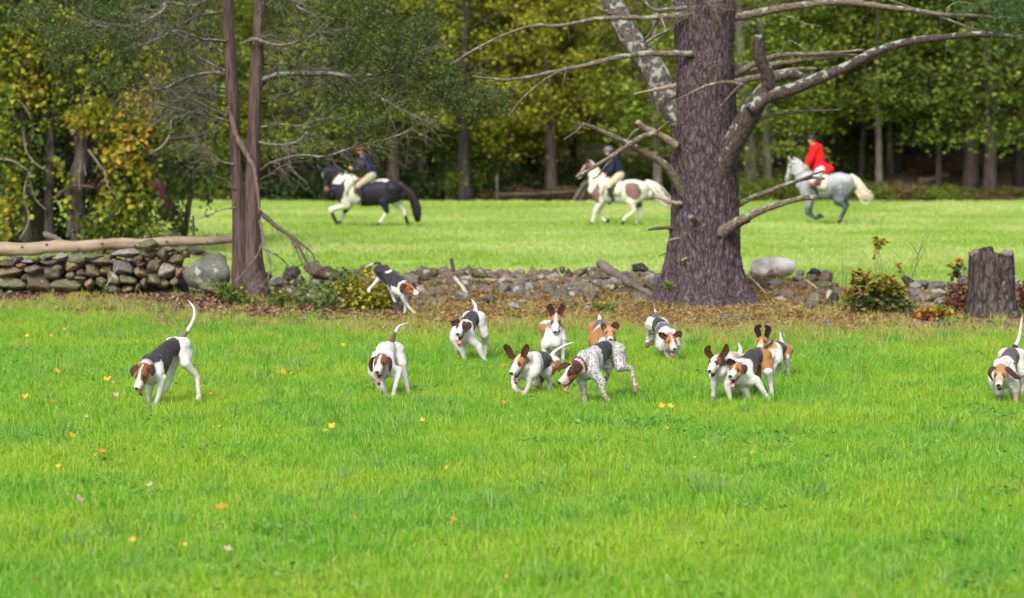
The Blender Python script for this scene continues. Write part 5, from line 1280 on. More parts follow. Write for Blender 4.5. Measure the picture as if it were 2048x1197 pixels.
# ================================================================== ANIMALS AND RIDERS: shared tools
def V3(p): return np.asarray(tuple(p), float)
CAMP = np.array([0, 0, CAM_H])
def solve(px, py, parent, L, s):
    """the point seen at a photo pixel that lies L metres from its parent joint; s = +1 towards the camera, -1 away, 0 square on"""
    d = V3(ray(px, py)); oc = CAMP - parent
    a, b, c = d @ d, 2 * d @ oc, oc @ oc - L * L
    disc = max(b * b - 4 * a * c, 0)
    return CAMP + d * ((-b - s * math.sqrt(disc)) / (2 * a))
def unit(v): return v / (np.linalg.norm(v) + 1e-12)
def frame(f, up):
    f = unit(f); u = unit(up - f * (up @ f)); return f, np.cross(u, f), u
class Body:
    """overlapping tubes and ellipsoids grown into one continuous skin, remembering which part each point came from"""
    def __init__(s): s.mb, s.smp = MB(), []
    def tube(s, part, pts, rad, up=None, seg=12, n=None, bulge=True):
        P = np.array([V3(p) for p in pts]); rad = np.asarray(rad, float)
        n = n or max(8, 5 * len(P))
        k = np.concatenate([[0], np.cumsum(np.linalg.norm(np.diff(P, axis=0), axis=1))]); k /= k[-1]
        Q = spline(P, n); tt = np.linspace(0, 1, n)
        Rr = np.stack([np.interp(tt, k, rad[:, i]) for i in range(2)], -1) if rad.ndim == 2 else np.interp(tt, k, rad)
        s.mb.tube(Q, Rr, seg, up=up)
        rm = Rr.mean(1) if Rr.ndim == 2 else Rr
        for i in range(n): s.smp.append((part, Q[i], rm[i], tt[i]))
        e0, e1 = rm[0], rm[-1]
        if bulge:
            s.mb.ellipsoid(Q[0], (e0 * .98,) * 3, nu=8, nv=10); s.mb.ellipsoid(Q[-1], (e1 * .98,) * 3, nu=8, nv=10)
        return Q
    def ball(s, part, c, r, axes=None, t=.5):
        s.mb.ellipsoid(c, r, axes, 10, 14); s.smp.append((part, V3(c), float(np.mean(r)), t))
    def skin(s, voxel, smooth=4, sub=False):
        me = s.mb.mesh('tmp', None)
        o = bpy.data.objects.new('tmp', me); COL.objects.link(o)
        m = o.modifiers.new('r', 'REMESH'); m.mode = 'VOXEL'; m.voxel_size = voxel; m.adaptivity = 0
        dg = bpy.context.evaluated_depsgraph_get(); dg.update()
        ev = o.evaluated_get(dg); em = ev.to_mesh()
        nv = len(em.vertices); V = np.zeros(nv * 3, np.float32); em.vertices.foreach_get('co', V); V = V.reshape(-1, 3).astype(float)
        F = np.zeros(len(em.loops), np.int32); em.loops.foreach_get('vertex_index', F)
        F = F.reshape(-1, 4)
        E = np.zeros(len(em.edges) * 2, np.int32); em.edges.foreach_get('vertices', E); E = E.reshape(-1, 2)
        ev.to_mesh_clear(); bpy.data.objects.remove(o); bpy.data.meshes.remove(me)
        deg = np.bincount(E.ravel(), minlength=nv)[:, None]
        for it in range(smooth):
            A = np.zeros_like(V); np.add.at(A, E[:, 0], V[E[:, 1]]); np.add.at(A, E[:, 1], V[E[:, 0]])
            V += (.55 if it % 2 == 0 else -.35 if smooth > 5 else .35) * (A / np.maximum(deg, 1) - V)
        P = np.array([q[1] for q in s.smp]); Rr = np.array([q[2] for q in s.smp])
        idx = np.zeros(nv, int)
        for a in range(0, nv, 4000):
            D = np.linalg.norm(V[a:a + 4000, None] - P[None], axis=2) - Rr[None]
            idx[a:a + 4000] = D.argmin(1)
        part = np.array([q[0] for q in s.smp])[idx]; tt = np.array([q[3] for q in s.smp])[idx]; ctr = P[idx]
        return V, F, part, tt, ctr
def coat_mat(name, rough=.62, spec=.22, sheen=.15, fur=240, bs=.25):
    m, nt, out = new_mat(name)
    a = N_(nt, 'Attribute', attribute_name='Col')
    f = noise_n(nt, fur, 2, stretch=(1, 1, .35))
    f2 = noise_n(nt, 30, 3)
    c = mixc(nt, 1.0, a.outputs['Color'], ramp(nt, [(.25, rgb(.80, .80, .80)), (.75, rgb(1.12, 1.12, 1.12))], mathn(nt, 'ADD', mathn(nt, 'MULTIPLY', f, .5), mathn(nt, 'MULTIPLY', f2, .5))), 'MULTIPLY')
    principled(nt, out, c, rough, spec, f, bs, .004, sheen)
    return m
M_coat = coat_mat('hound_coat', .68, .16, .12, 200, .45)
M_hcoat = coat_mat('horse_coat', .55, .18, .0, 120)
def plain(name, col, rough=.5, spec=.4, bump=None):
    m, nt, out = new_mat(name)
    f = noise_n(nt, bump or 60, 3)
    c = mixc(nt, 1.0, rgb(*col), ramp(nt, [(.3, rgb(.82, .82, .82)), (.7, rgb(1.1, 1.1, 1.1))], f), 'MULTIPLY')
    principled(nt, out, c, rough, spec, f, .2, .004)
    return m
M_nose = plain('wet_nose', (.012, .011, .013), .25, .5)
M_eye = plain('dark_eye', (.015, .009, .006), .12, .5)
M_tongue = plain('tongue', (.46, .17, .19), .35, .5)
M_mouth = plain('mouth', (.10, .022, .025), .4, .4)
M_collar = {'tan': plain('tan_collar', (.38, .20, .17)), 'red': plain('maroon_collar', (.20, .03, .045)), 'navy': plain('navy_collar', (.02, .025, .05))}
WHITE, BLACK, GREYB = (.56, .545, .53), (.030, .027, .034), (.10, .095, .105)
TAN, BROWN, DKBR, PALET = (.33, .145, .052), (.205, .075, .030), (.070, .025, .018), (.52, .33, .17)
def nz(V, f, o=0.0): return np.array([noise.noise(Vector((v[0] * f + o, v[1] * f, v[2] * f))) for v in V])

HOUND = dict(L=.46, sec=[(-.17, .05, .055, .05), (0, .0, .098, .085), (.22, -.004, .092, .081), (.45, .0, .096, .080), (.72, .0, .136, .100), (1.0, .0, .155, .105), (1.2, .035, .130, .096), (1.36, .095, .072, .064)])

def hound(label, C, W, Yc, O, N, legs, tail, ears, coat, k=1.0, sW=1, sO=.7, sN=1, arch=.02, roll=0.0, hroll=0.0, mouth=.03, tongue=True, collar=None, seed=0, tdY=.25, group='foxhounds running over the meadow'):
    """C, W: croup and withers in photo pixels; legs: dict FL FR HL HR of joint pixels; everything else likewise"""
    Zu = np.array([0, 0, 1.0]); mouth = mouth * 1.25 if mouth > .02 else mouth
    C3 = V3(at(*C, Yc)); W3 = solve(*W, C3, HOUND['L'] * k, sW)
    f, l, u = frame(W3 - C3, Zu + roll * np.array([1.0, 0, 0]))
    b = Body()
    pts, rad = [], []
    for (t, drop, hh, hw) in HOUND['sec']:
        top = C3 + (W3 - C3) * t + u * arch * 4 * np.clip(t * (1 - t), -.1, 1) * k
        pts.append(top - u * (hh + drop) * k); rad.append((hh * k, hw * k))
    TQ = b.tube('trunk', pts, rad, up=u, seg=20, n=40)
    ttr = np.linspace(0, 1, 40)
    # neck and head
    root = W3 + f * .07 * k - u * .115 * k
    O3 = solve(*O, root, .25 * k, sO)
    A0 = O3 - Zu * .045 * k
    N3 = solve(*N, A0, .232 * k, sN)
    hf, hl, hu = frame(N3 - A0, Zu + np.array([hroll, 0, 0]))
    A3 = O3 - hu * .050 * k
    hf, hl, hu = frame(N3 - A3, hu)
    b.tube('neck', [root - f * .05 * k, root + (A3 - root) * .5 + u * .01 * k, A3 + hf * .015 * k], [(.118 * k, .085 * k), (.085 * k, .070 * k), (.062 * k, .058 * k)], up=u, seg=16)
    AX = np.array([hf, hl, hu]); kb = k
    k = k * 1.10                                 # hounds carry a big square head
    hp = lambda x, y, z: A3 + (hf * x + hl * y + hu * z) * k
    b.ball('head', hp(.055, 0, .0), np.array((.086, .062, .058)) * k, AX)
    b.ball('head', hp(.085, .026, -.024), np.array((.055, .030, .034)) * k, AX); b.ball('head', hp(.085, -.026, -.024), np.array((.055, .030, .034)) * k, AX)
    b.tube('head', [hp(.095, 0, -.004), hp(.15, 0, -.010), hp(.205, 0, -.012)], np.array([(.044, .046), (.038, .039), (.034, .036)]) * k, up=hu)
    b.ball('head', hp(.118, .028, .020), np.array((.024, .014, .013)) * k, AX); b.ball('head', hp(.118, -.028, .020), np.array((.024, .014, .013)) * k, AX)
    for sgn in (1, -1):                          # flews
        b.ball('head', hp(.165, .021 * sgn, -.038), np.array((.046, .014, .026)) * k, AX)
    b.tube('jaw', [hp(.05, 0, -.045), hp(.11, 0, -.05 - mouth * .4), hp(.178, 0, -.048 - mouth)], np.array([(.027, .034), (.019, .029), (.014, .023)]) * k, up=hu)
    kh, k = k, kb
    # legs
    LP = {}
    for nm, J in legs.items():
        side = 1 if nm[1] == 'L' else -1
        if nm[0] == 'F':
            sc = W3 - u * .06 * k + l * side * .055 * k
            S_ = W3 + f * .075 * k - u * .20 * k + l * side * .088 * k
            Ls, rr = [.14, .19, .115], [.072, .050, .030, .025]
            chain = [S_]
        else:
            S_ = C3 + f * .015 * k - u * .095 * k + l * side * .062 * k
            Ls, rr = [.20, .205, .15], [.092, .062, .031, .025]
            chain = [S_]
        for q, (px, py, *sg) in enumerate(J):
            chain.append(solve(px, py, chain[-1], Ls[q] * k, sg[0] if sg else 0))
        LP[nm] = chain
        if nm[0] == 'F':
            b.tube('upper' + nm, [sc, S_, chain[1]], np.array([.060, .070, .048]) * k, n=14)
            b.tube('lower' + nm, chain[1:], np.array([.047, .027, .024]) * k, n=18)
        else:
            mid = S_ * .5 + chain[1] * .5 - f * .03 * k
            b.tube('upper' + nm, [S_ - f * .02 * k, mid, chain[1]], np.array([(.115, .070), (.098, .064), (.064, .052)]) * k, up=f, n=14)
            b.tube('lower' + nm, [chain[1], chain[1] * .55 + chain[2] * .45, chain[2], chain[2] * .6 + chain[3] * .4, chain[3]], np.array([.058, .040, .029, .024, .025]) * k, n=22)
        pd = unit(chain[-1] - chain[-2]); tof = unit(f * .8 + pd * .6)
        if pd @ f < -.3: tof = unit(pd + u * -.2)
        ax = np.array(frame(tof, u))
        b.ball('paw' + nm, chain[-1] + tof * .022 * k, np.array((.046, .031, .024)) * k, ax)
        for q in (-1.5, -.5, .5, 1.5):
            b.ball('paw' + nm, chain[-1] + (tof * (.056 - .004 * abs(q)) + ax[1] * q * .014 - ax[2] * .006) * k, np.array((.017, .0085, .013)) * k, ax)
    # tail
    tb = C3 - f * .085 * k - u * .045 * k
    if tail:
        n = len(tail)
        TP = [tb] + [V3(at(px, py, tb[1] + tdY * (i + 1) / n * k)) for i, (px, py) in enumerate(tail)]
        b.tube('tail', TP, np.interp(np.linspace(0, 1, n + 1), [0, .25, .8, 1], [.034, .022, .014, .007]) * k, n=24)
    V, F, part, tt, ctr = b.skin(.0088 * k, 4)
    n0 = nz(V, 17, seed + 20); soft = np.isin(part, ['trunk', 'neck', 'upperFL', 'upperFR', 'upperHL', 'upperHR'])     # muscle and loose skin
    rib = np.sin(((V - C3) @ f) / k * 150) * np.clip(1 - np.abs(((V - C3) @ f) / k - .30) / .13, 0, 1) * (part == 'trunk')
    dv = V - ctr; dv /= np.linalg.norm(dv, axis=1)[:, None] + 1e-9
    V = V + dv * (.0070 * n0 * soft + .0014 * rib * (np.abs((V - ctr) @ l) > .055 * k))[:, None] * k
    # ---- coat
    n1, n2 = nz(V, 14, seed) + .7 * nz(V, 55, seed + 2), nz(V, 5, seed + 9)
    col = np.tile(np.array(WHITE), (len(V), 1))
    rel = V - ctr
    tu = (rel @ u) / (.11 * k); side = (rel @ l) / (.1 * k)
    along = ((V - C3) @ f) / (HOUND['L'] * k) + .08 * n1 + .07 * n2
    high = (((V - (C3 + (W3 - C3) * np.clip(((V - C3) @ f) / (HOUND['L'] * k), 0, 1)[:, None])) @ u) / k) + .028 * n1 + .028 * n2   # metres below the top line
    tor = np.isin(part, ['trunk', 'neck', 'upperFL', 'upperFR', 'upperHL', 'upperHR'])
    trunk = part == 'trunk'
    for z in coat.get('zones', []):              # (a0, a1, h0, h1, colour[, side])
        a0, a1, h0, h1, cc = z[:5]
        m = (tor if 'H' in z[5:] else tor & ~np.isin(part, ['upperHL', 'upperHR'])) & (along > a0) & (along < a1) & (high > h0) & (high < h1)
        if len(z) > 5 and z[5] != 'H': m &= (np.sign((V - C3) @ l) == z[5])
        col[m] = cc
    hx, hy, hz = ((V - A3) @ hf) / kh, ((V - A3) @ hl) / kh, ((V - A3) @ hu) / kh
    hd = np.isin(part, ['head', 'jaw']) | ((part == 'neck') & (hx > -.045))
    hxn = hx + .012 * n1
    mask = hd & (hxn < coat.get('muzzle', .135)) & (hx > -.06)
    col[hd] = coat.get('head_base', WHITE)
    col[mask] = coat.get('mask', BROWN)
    if coat.get('mask2') is not None:            # lighter brow and cheek within the mask
        m = mask & ((hz < -.012) | (hxn > .10)); col[m] = coat['mask2']
    bl = coat.get('blaze', .012)
    if bl > 0:
        m = hd & (np.abs(hy + .003 * n1) < bl * np.interp(hx, [-.05, .08, .14], [.5, 1.0, 1.8])) & (hz > .004) & (hx > coat.get('blaze0', -.02)); col[m] = WHITE
    m = hd & (np.hypot(hx - .112, np.abs(hy) - .036) < .020) & (np.abs(hz - .022) < .02); col[m] = np.array(coat.get('mask', BROWN)) * .45
    if mouth > .02:
        m = (part == 'jaw') & ((rel @ hu) > .001 * k) & (hx > .075); col[m] = (.13, .030, .034)
    m = hd & (hx > .10) & (hz < -.046) & (part == 'head'); col[m] = np.array((.10, .055, .05))
    for nm in ('FL', 'FR', 'HL', 'HR'):
        lw = part == 'lower' + nm
        cc = coat.get('legs', {}).get(nm[0])
        if cc is not None: col[lw] = cc
        pw = part == 'paw' + nm
        if coat.get('paws') is not None: col[pw] = coat['paws']
    tl = part == 'tail'
    t0, tc = coat.get('tail', (0, WHITE)); col[tl & (tt + .04 * n1 < t0)] = tc
    tk = coat.get('tick')
    if tk:                                       # ticking: dark flecks through the white hair
        w_ = (np.abs(col - np.array(WHITE)).sum(1) < .02) & ~hd
        sp = nz(V, 92, seed + 3) + .6 * nz(V, 170, seed + 5)
        amt = tk[0] + .16 * n2
        m = w_ & (sp > .42 - amt); col[m] = tk[1]
        m2 = w_ & (sp > .25 - amt) & ~m; col[m2] = .5 * col[m2] + .5 * np.array(tk[1])
        for q in ('lowerFL', 'lowerFR', 'lowerHL', 'lowerHR'):
            if len(tk) > 2:
                mm = (part == q) & (sp > .0) & (tt > .25); col[mm] = tk[2]
    gy = np.clip((.22 * k - (V[:, 2] - gz(V[:, 0], V[:, 1]))) / (.2 * k), 0, 1)[:, None] * .25       # grass stained feet
    col = col * (1 - gy) + np.array((.36, .31, .20)) * gy * col / .72 + 0
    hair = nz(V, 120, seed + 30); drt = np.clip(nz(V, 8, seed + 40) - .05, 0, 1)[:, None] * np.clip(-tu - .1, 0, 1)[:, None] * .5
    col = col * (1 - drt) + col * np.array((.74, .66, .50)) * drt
    col = np.clip(col * (1 + .12 * n2[:, None] + .08 * n1[:, None] + .10 * hair[:, None]), 0, 1)
    loc = np.array([C3[0], C3[1], G(C3[0], C3[1])])
    t = thing('hound', label, 'dog', loc, group)
    mb = MB(); mb.add(V, F, np.hstack([col, np.ones((len(V), 1))])); mb.build('body', M_coat, t, col=True)
    # ---- ears, eyes, nose, mouth, tongue, collar
    k = kh
    ec = np.array(coat.get('ear', BROWN)); ei = np.array(coat.get('ear_in', DKBR))
    for sgn, ear in zip((1, -1), ears):          # dog's left, dog's right
        e0 = hp(.022, .050 * sgn, .030)
        if ear is None:
            P = [hp(.022, .042 * sgn, .034), hp(.03, .078 * sgn, .010), hp(.045, .086 * sgn, -.05), hp(.06, .080 * sgn, -.105)]
            wd0 = hf
        else:
            lead = [hp(.022, .036 * sgn, .030)]
            P = lead + [V3(at(px, py, e0[1] + (q[0] if q else -.01 * (i + 1)))) for i, (px, py, *q) in enumerate(ear)]
            wd0 = None if P[-1][2] > e0[2] - .01 else unit(hf * .8 + unit(CAMP - e0) * -.0 + np.cross(unit(P[-1] - e0), unit(CAMP - e0)) * .45 * (1 if np.cross(unit(P[-1] - e0), unit(CAMP - e0)) @ hf > 0 else -1))
        Q = spline(P, 14); T = np.gradient(Q, axis=0)
        wp = np.interp(np.linspace(0, 1, 14), [0, .15, .45, .7, .9, 1], [.018, .025, .031, .029, .019, .005]) * k * (1.12 if ear is not None and P[-1][2] > e0[2] + .01 else 1.0)
        MBe = MB(); rows = []
        for i in range(14):
            d = unit(T[i]); view = unit(Q[i] - CAMP)
            s_ = unit(np.cross(d, view)) if wd0 is None else unit(wd0 - d * (wd0 @ d))
            nn = np.cross(s_, d)
            cur = .35 * wp[i]
            rows.append([Q[i] - s_ * wp[i] - nn * cur, Q[i] - s_ * wp[i] * .5, Q[i] + nn * cur * .3, Q[i] + s_ * wp[i] * .5, Q[i] + s_ * wp[i] - nn * cur])
        A = np.array(rows)
        nrm = np.cross(A[:, -1] - A[:, 0], T); nrm /= np.linalg.norm(nrm, axis=1)[:, None] + 1e-9
        top, bot = A + nrm[:, None] * .003 * k, A - nrm[:, None] * .003 * k
        VV = np.concatenate([top.reshape(-1, 3), bot.reshape(-1, 3)]); m5 = 14 * 5
        i, j = np.meshgrid(np.arange(13), np.arange(4), indexing='ij'); a_ = i * 5 + j
        Fq = np.stack([a_, a_ + 1, a_ + 6, a_ + 5], -1).reshape(-1, 4)
        rimq = []
        for i2 in range(13):
            rimq += [[i2 * 5, (i2 + 1) * 5, m5 + (i2 + 1) * 5, m5 + i2 * 5], [i2 * 5 + 4, m5 + i2 * 5 + 4, m5 + (i2 + 1) * 5 + 4, (i2 + 1) * 5 + 4]]
        rimq += [[65 + j, 66 + j, m5 + 66 + j, m5 + 65 + j] for j in range(4)]
        toward = ((nrm * (CAMP - Q)).sum(1) > 0).mean() > .5
        inner_top = (ear is not None) == toward
        gr = np.repeat(np.linspace(0, 1, 14), 5)[:, None]
        cO = ec * (1 - .45 * gr); cI = ei * (1 - .3 * gr)
        cT, cB = (cI, cO) if inner_top else (cO, cI)
        MBe.add(VV, np.concatenate([Fq, Fq[:, ::-1] + m5, np.array(rimq)]), np.hstack([np.concatenate([cT, cB]), np.ones((2 * m5, 1))]))
        MBe.build('ear', M_coat, t, col=True)
    for sgn in (1, -1):
        mb = MB(); mb.ellipsoid(hp(.118, .036 * sgn, .021), np.array((.0125,) * 3) * k, nu=6, nv=8); mb.build('eye', M_eye, t)
    mb = MB(); mb.ellipsoid(hp(.228, 0, -.004), np.array((.015, .020, .016)) * k, AX, 7, 10); mb.build('nose', M_nose, t)
    if mouth > .012:
        mb = MB(); mb.ellipsoid(hp(.135, 0, -.046 - mouth * .42), np.array((.050, .021, .010 + mouth * .42)) * k, AX, 7, 10); mb.build('mouth', M_mouth, t)
        if tongue:
            tw = tongue if isinstance(tongue, float) else 0.0
            P = [hp(.10, 0, -.046 - mouth * .45), hp(.15, 0, -.040 - mouth * .75), hp(.19, tw * .5, -.040 - mouth), hp(.205, tw, -.068 - mouth), hp(.200, tw * 1.3, -.095 - mouth)]
            mb = MB(); Q = spline(P, 12); mb.tube(Q, np.stack([np.full(12, .0045), np.interp(np.linspace(0, 1, 12), [0, .8, 1], [.022, .025, .012])], -1) * k, 8, up=hf * -.3 + hu); mb.build('tongue', M_tongue, t)
    k = kb
    if collar:
        c = root * .40 + A3 * .60; d = unit(A3 - root); s1 = unit(np.cross(d, u)); s2 = np.cross(s1, d)
        th = np.linspace(0, 2 * np.pi, 25)
        Q = [c + (s1 * math.cos(a) * .080 + s2 * math.sin(a) * .090) * k for a in th]
        mb = MB(); mb.tube(Q, np.full(25, .011 * k), 6, cap=False); mb.build('collar', M_collar[collar], t)
    return t
# ================================================================== THE PACK
hound('tricolour hound with lowered head and white tail held high, leftmost of the pack',
      (352, 674), (303, 708), 28.75, (285, 733), (272, 779),
      dict(FL=[(324, 756), (318, 789), (306, 818, .4)], FR=[(303, 764), (298, 790), (299, 813)], HL=[(371, 727, .5), (394, 754, -.6), (398, 792)], HR=[(344, 732, .5), (342, 757), (335, 775)]),
      [(372, 665), (382, 650), (389, 632), (387, 615), (375, 600)],
      [[(302, 732), (306, 744), (305, 752)], [(273, 736), (267, 743), (265, 754)]],
      dict(zones=[(.36, .98, -.36, -.12, TAN), (.10, 1.02, -.235, .1, BLACK), (.96, 1.3, -.05, .1, BLACK)], mask=BROWN, muzzle=.15, blaze=.008, ear=BROWN, tail=(.22, (.16, .12, .12))),
      mouth=.030, collar='tan', seed=1, tdY=.15)
hound('almost all white hound with brown head running head on, its mouth wide open',
      (780, 683), (766, 700), 29.75, (762, 711), (755, 741),
      dict(FL=[(797, 741), (792, 767, .5), (787, 788, -.3)], FR=[(758, 757), (768, 777, .4), (773, 790, -.3)], HL=[(803, 728, .7), (811, 759, -.2), (819, 794, .4)], HR=[(754, 750, .5), (760, 778, -.3), (764, 791)]),
      [(789, 670), (794, 658), (802, 651), (818, 646)],
      [[(778, 717), (782, 729), (780, 744)], [(747, 718), (743, 730), (744, 744)]],
      dict(zones=[(.10, .22, -.03, .1, BLACK, 1)], mask=BROWN, mask2=TAN, muzzle=.14, blaze=.010, ear=BROWN, tail=(.35, (.10, .05, .05))),
      mouth=.055, seed=2, sN=.8)
hound('black backed hound climbing down over the tumbled stone wall',
      (767, 530), (799, 552), 42.9, (814, 569), (838, 587),
      dict(FR=[(803, 589), (814, 610), (828, 625)], FL=[(812, 592), (811, 610), (810, 629)], HR=[(777, 566), (783, 584), (788, 599)], HL=[(760, 555), (750, 567), (738, 579)]),
      [(757, 526), (743, 529), (727, 537)],
      [[(824, 566), (829, 576), (828, 586)], [(806, 570), (803, 580), (805, 588)]],
      dict(zones=[(-.5, 1.06, -.36, .14, BLACK, 'H'), (1.0, 1.32, -.13, .3, BLACK), (.42, .52, -.05, .12, WHITE)], mask=BROWN, mask2=TAN, muzzle=.16, blaze=.008, ear=BROWN, tail=(.45, BLACK)),
      k=.94, mouth=.035, seed=3, tdY=.05, arch=.0)
hound('panting white hound with grey black saddle running at the camera before the bare poles',
      (947, 622), (927, 640), 34.1, (925, 643), (917, 665),
      dict(FR=[(925, 700), (929, 716), (934, 729)], FL=[(957, 694), (965, 713), (976, 728)], HL=[(968, 670, .6), (971, 688, -.5), (970, 706)], HR=[(919, 696, .5), (916, 708, -.4), (921, 721)]),
      [(951, 612), (947, 605), (943, 598)],
      [[(936, 645), (941, 652), (939, 660)], [(915, 644), (907, 647), (903, 642)]],
      dict(zones=[(.02, .92, -.13, .12, BLACK)], mask=DKBR, mask2=BROWN, muzzle=.14, blaze=.012, ear=DKBR, tail=(0, WHITE)),
      mouth=.055, seed=4, sN=.8)
hound('white chested hound facing the camera with both ears flung up above its head',
      (1102, 640), (1109, 652), 34.2, (1112, 628), (1111, 657),
      dict(FR=[(1089, 684), (1087, 698), (1091, 711)], FL=[(1125, 686), (1126, 706), (1126, 726)], HR=[(1096, 690, .3), (1099, 704, -.5), (1101, 716)], HL=[(1118, 690, .3), (1116, 704, -.5), (1113, 716)]),
      [(1100, 646), (1098, 652)],
      [[(1122, 620), (1126, 614), (1120, 608)], [(1103, 620), (1099, 615), (1105, 608)]],
      dict(zones=[(-.3, .7, -.25, -.02, TAN, 'H')], mask=TAN, muzzle=.12, blaze=.016, ear=BROWN),
      mouth=.085, seed=5, sN=.5, sO=.5, tongue=.04)
hound('white hound with black saddle and pricked flying ears, white tail stretched back',
      (1096, 709), (1061, 704), 30.1, (1040, 711), (1022, 747),
      dict(FL=[(1060, 754), (1057, 771), (1050, 788)], FR=[(1030, 762), (1031, 778, .5), (1043, 785)], HL=[(1092, 747, .4), (1100, 765, -.4), (1097, 782)], HR=[(1075, 766, .3), (1081, 776, -.3), (1087, 791)]),
      [(1108, 705), (1119, 697), (1132, 690), (1148, 685)],
      [[(1049, 705), (1053, 696), (1054, 688)], [(1023, 712), (1016, 699), (1010, 693), (1008, 698)]],
      dict(zones=[(.12, .70, -.24, .12, BLACK), (-.3, .16, -.30, -.08, TAN, 'H')], mask=TAN, muzzle=.12, blaze=.014, ear=TAN),
      mouth=.045, seed=6, tdY=0)
hound('blue ticked hound with black patch and maroon collar, biggest at the front of the middle',
      (1222, 683), (1177, 699), 28.95, (1147, 729), (1118, 766),
      dict(FR=[(1165, 768), (1168, 791), (1170, 813)], FL=[(1203, 764), (1207, 786), (1218, 803, -.3)], HL=[(1240, 734, .5), (1262, 738, -.4), (1272, 776)], HR=[(1215, 735, .5), (1217, 748), (1213, 757)]),
      [(1236, 690), (1240, 700)],
      [[(1153, 727), (1157, 737), (1155, 746)], [(1133, 731), (1123, 736), (1117, 745)]],
      dict(zones=[(.22, .72, -.24, .12, BLACK)], mask=DKBR, mask2=BROWN, muzzle=.145, blaze=.013, blaze0=.03, head_base=(.46, .36, .32), ear=DKBR, tick=(.30, (.17, .16, .17), (.25, .18, .125)), paws=(.20, .13, .09)),
      mouth=.030, collar='red', seed=7, arch=.03, tongue=.01)
hound('tan hound mostly hidden behind the blue ticked hound',
      (1201, 640), (1207, 652), 33.0, (1219, 653), (1221, 679),
      dict(FR=[(1205, 692), (1204, 706), (1206, 718)], FL=[(1226, 694), (1228, 708), (1229, 720)], HR=[(1186, 680, .5), (1182, 698, -.4), (1184, 714)], HL=[(1206, 684, .5), (1208, 700, -.4), (1207, 714)]),
      [(1199, 634), (1198, 629)],
      [[(1227, 652), (1233, 650), (1235, 659)], [(1212, 655), (1206, 651), (1205, 660)]],
      dict(zones=[(-.4, 1.4, -.5, .2, TAN, 'H'), (.05, .72, -.09, .12, GREYB), (.80, 1.02, -.20, .12, WHITE)], mask=(.40, .20, .09), muzzle=.2, blaze=.0, ear=DKBR, legs={'F': TAN, 'H': TAN}),
      mouth=.01, seed=8)
hound('lightly ticked hound bounding off its front feet below the pine, nose down',
      (1315, 635), (1335, 657), 34.3, (1341, 671), (1349, 698),
      dict(FR=[(1329, 692), (1334, 709), (1343, 724)], FL=[(1352, 698), (1352, 710), (1353, 722)], HR=[(1304, 656, -.3), (1297, 669, -.6), (1294, 687)], HL=[(1316, 660), (1309, 670, -.6), (1304, 682)]),
      [(1312, 628), (1310, 622), (1309, 616)],
      [[(1352, 671), (1359, 667), (1361, 676)], [(1329, 674), (1321, 668), (1320, 664)]],
      dict(zones=[(-.05, .50, -.14, .12, BLACK), (.56, .86, -.10, .12, GREYB)], mask=TAN, mask2=(.48, .27, .13), muzzle=.16, blaze=.006, ear=BROWN, tick=(.02, (.16, .15, .16)), tail=(.4, GREYB), paws=(.12, .08, .06)),
      mouth=.030, seed=9)
hound('pale faced hound with brown ears pricked straight up, left of the front pair',
      (1474, 706), (1450, 710), 29.3, (1433, 711), (1419, 742),
      dict(FR=[(1429, 763), (1428, 781), (1426, 796)], FL=[(1455, 771), (1459, 791), (1462, 807)], HR=[(1466, 752, .4), (1472, 770, -.4), (1476, 790)], HL=[(1484, 752, .4), (1490, 772, -.4), (1494, 790)]),
      [(1481, 699), (1479, 692), (1476, 685)],
      [[(1446, 711), (1452, 700), (1453, 688)], [(1421, 712), (1415, 702), (1420, 691)]],
      dict(zones=[(.3, .7, -.12, .1, (.50, .36, .24))], mask=BROWN, muzzle=.10, blaze=.026, ear=BROWN, paws=(.25, .18, .13)),
      k=.95, mouth=.035, tongue=False, seed=10)
hound('tan and black hound with tongue out, right of the front pair',
      (1515, 696), (1484, 717), 29.35, (1475, 727), (1461, 752),
      dict(FL=[(1512, 760), (1527, 783), (1540, 802, .3)], FR=[(1490, 778), (1496, 793), (1500, 806)], HL=[(1536, 743, .6), (1541, 766, -.3), (1545, 792)], HR=[(1512, 765, .5), (1520, 782, -.4), (1526, 797)]),
      [(1528, 706), (1530, 716)],
      [[(1489, 732), (1492, 739), (1489, 748)], [(1466, 727), (1460, 724), (1461, 717)]],
      dict(zones=[(-.4, 1.05, -.5, .12, TAN, 'H'), (-.05, .92, -.12, .14, BLACK), (.84, 1.5, -.45, -.17, WHITE), (1.0, 1.5, -.3, .1, WHITE)], mask=TAN, mask2=(.5, .25, .1), muzzle=.15, blaze=.004, ear=DKBR, tail=(1.1, TAN)),
      mouth=.045, seed=11)
hound('hound with ears thrown up and navy collar, behind the front pair at right',
      (1563, 686), (1546, 686), 31.7, (1526, 672), (1519, 695),
      dict(FL=[(1553, 724), (1547, 738), (1543, 752)], FR=[(1538, 726), (1540, 742), (1536, 756)], HL=[(1572, 714, .4), (1576, 737, -.4), (1576, 757)], HR=[(1555, 726, .4), (1559, 747, -.4), (1564, 761)]),
      [(1562, 678), (1561, 671), (1560, 663)],
      [[(1535, 665), (1537, 658), (1529, 651)], [(1516, 665), (1514, 658), (1519, 653), (1524, 654)]],
      dict(zones=[(-.4, .35, -.4, .12, TAN, 'H'), (.15, .80, -.17, .14, BLACK)], mask=TAN, mask2=(.5, .27, .12), muzzle=.17, blaze=.0, ear=BROWN, ear_in=(.03, .012, .012), tick=(.02, (.3, .28, .26))),
      k=.88, mouth=.018, tongue=False, collar='navy', seed=12)
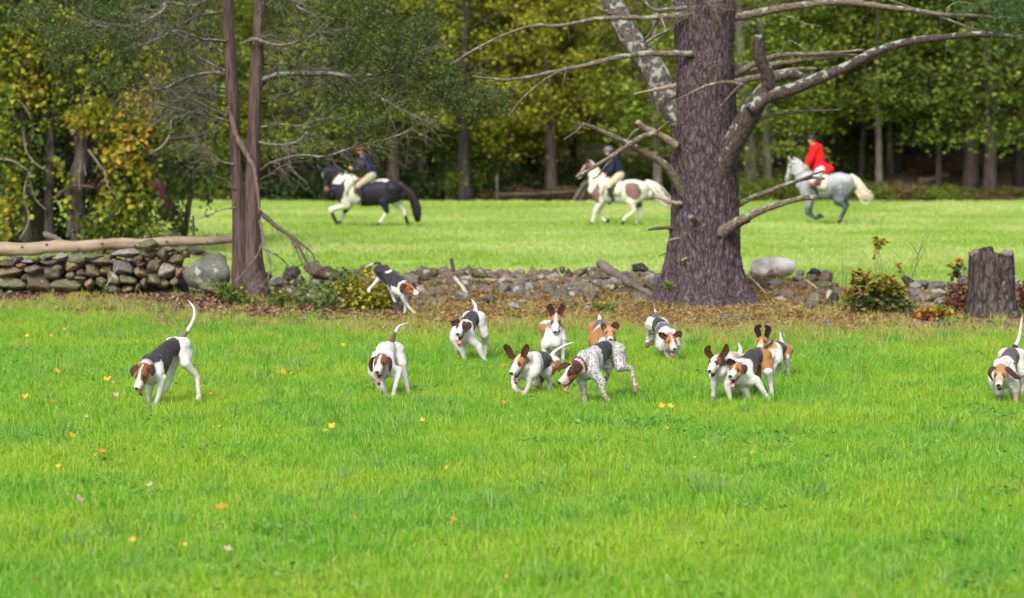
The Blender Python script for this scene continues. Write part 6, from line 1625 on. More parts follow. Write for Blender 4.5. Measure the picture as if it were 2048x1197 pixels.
hound('pale brown faced hound with floppy ears and tail up, cut by the right edge',
      (2024, 695), (2008, 717), 29.15, (2001, 734), (1997, 771),
      dict(FR=[(1998, 784), (2002, 799, -.3), (2008, 809)], FL=[(2032, 780), (2032, 794), (2033, 808)], HL=[(2043, 745, .5), (2046, 770, -.4), (2046, 800)], HR=[(2012, 750, .5), (2014, 775, -.4), (2016, 797)]),
      [(2035, 684), (2039, 670), (2042, 650), (2045, 631)],
      [[(2016, 737), (2030, 750), (2042, 758)], [(1986, 738), (1981, 748), (1986, 762)]],
      dict(zones=[(.0, 1.05, -.16, .12, (.075, .055, .06)), (.35, .95, -.24, -.14, BROWN), (.84, 1.1, -.05, .12, WHITE)], mask=(.36, .19, .085), mask2=(.48, .30, .17), muzzle=.19, blaze=.0, head_base=(.6, .5, .4), ear=BROWN, tail=(.12, BLACK), tick=(.0, (.3, .26, .24)), legs={'F': (.42, .30, .20)}),
      mouth=.030, tongue=.0, seed=13)
# ================================================================== HORSES AND RIDERS
HORSE = dict(L=.95, sec=[(-.36, .24, .17, .12), (-.20, .09, .28, .22), (.05, .0, .36, .29), (.32, .02, .36, .29), (.6, .04, .37, .30), (.85, .02, .38, .27), (1.04, .0, .38, .21), (1.22, .12, .31, .20), (1.38, .30, .17, .14)])
M_leather = plain('saddle_leather', (.11, .045, .022), .4, .4)
M_brown_l = plain('tan_saddle_leather', (.15, .06, .028), .4, .4)
M_strap = plain('dark_strap', (.03, .022, .018), .45, .4)
M_pad = plain('white_saddle_pad', (.72, .68, .58), .8, .2)
M_hoof = plain('hoof', (.03, .026, .026), .5, .3)
M_hair = {}
def hair_mat(key, a, b):
    if key not in M_hair:
        m, nt, out = new_mat(key + '_hair')
        g = N_(nt, 'NewGeometry')
        principled(nt, out, ramp(nt, [(0, rgb(*a)), (1, rgb(*b))], g.outputs['Random Per Island']), .5, .3)
        M_hair[key] = m
    return M_hair[key]
def horse(label, C, W, Yc, poll, nose, legs, tail, coat, hair, k=1.0, sW=0, tack=True, dip=.03, tailw=.08, pad=None, saddle=None):
    Zu = np.array([0, 0, 1.0])
    C3 = V3(at(*C, Yc)); W3 = solve(*W, C3, HORSE['L'] * k, sW)
    LL = np.linalg.norm(W3 - C3)
    f, l, u = frame(W3 - C3, Zu)
    b = Body(); pts, rad = [], []
    for (t, drop, hh, hw) in HORSE['sec']:
        top = C3 + (W3 - C3) * t - u * dip * 4 * np.clip(t * (1 - t), -.02, 1) * k
        pts.append(top - u * (hh + drop) * k); rad.append((hh * k, hw * k))
    b.tube('trunk', pts, rad, up=u, seg=24, n=44)
    root = W3 + f * .22 * k - u * .27 * k
    O3 = solve(*poll, root, .80 * k, 0)
    A3 = O3 - Zu * .10 * k
    N3 = solve(*nose, A3, .56 * k, 0)
    hf, hl, hu = frame(N3 - A3, unit(O3 - root) * .4 + Zu * .6)
    if hu @ unit(root - A3) > .3: hu = -hu
    hl = np.cross(hu, hf)
    hL = max(np.linalg.norm(N3 - A3), .48 * k) / .56
    AX = np.array([hf, hl, hu]); hp = lambda x, y, z: A3 + (hf * x + hu * z) * hL + hl * y * k
    nm_ = root * .5 + A3 * .5 + u * .07 * k
    b.tube('neck', [root - f * .12 * k, root, nm_, A3 + hf * .02], np.array([(.36, .17), (.30, .15), (.20, .115), (.125, .085)]) * k, up=unit(np.cross(unit(A3 - root), l)) * (1 if np.cross(unit(A3 - root), l) @ Zu > 0 else -1), seg=18, n=20)
    b.ball('head', hp(.10, 0, .0), np.array((.16, .095, .115)) * k, AX)
    b.ball('head', hp(.13, .0, -.075), np.array((.13, .085, .09)) * k, AX)
    b.tube('head', [hp(.12, 0, .0), hp(.32, 0, -.012), hp(.47, 0, -.012), hp(.53, 0, -.02)], np.array([(.115, .085), (.078, .062), (.066, .060), (.060, .058)]) * k, up=hu)
    b.tube('jaw', [hp(.20, 0, -.10), hp(.36, 0, -.075), hp(.48, 0, -.075)], np.array([(.06, .05), (.038, .038), (.03, .035)]) * k, up=hu)
    for nm, J in legs.items():
        side = 1 if nm[1] == 'L' else -1
        if nm[0] == 'F':
            S_ = W3 + f * .20 * k - u * .55 * k + l * side * .14 * k; sc = W3 - u * .22 * k + f * .05 * k + l * side * .14 * k
            Ls, rr = [.30, .38, .29, .15], [.115, .075, .052, .048]
        else:
            S_ = C3 - f * .10 * k - u * .26 * k + l * side * .15 * k
            Ls, rr = [.45, .46, .36, .15], [.17, .085, .052, .048]
        ch = [S_]
        for q, (px, py, *sg) in enumerate(J):
            ch.append(solve(px, py, ch[-1], Ls[q] * k, sg[0] if sg else 0))
        if nm[0] == 'F':
            b.tube('upper' + nm, [sc, S_, ch[1]], np.array([.17, .185, .125]) * k, n=14)
            b.tube('mid' + nm, [ch[1], ch[1] * .5 + ch[2] * .5, ch[2]], np.array([.115, .088, .066]) * k, n=12)
        else:
            mid = S_ * .5 + ch[1] * .5
            b.tube('upper' + nm, [S_, mid, ch[1]], np.array([(.30, .17), (.26, .16), (.165, .125)]) * k, up=f, n=14)
            b.tube('mid' + nm, [ch[1], ch[1] * .5 + ch[2] * .5, ch[2]], np.array([.15, .105, .068]) * k, n=14)
        b.tube('cannon' + nm, [ch[2], ch[2] * .5 + ch[3] * .5, ch[3]], np.array([.066, .045, .052]) * k, n=12)
        b.tube('hoof' + nm, [ch[3], ch[3] * .45 + ch[4] * .55, ch[4]], np.array([.050, .050, .066]) * k, n=10)
    if True:
        b.tube('dock', [C3 - f * .28 * k - u * .12 * k, V3(at(*tail[0], Yc)), V3(at(*tail[1], Yc))], np.array([.06, .05, .02]) * k, n=10)
    V, F, part, tt, ctr = b.skin(.019 * k, 4)
    n1, n2 = nz(V, 6, Yc), nz(V, 2.2, Yc + 4)
    along = ((V - C3) @ f) / (HORSE['L'] * k) + .04 * n1 + .05 * n2
    high = (((V - (C3 + (W3 - C3) * np.clip(((V - C3) @ f) / LL, -.2, 1.1)[:, None])) @ u) / k) + .03 * n1 + .03 * n2
    hx, hz = ((V - A3) @ hf) / hL, ((V - A3) @ hu) / hL
    na = ((V - root) @ unit(A3 - root)) / np.linalg.norm(A3 - root) + .04 * n1
    col = coat(V, part, tt, along, high, hx, hz, na, n1, n2)
    hm = np.char.startswith(part.astype(str), 'hoof') & (tt > .5); col[hm] = (.03, .028, .028)
    ey = (np.hypot(hx - .15, hz - .035) < .035) & (part == 'head'); col[ey] = col[ey] * .3
    nk = (np.hypot(hx - .50, hz + .01) < .025) & (part == 'head'); col[nk] = col[nk] * .4
    col = np.clip(col * (1 + .12 * n2[:, None]), 0, 1)
    t = thing('horse', label, 'horse', (C3[0], C3[1], 0), 'horses cantering across the hay field')
    mb = MB(); mb.add(V, F, np.hstack([col, np.ones((len(V), 1))])); mb.build('body', M_hcoat, t, col=True)
    for sgn in (1, -1):
        mb = MB(); e0 = hp(.0, .055 * sgn, .09); e1 = e0 + (hu * .10 - hf * .14 + hl * sgn * .02) * k
        mb.tube([e0 - hu * .03 * k, e0 * .6 + e1 * .4, e1], np.array([(.022, .035), (.02, .038), (.004, .006)]) * k, 8, up=hf); mb.build('ear', hair['ear'], t)
        mb = MB(); mb.ellipsoid(hp(.15, .082 * sgn, .035), np.array((.022,) * 3) * k, nu=6, nv=8); mb.build('eye', M_eye, t)
    rg = np.random.default_rng(int(C[0]))
    mb = MB(); crest = np.array([root + unit(W3 - root) * .26 * k, nm_ + u * .19 * k, A3 + Zu * .11 * k - hf * .02])
    for q in range(46):                          # mane
        s_ = q / 45; p = spline(crest, 24)[int(s_ * 23)]
        sd = 1 if rg.random() < .5 else -1
        d = f * -.25 + l * sd * .8 - u * .4
        mb.tube(spline([p, p + (d * .09 + u * .02 - f * .06) * k, p + (d * .14 - u * .13 - f * .10) * k], 5), np.linspace(.022, .006, 5) * k, 4)
    mb.build('mane', hair['mane'], t)
    mb = MB(); TP = [V3(at(px, py, Yc)) for px, py in tail]
    for q in range(80):                          # tail
        o = rg.normal(0, 1, 3) * np.array([1, .6, 1])
        P = [p + o * tailw * k * w_ + rg.normal(0, .012, 3) for p, w_ in zip(TP, np.interp(np.linspace(0, 1, len(TP)), [0, .3, .75, 1], [.25, .75, 1, .55]))]
        mb.tube(spline(P, 9), np.linspace(.034, .014, 9) * k, 4)
    mb.build('tail', hair['tail'], t)
    info = dict(C3=C3, W3=W3, f=f, l=l, u=u, hp=hp, hl=hl, k=k, Y=Yc, t=t, LL=LL)
    if tack:
        def bp(a, h_, s_): return C3 + (W3 - C3) * a + u * h_ * k + l * s_ * k
        if pad is not None:
            rows = []
            for a in np.linspace(.50, .98, 8):
                rows.append([bp(a, h_, s_) for s_, h_ in ((-.325, -.44), (-.32, -.24), (-.24, -.06), (-.10, .015), (0, .03), (.10, .015), (.24, -.06), (.32, -.24), (.325, -.44))])
            A = np.array(rows) - u * dip * 3.2 * k; i, j = np.meshgrid(np.arange(7), np.arange(8), indexing='ij'); a_ = i * 9 + j
            mb = MB(); mb.add(A.reshape(-1, 3), np.stack([a_, a_ + 1, a_ + 10, a_ + 9], -1).reshape(-1, 4)); o = mb.build('saddle_pad', pad, t)
            sm_ = o.modifiers.new('thick', 'SOLIDIFY'); sm_.thickness = .02
        mb = MB(); d0 = -dip * 3.4
        mb.tube(spline([bp(.50, .10 + d0, 0), bp(.62, .05 + d0, 0), bp(.78, .055 + d0, 0), bp(.90, .12 + d0, 0)], 12), np.array([(.04, .12)] * 4 + [(.045, .16)] * 4 + [(.05, .11)] * 4) * k, 10, up=u)
        for s_ in (1, -1):
            mb.tube(spline([bp(.78, .02 + d0, .14 * s_), bp(.80, -.16 + d0, .325 * s_), bp(.80, -.34 + d0, .335 * s_)], 8), np.array([(.02, .13)] * 5 + [(.018, .10)] * 3) * k, 8, up=l)
        mb.build('saddle', saddle or M_leather, t)
        mb = MB(); th = np.linspace(0, 2 * np.pi, 21)
        for x0, rz, ry, oz in ((.03, .135, .10, -.02), (.34, .09, .07, -.03)):
            mb.tube([hp(x0 + .03 * math.cos(a), ry * math.sin(a), oz + rz * math.cos(a)) for a in th], .010 * k, 5, cap=False)
        for s_ in (1, -1): mb.tube(spline([hp(.02, .10 * s_, .06), hp(.2, .095 * s_, -.02), hp(.44, .066 * s_, -.055)], 8), .009 * k, 5)
        mb.build('bridle', M_strap, t)
        mb = MB()
        for s_ in (1, -1): mb.tube(spline([bp(1.22, -.36, .20 * s_), bp(1.12, -.16, .21 * s_), bp(.98, -.03, .16 * s_)], 8), .011 * k, 5)
        for s_ in (1, -1): mb.tube(spline([bp(1.36, -.40, .06 * s_), bp(1.24, -.46, .21 * s_), bp(1.02, -.52, .285 * s_)], 8), .012 * k, 5)
        mb.build('breastplate', M_strap, t)
    info['bit'] = [hp(.46, .066, -.05), hp(.46, -.066, -.05)]
    return info

def hair_set(a, b, e): return dict(mane=hair_mat(*a), tail=hair_mat(*b), ear=plain('horse_ear', e))
HW, HB = np.array((.60, .57, .50)), np.array((.020, .017, .026))
def coat_piebald(V, part, tt, al, hi, hx, hz, na, n1, n2):
    c = np.tile(HB, (len(V), 1)); tor = np.isin(part, ['trunk', 'upperFL', 'upperFR', 'neck', 'upperHL', 'upperHR'])
    c[(part == 'neck') & (na < .40)] = HW
    c[tor & (al > .86) & (al < 1.26) & (part != 'neck')] = HW
    c[(part == 'neck') & (na > .05) & (hi < -.55)] = HB
    c[tor & (al > .74) & (al <= .88) & (hi < -.10) & (n2 > -.25)] = HW
    c[tor & (al > .02) & (al < .75) & (hi > -.10 - .05 * n1)] = HW
    for q in ('midFL', 'cannonFL', 'cannonFR', 'cannonHL', 'cannonHR'): c[(part == q)] = HW
    c[np.isin(part, ['cannonFL']) & (tt > .35)] = HB; c[np.isin(part, ['cannonFR', 'cannonHL']) & (tt < .12)] = HB
    c[(part == 'midHR')] = HW; c[(part == 'cannonHR') & (tt > .55)] = HB
    c[np.isin(part, ['hoofFL', 'hoofFR', 'hoofHL', 'hoofHR'])] = HB
    c[(part == 'head') & (hx > .46)] = (.30, .16, .15); c[(part == 'head') & (np.abs(hz - .10) < .03) & (hx < .2) & (hx > .06)] = (.2, .2, .22)
    return c
def coat_skewbald(V, part, tt, al, hi, hx, hz, na, n1, n2):
    c = np.tile(HW, (len(V), 1)); BR = np.array((.19, .11, .095))
    c[(part == 'neck') & (na > .80)] = BR; hd = np.isin(part, ['head', 'jaw']); c[hd] = (.11, .05, .05)
    c[hd & (hz > .045) & (hx > .10)] = (.5, .34, .27); c[hd & (hx > .44)] = HW * .9
    c[(part == 'neck') & (hi < -.38) & (na > .18)] = BR
    e = np.hypot((al - .12) / .25, (hi + .40) / .23); c[(e + .40 * n2 + .22 * n1 < 1) & np.isin(part, ['trunk', 'upperHL', 'upperHR'])] = BR
    c[(part == 'upperFL') & (al > 1.18)] = BR; c[(part == 'midHR') & (tt < .5)] = BR * .6
    return c
def coat_grey(V, part, tt, al, hi, hx, hz, na, n1, n2):
    c = np.tile(np.array((.40, .41, .42)), (len(V), 1)); DG = np.array((.10, .105, .12))
    tor = np.isin(part, ['trunk', 'upperFL', 'upperFR', 'upperHL', 'upperHR'])
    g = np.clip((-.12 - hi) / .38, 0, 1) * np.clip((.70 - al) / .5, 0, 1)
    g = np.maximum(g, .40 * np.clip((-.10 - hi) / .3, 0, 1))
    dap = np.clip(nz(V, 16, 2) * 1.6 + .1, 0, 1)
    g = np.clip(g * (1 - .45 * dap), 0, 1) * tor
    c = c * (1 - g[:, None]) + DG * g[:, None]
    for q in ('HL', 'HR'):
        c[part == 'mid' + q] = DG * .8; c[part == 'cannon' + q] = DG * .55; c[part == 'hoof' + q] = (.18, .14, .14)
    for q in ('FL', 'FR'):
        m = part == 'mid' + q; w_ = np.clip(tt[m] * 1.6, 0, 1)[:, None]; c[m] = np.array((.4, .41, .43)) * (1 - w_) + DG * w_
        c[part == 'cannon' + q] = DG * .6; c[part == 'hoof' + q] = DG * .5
    c[(part == 'head') & (hx > .44)] = (.28, .27, .28)
    return c
def coat_bay(V, part, tt, al, hi, hx, hz, na, n1, n2):
    return np.tile(np.array((.10, .038, .022)), (len(V), 1))

hA = horse('black and white horse cantering left behind the cedar branches', (779, 358), (703, 349), 83.2, (651, 334), (652, 381),
      dict(FL=[(693, 411), (661, 419), (669, 438), (675, 449)], FR=[(697, 411), (690, 423), (681, 441), (677, 451)], HL=[(767, 402), (774, 424), (760, 445), (753, 455)], HR=[(789, 402), (807, 420), (813, 440), (818, 455)]),
      [(797, 366), (812, 378), (824, 394), (831, 412), (834, 428), (836, 441)], coat_piebald, hair_set(('black', (.012, .010, .014), (.035, .028, .032)), ('dark', (.012, .010, .014), (.05, .025, .028)), (.02, .018, .02)), k=1.08, tailw=.046, pad=None, saddle=M_brown_l, dip=.045)
hB = horse('brown and white horse cantering left, just left of the big pine', (1277, 359), (1213, 352), 83.6, (1178, 324), (1155, 355),
      dict(FL=[(1201, 404), (1190, 423), (1186, 440), (1182, 450)], FR=[(1206, 404), (1195, 427), (1208, 441), (1216, 442)], HL=[(1262, 403), (1269, 422), (1249, 437), (1246, 447)], HR=[(1275, 403), (1281, 426), (1273, 443), (1271, 452)]),
      [(1292, 366), (1304, 371), (1315, 380), (1322, 392), (1330, 402), (1340, 408)], coat_skewbald, hair_set(('cream', (.5, .46, .38), (.75, .71, .62)), ('white', (.5, .47, .40), (.75, .71, .62)), (.12, .06, .055)), k=.98, tailw=.085, pad=M_pad)
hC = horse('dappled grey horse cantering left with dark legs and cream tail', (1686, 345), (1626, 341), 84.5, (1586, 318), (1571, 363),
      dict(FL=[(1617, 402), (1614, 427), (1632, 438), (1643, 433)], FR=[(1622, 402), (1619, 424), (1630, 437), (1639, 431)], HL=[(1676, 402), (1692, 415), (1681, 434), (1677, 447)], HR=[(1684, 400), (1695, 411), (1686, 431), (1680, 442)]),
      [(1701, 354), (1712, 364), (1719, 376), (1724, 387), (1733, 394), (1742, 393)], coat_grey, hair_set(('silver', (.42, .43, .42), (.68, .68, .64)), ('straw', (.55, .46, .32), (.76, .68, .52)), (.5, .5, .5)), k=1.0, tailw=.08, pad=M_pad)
horse('bay horse hidden behind the golden vine tree, only its dark red tail showing', (292, 358), (228, 356), 84.0, (190, 332), (178, 368),
      dict(FL=[(215, 405), (205, 425), (204, 443), (200, 452)], FR=[(220, 405), (214, 425), (218, 443), (216, 452)], HL=[(276, 403), (284, 424), (268, 440), (264, 450)], HR=[(288, 403), (296, 426), (290, 444), (288, 452)]),
      [(311, 362), (321, 375), (327, 392), (332, 410), (333, 425), (333, 437)], coat_bay, hair_set(('red_brown', (.03, .012, .012), (.07, .022, .016)), ('red_tail', (.02, .009, .009), (.07, .02, .015)), (.08, .03, .02)), k=1.0, tailw=.12, tack=False)

M_skin = plain('skin', (.52, .29, .21), .5, .35)
def rider(label, hs, head, sh, hip, elbow, hand, knee, ankle, toe, coat_c, breech_c, helmet_c, hair_c, lean=0, boot_top=None, collar_c=None, skirt=None, wide=0.0, bulk=1.0):
    l, f, u, Y = hs['l'], hs['f'], hs['u'], hs['Y']
    Zu = np.array([0, 0, 1.0])
    P = lambda q, o: V3(at(q[0], q[1], Y - o))
    hc = P(head, 0.0); sc = P(sh, 0.0); hpv = P(hip, 0.0)
    sc = hc + unit(sc - hc) * min(np.linalg.norm(sc - hc), .235)
    t = thing('person', label, 'rider', (hpv[0], hpv[1], 0))
    nd = np.array([0, -1.0, 0])                 # near side of the rider (towards the camera)
    face = unit(f * np.array([1, 1, 0]))
    mats = [plain('rider_coat', coat_c, .75, .2), plain('breeches', breech_c, .8, .15), plain('riding_boot', (.018, .018, .022), .3, .45), plain('riding_helmet', helmet_c, .45, .35), plain('rider_hair', hair_c, .6, .3)]
    bd, ct, br = Body(), Body(), Body()
    AXh = np.array([face, nd, Zu])
    bd.ball('head', hc, (.102, .082, .125), AXh); bd.ball('head', hc + face * .035 - Zu * .06, (.062, .055, .062), AXh)
    bd.tube('head', [hc + face * .082 + Zu * .01, hc + face * .112 - Zu * .022], [.010, .016], n=6)          # nose
    bd.ball('head', hc + face * .088 - Zu * .065, (.014, .024, .010), AXh)                                   # lips
    for s_ in (1, -1): bd.ball('head', hc + nd * .072 * s_ - Zu * .01 - face * .005, (.016, .010, .028), AXh)  # ears
    neck = sc * .55 + hc * .45
    bd.tube('body', [hc - Zu * .07 - face * .015, sc + (hc - sc) * .30], [.052, .058], n=8)
    bd.tube('body', [sc, sc * .5 + hpv * .5, hpv], np.array([(.10, .15), (.10, .13), (.12, .14)]), up=face, n=14)
    mid = sc * .5 + hpv * .5
    ct.tube('coat', [sc + (hc - sc) * .38, sc - Zu * .02, sc * .65 + hpv * .35, sc * .3 + hpv * .7, hpv - Zu * .03], np.array([(.075, .075), (.150, .215), (.170, .215), (.145, .185), (.19, .215)]) * np.array([bulk, 1]), up=face, n=22, seg=18)
    if skirt:
        for q in skirt: ct.tube('coat', [hpv + Zu * .06, P(q, .10) * .5 + hpv * .5, P(q, .12)], np.array([(.15, .18), (.11, .19), (.04, .14)]), up=face, n=10)
    for s_ in (1, -1):
        off = .19
        S_ = sc + nd * s_ * .19 - Zu * .05
        E_ = P(elbow, 0) + nd * s_ * (.22 if s_ == 1 else .20) + (face * .05 if s_ == -1 else 0)
        H_ = P(hand, 0) + nd * s_ * .07 + (face * .04 + Zu * .02 if s_ == -1 else 0)
        bd.tube('arm', [S_, E_, H_], [.045, .035, .026], n=16)
        ct.tube('coat', [S_, S_ * .5 + E_ * .5, E_, E_ * .25 + H_ * .75], [.100, .088, .072, .054], n=18)
        d = unit(H_ - E_); pu = Zu; sd = unit(np.cross(d, pu)); pu = np.cross(sd, d)
        bd.ball('hand', H_ + d * .035, (.045, .022, .040), np.array([d, sd, pu]))
        for q in range(4):                      # four fingers curled over the rein
            r0 = H_ + d * .07 + pu * (.026 - .017 * q)
            bd.tube('hand', [r0, r0 + d * .022 + sd * .016 * -s_, r0 + d * .006 + sd * .036 * -s_], [.0095, .009, .008], n=6)
        bd.tube('hand', [H_ + d * .025 + pu * .03, H_ + d * .055 + pu * .05, H_ + d * .08 + pu * .042], [.011, .010, .009], n=6)
        HJ = hpv + nd * s_ * .11 - Zu * .02
        K_ = P(knee, 0) + nd * s_ * (.34 + wide); A_ = P(ankle, 0) + nd * s_ * (.37 + wide); T_ = P(toe, 0) + nd * s_ * (.39 + wide)
        bd.tube('leg', [HJ, K_, A_], [.065, .048, .034], n=18)
        br.tube('breeches', [hpv + Zu * .02, HJ, HJ * .5 + K_ * .5, K_], [.13, .14, .112, .080], n=18)
        br.tube('breeches', [K_, K_ * .8 + A_ * .2], [.080, .070], n=6)
        bt = Body(); kt = K_ * .80 + A_ * .20
        bt.tube('boot', [kt, kt * .55 + A_ * .45, A_ + Zu * .03], [.084, .078, .058], n=14)
        ank = A_ - Zu * .035
        bt.tube('boot', [ank - unit(T_ - A_) * .035, ank * .5 + T_ * .5, T_], [.048, .042, .032], n=12)
        V, F, *_ = bt.skin(.012, 3); mb = MB(); mb.add(V, F); o = mb.build('boot', mats[2], t)
        if boot_top:
            mb = MB(); mb.tube([kt - unit(A_ - kt) * .0, kt + unit(A_ - kt) * .07], .090, 12); mb.build('boot_cuff', plain('boot_top', boot_top), o)
        mb = MB(); th = np.linspace(0, 2 * np.pi, 15); c0 = T_ * .5 + A_ * .5 + Zu * .03
        mb.tube([c0 + nd * math.cos(a) * .06 + Zu * math.sin(a) * .075 for a in th], .009, 5, cap=False)
        mb.build('stirrup', plain('stirrup_iron', (.3, .3, .3), .3, .5), hs['t'])
        mb = MB(); mb.tube(spline([hs['bit'][0 if s_ * (l @ nd) > 0 else 1], (hs['bit'][0 if s_ * (l @ nd) > 0 else 1] + H_) / 2 - Zu * .05, H_ + d * .06], 10), .009, 5); mb.build('rein', M_strap, hs['t'])
    for B_, nm, mt, vx in ((bd, 'body', M_skin, .011), (ct, 'coat', mats[0], .014), (br, 'breeches', mats[1], .014)):
        V, F, *_ = B_.skin(vx, 3)
        if nm != 'body':                        # folds in the cloth
            d_ = nz(V, 9, 3) * .5 + nz(V * np.array([1, 1, .45]), 22, 5); o_ = V - V.mean(0); o_ /= np.linalg.norm(o_, axis=1)[:, None] + 1e-9
            V = V + o_ * (.016 * d_)[:, None]
        mb = MB(); mb.add(V, F); mb.build(nm, mt, t)
    for s_ in (1, -1):
        mb = MB(); mb.ellipsoid(hc + face * .080 + nd * s_ * .032 + Zu * .012, (.010,) * 3, nu=5, nv=6); mb.build('eye', M_eye, t)
    mb = MB(); mb.ellipsoid(hc - face * .035 - Zu * .03, (.085, .086, .08), AXh); mb.build('hair', mats[4], t)
    # helmet: a dome cut at the brow, with peak and button
    u_ = np.linspace(0, np.pi / 2 * 1.05, 9); v_ = np.linspace(0, 2 * np.pi, 20, endpoint=False)
    A = np.array([[hc + Zu * .022 + face * .132 * math.sin(a) * math.cos(b) + nd * .112 * math.sin(a) * math.sin(b) + Zu * .125 * math.cos(a) for b in v_] for a in u_])
    i, j = np.meshgrid(np.arange(8), np.arange(20), indexing='ij'); j2 = (j + 1) % 20
    hb = MB(); hb.add(A.reshape(-1, 3), np.stack([i * 20 + j, i * 20 + j2, (i + 1) * 20 + j2, (i + 1) * 20 + j], -1).reshape(-1, 4))
    ho = hb.build('helmet', mats[3], t); ho.modifiers.new('thick', 'SOLIDIFY').thickness = .012
    mb = MB(); mb.ellipsoid(hc + face * .125 + Zu * .018, (.055, .075, .010), np.array([unit(face - Zu * .25), nd, unit(Zu + face * .25)])); mb.build('peak', mats[3], ho)
    if collar_c:
        mb = MB(); c0 = sc + (hc - sc) * .33; th = np.linspace(0, 2 * np.pi, 17)
        mb.tube([c0 + face * .062 * math.cos(a) + nd * .064 * math.sin(a) for a in th], .026, 6, cap=False); mb.build('stock', plain('stock_tie', collar_c), t)
    return t
rider('rider in navy coat bending forward on the black and white horse, head behind a branch', hA, (722, 301), (732, 322), (744, 351), (716, 340), (706, 338), (718, 371), (725, 398), (718, 405),
      (.018, .022, .050), (.40, .355, .255), (.20, .05, .045), (.20, .05, .025), collar_c=(.5, .45, .4), wide=.07)
rider('rider in navy coat and grey helmet on the brown and white horse', hB, (1217, 303), (1228, 321), (1239, 350), (1222, 340), (1212, 349), (1216, 371), (1224, 399), (1217, 408),
      (.016, .020, .048), (.50, .44, .31), (.12, .125, .14), (.12, .07, .04), collar_c=(.30, .36, .38))
rider('huntsman in bright scarlet coat and black cap on the dappled grey horse', hC, (1623, 279), (1632, 297), (1641, 338), (1621, 318), (1617, 334), (1622, 362), (1630, 386), (1622, 394),
      (.62, .012, .018), (.66, .64, .64), (.012, .012, .016), (.14, .09, .06), boot_top=(.30, .08, .035), collar_c=(.7, .68, .66), skirt=[(1662, 338), (1653, 343)], bulk=1.28)
# ================================================================== FALLEN LEAVES ON THE MEADOW
M_fl = {k: leaf_mat('fallen_leaf_' + k, [(0, a), (1, b)], .3) for k, a, b in (('yellow', rgb(.60, .38, .03), rgb(.72, .50, .06)), ('orange', rgb(.55, .22, .03), rgb(.62, .30, .04)), ('pale', rgb(.42, .34, .21), rgb(.52, .44, .30)), ('brown', rgb(.16, .07, .035), rgb(.22, .10, .05)))}
def maple_leaf(name, mat, seed):
    """a lobed leaf with veined folds, curled edges and a stalk, 1 m across before scaling"""
    rg = np.random.default_rng(seed)
    prof = [(-90, .10), (-62, .34), (-40, .40), (-22, .62), (-8, .42), (12, .74), (24, .88), (36, .66), (54, .52), (70, .78), (90, 1.0), (110, .78), (126, .52), (144, .66), (156, .88), (168, .74), (188, .42), (202, .62), (220, .40), (242, .34)]
    V = [(0, 0, .03)]
    c1, c2 = rg.uniform(.2, .5), rg.uniform(-.2, .3)
    for a, r in prof:
        a = math.radians(a); x, y = r * .55 * math.cos(a), r * .55 * math.sin(a)
        V.append((x, y, c1 * x * x * 1.6 + c2 * y * y + rg.normal(0, .03)))
    n = len(prof)
    mb = MB(); mb.add(np.array(V), [[0, 1 + i, 1 + (i + 1) % n] for i in range(n)])
    mb.tube(spline([(0, -.05, .02), (.02, -.35, .05), (.06, -.6, .02)], 5), .012, 4)
    return mb.mesh(name, mat, smooth=False)
LM = {(k, i): maple_leaf('fallen_leaf', M_fl[k], i) for k in M_fl for i in range(2)}
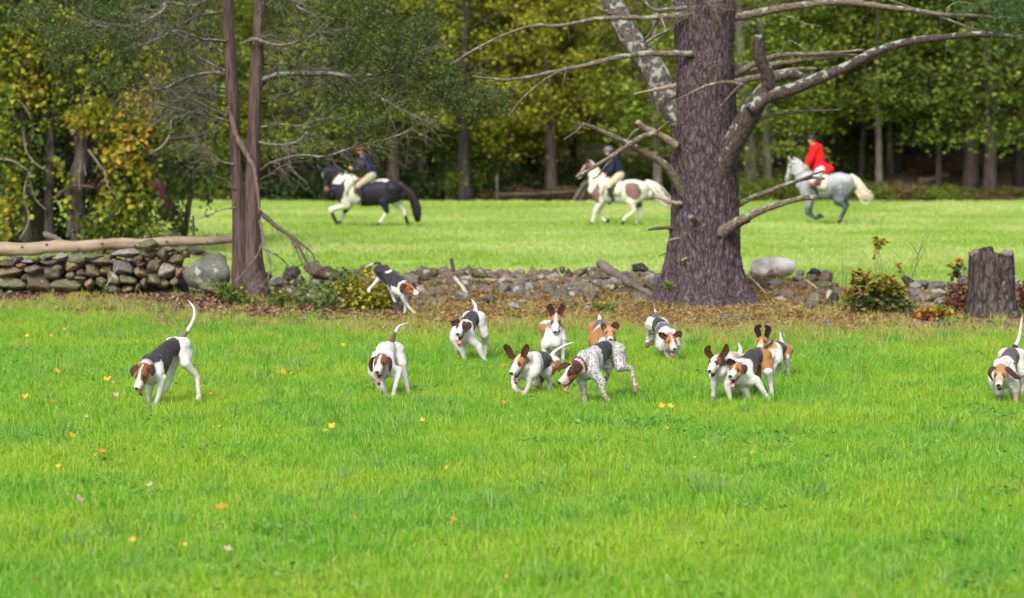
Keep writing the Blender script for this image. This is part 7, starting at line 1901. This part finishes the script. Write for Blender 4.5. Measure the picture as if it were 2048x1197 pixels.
FL = [(130, 672, 22, 'yellow'), (115, 757, 20, 'yellow'), (215, 777, 24, 'yellow'), (227, 781, 10, 'pale'), (50, 815, 20, 'yellow'), (145, 892, 20, 'yellow'), (205, 928, 22, 'orange'), (190, 934, 14, 'yellow'), (117, 960, 16, 'yellow'), (160, 1030, 28, 'pale'), (440, 1040, 28, 'orange'), (452, 1038, 14, 'orange'), (265, 1105, 20, 'yellow'), (662, 874, 22, 'yellow'), (652, 881, 12, 'yellow'), (845, 860, 13, 'yellow'), (440, 875, 15, 'yellow'), (300, 998, 18, 'pale'), (687, 704, 13, 'yellow'), (698, 708, 7, 'pale'), (553, 758, 14, 'yellow'), (566, 762, 18, 'yellow'), (583, 762, 14, 'yellow'), (607, 1068, 14, 'brown'), (75, 1187, 16, 'brown'), (455, 1125, 24, 'pale'), (340, 805, 20, 'yellow'), (55, 687, 14, 'yellow'), (103, 685, 12, 'orange'), (172, 855, 12, 'pale'), (960, 768, 16, 'yellow'), (415, 912, 10, 'brown'), (140, 750, 12, 'orange'), (188, 668, 9, 'yellow'), (232, 811, 18, 'pale'), (105, 824, 12, 'orange'), (422, 806, 12, 'orange'),
      (1324, 835, 18, 'yellow'), (1341, 834, 18, 'yellow'), (1334, 878, 13, 'yellow'), (1639, 953, 26, 'pale'), (1389, 939, 9, 'pale'), (1504, 930, 12, 'yellow'), (1836, 925, 10, 'brown'), (1851, 990, 13, 'brown'), (1864, 992, 11, 'brown'), (1729, 755, 14, 'brown'), (1606, 729, 13, 'pale'), (1015, 1183, 26, 'yellow'), (710, 1062, 10, 'orange'), (907, 1062, 18, 'orange'), (892, 955, 13, 'yellow'), (370, 1120, 14, 'yellow'), (1990, 855, 9, 'brown'), (1008, 822, 13, 'orange'), (1006, 748, 12, 'orange'), (1484, 917, 7, 'orange')]
NEAR = [((272, 779), 'leftmost hound'), ((762, 740), 'nearly all white hound'), ((1118, 765), 'blue ticked hound'), ((1480, 750), 'front pair of hounds'), ((1997, 770), 'hound at the right edge'), ((1040, 740), 'prick eared hound')]
COLW = {'yellow': 'yellow', 'orange': 'orange', 'pale': 'pale tan', 'brown': 'dark brown'}
rg = random.Random(4)
used = {}
for q, (px, py, w_, k) in enumerate(FL):
    p = ground_hit(px, py)
    o = bpy.data.objects.new('fallen_leaf', LM[(k, q % 2)]); COL.objects.link(o)
    s = w_ * mpp(p.y)
    o.scale = (s, s, s); o.location = (p.x, p.y, p.z + .075 + .03 * rg.random())
    o.rotation_euler = (R(rg.uniform(25, 60)), R(rg.uniform(-20, 20)), rg.uniform(-1.2, 1.2))
    d, nm = min((math.hypot(px - a[0], py - a[1]), n_) for a, n_ in NEAR)
    where = ('in the lower left corner' if px < 520 and py > 980 else 'in the lower middle' if py > 980 else 'in the right half of the meadow' if px > 1220 and d > 170 else 'by the left edge of the meadow' if px < 160 else 'in the grass near the ' + nm)
    size = 'large' if w_ > 21 else 'small' if w_ < 14 else 'curled'
    lab = f'{size} {COLW[k]} fallen leaf lying {where}'
    tag(o, lab, 'leaf', 'fallen leaves on the meadow')
# ================================================================== LABELS: tell look-alikes apart by where they stand
_by = {}
for o in S.objects:
    if o.parent is None and o.get('group') and o.get('label'): _by.setdefault(o['label'], []).append(o)
_ord = {2: ['leftmost', 'rightmost'], 3: ['leftmost', 'middle', 'rightmost'], 4: ['leftmost', 'second', 'third', 'rightmost'], 5: ['leftmost', 'second', 'middle', 'fourth', 'rightmost']}
for lab, L in _by.items():
    if 1 < len(L) <= 5:
        L.sort(key=lambda o: o.location.x / o.location.y)
        for o, w_ in zip(L, _ord[len(L)]): o['label'] = f'{w_} {lab}'
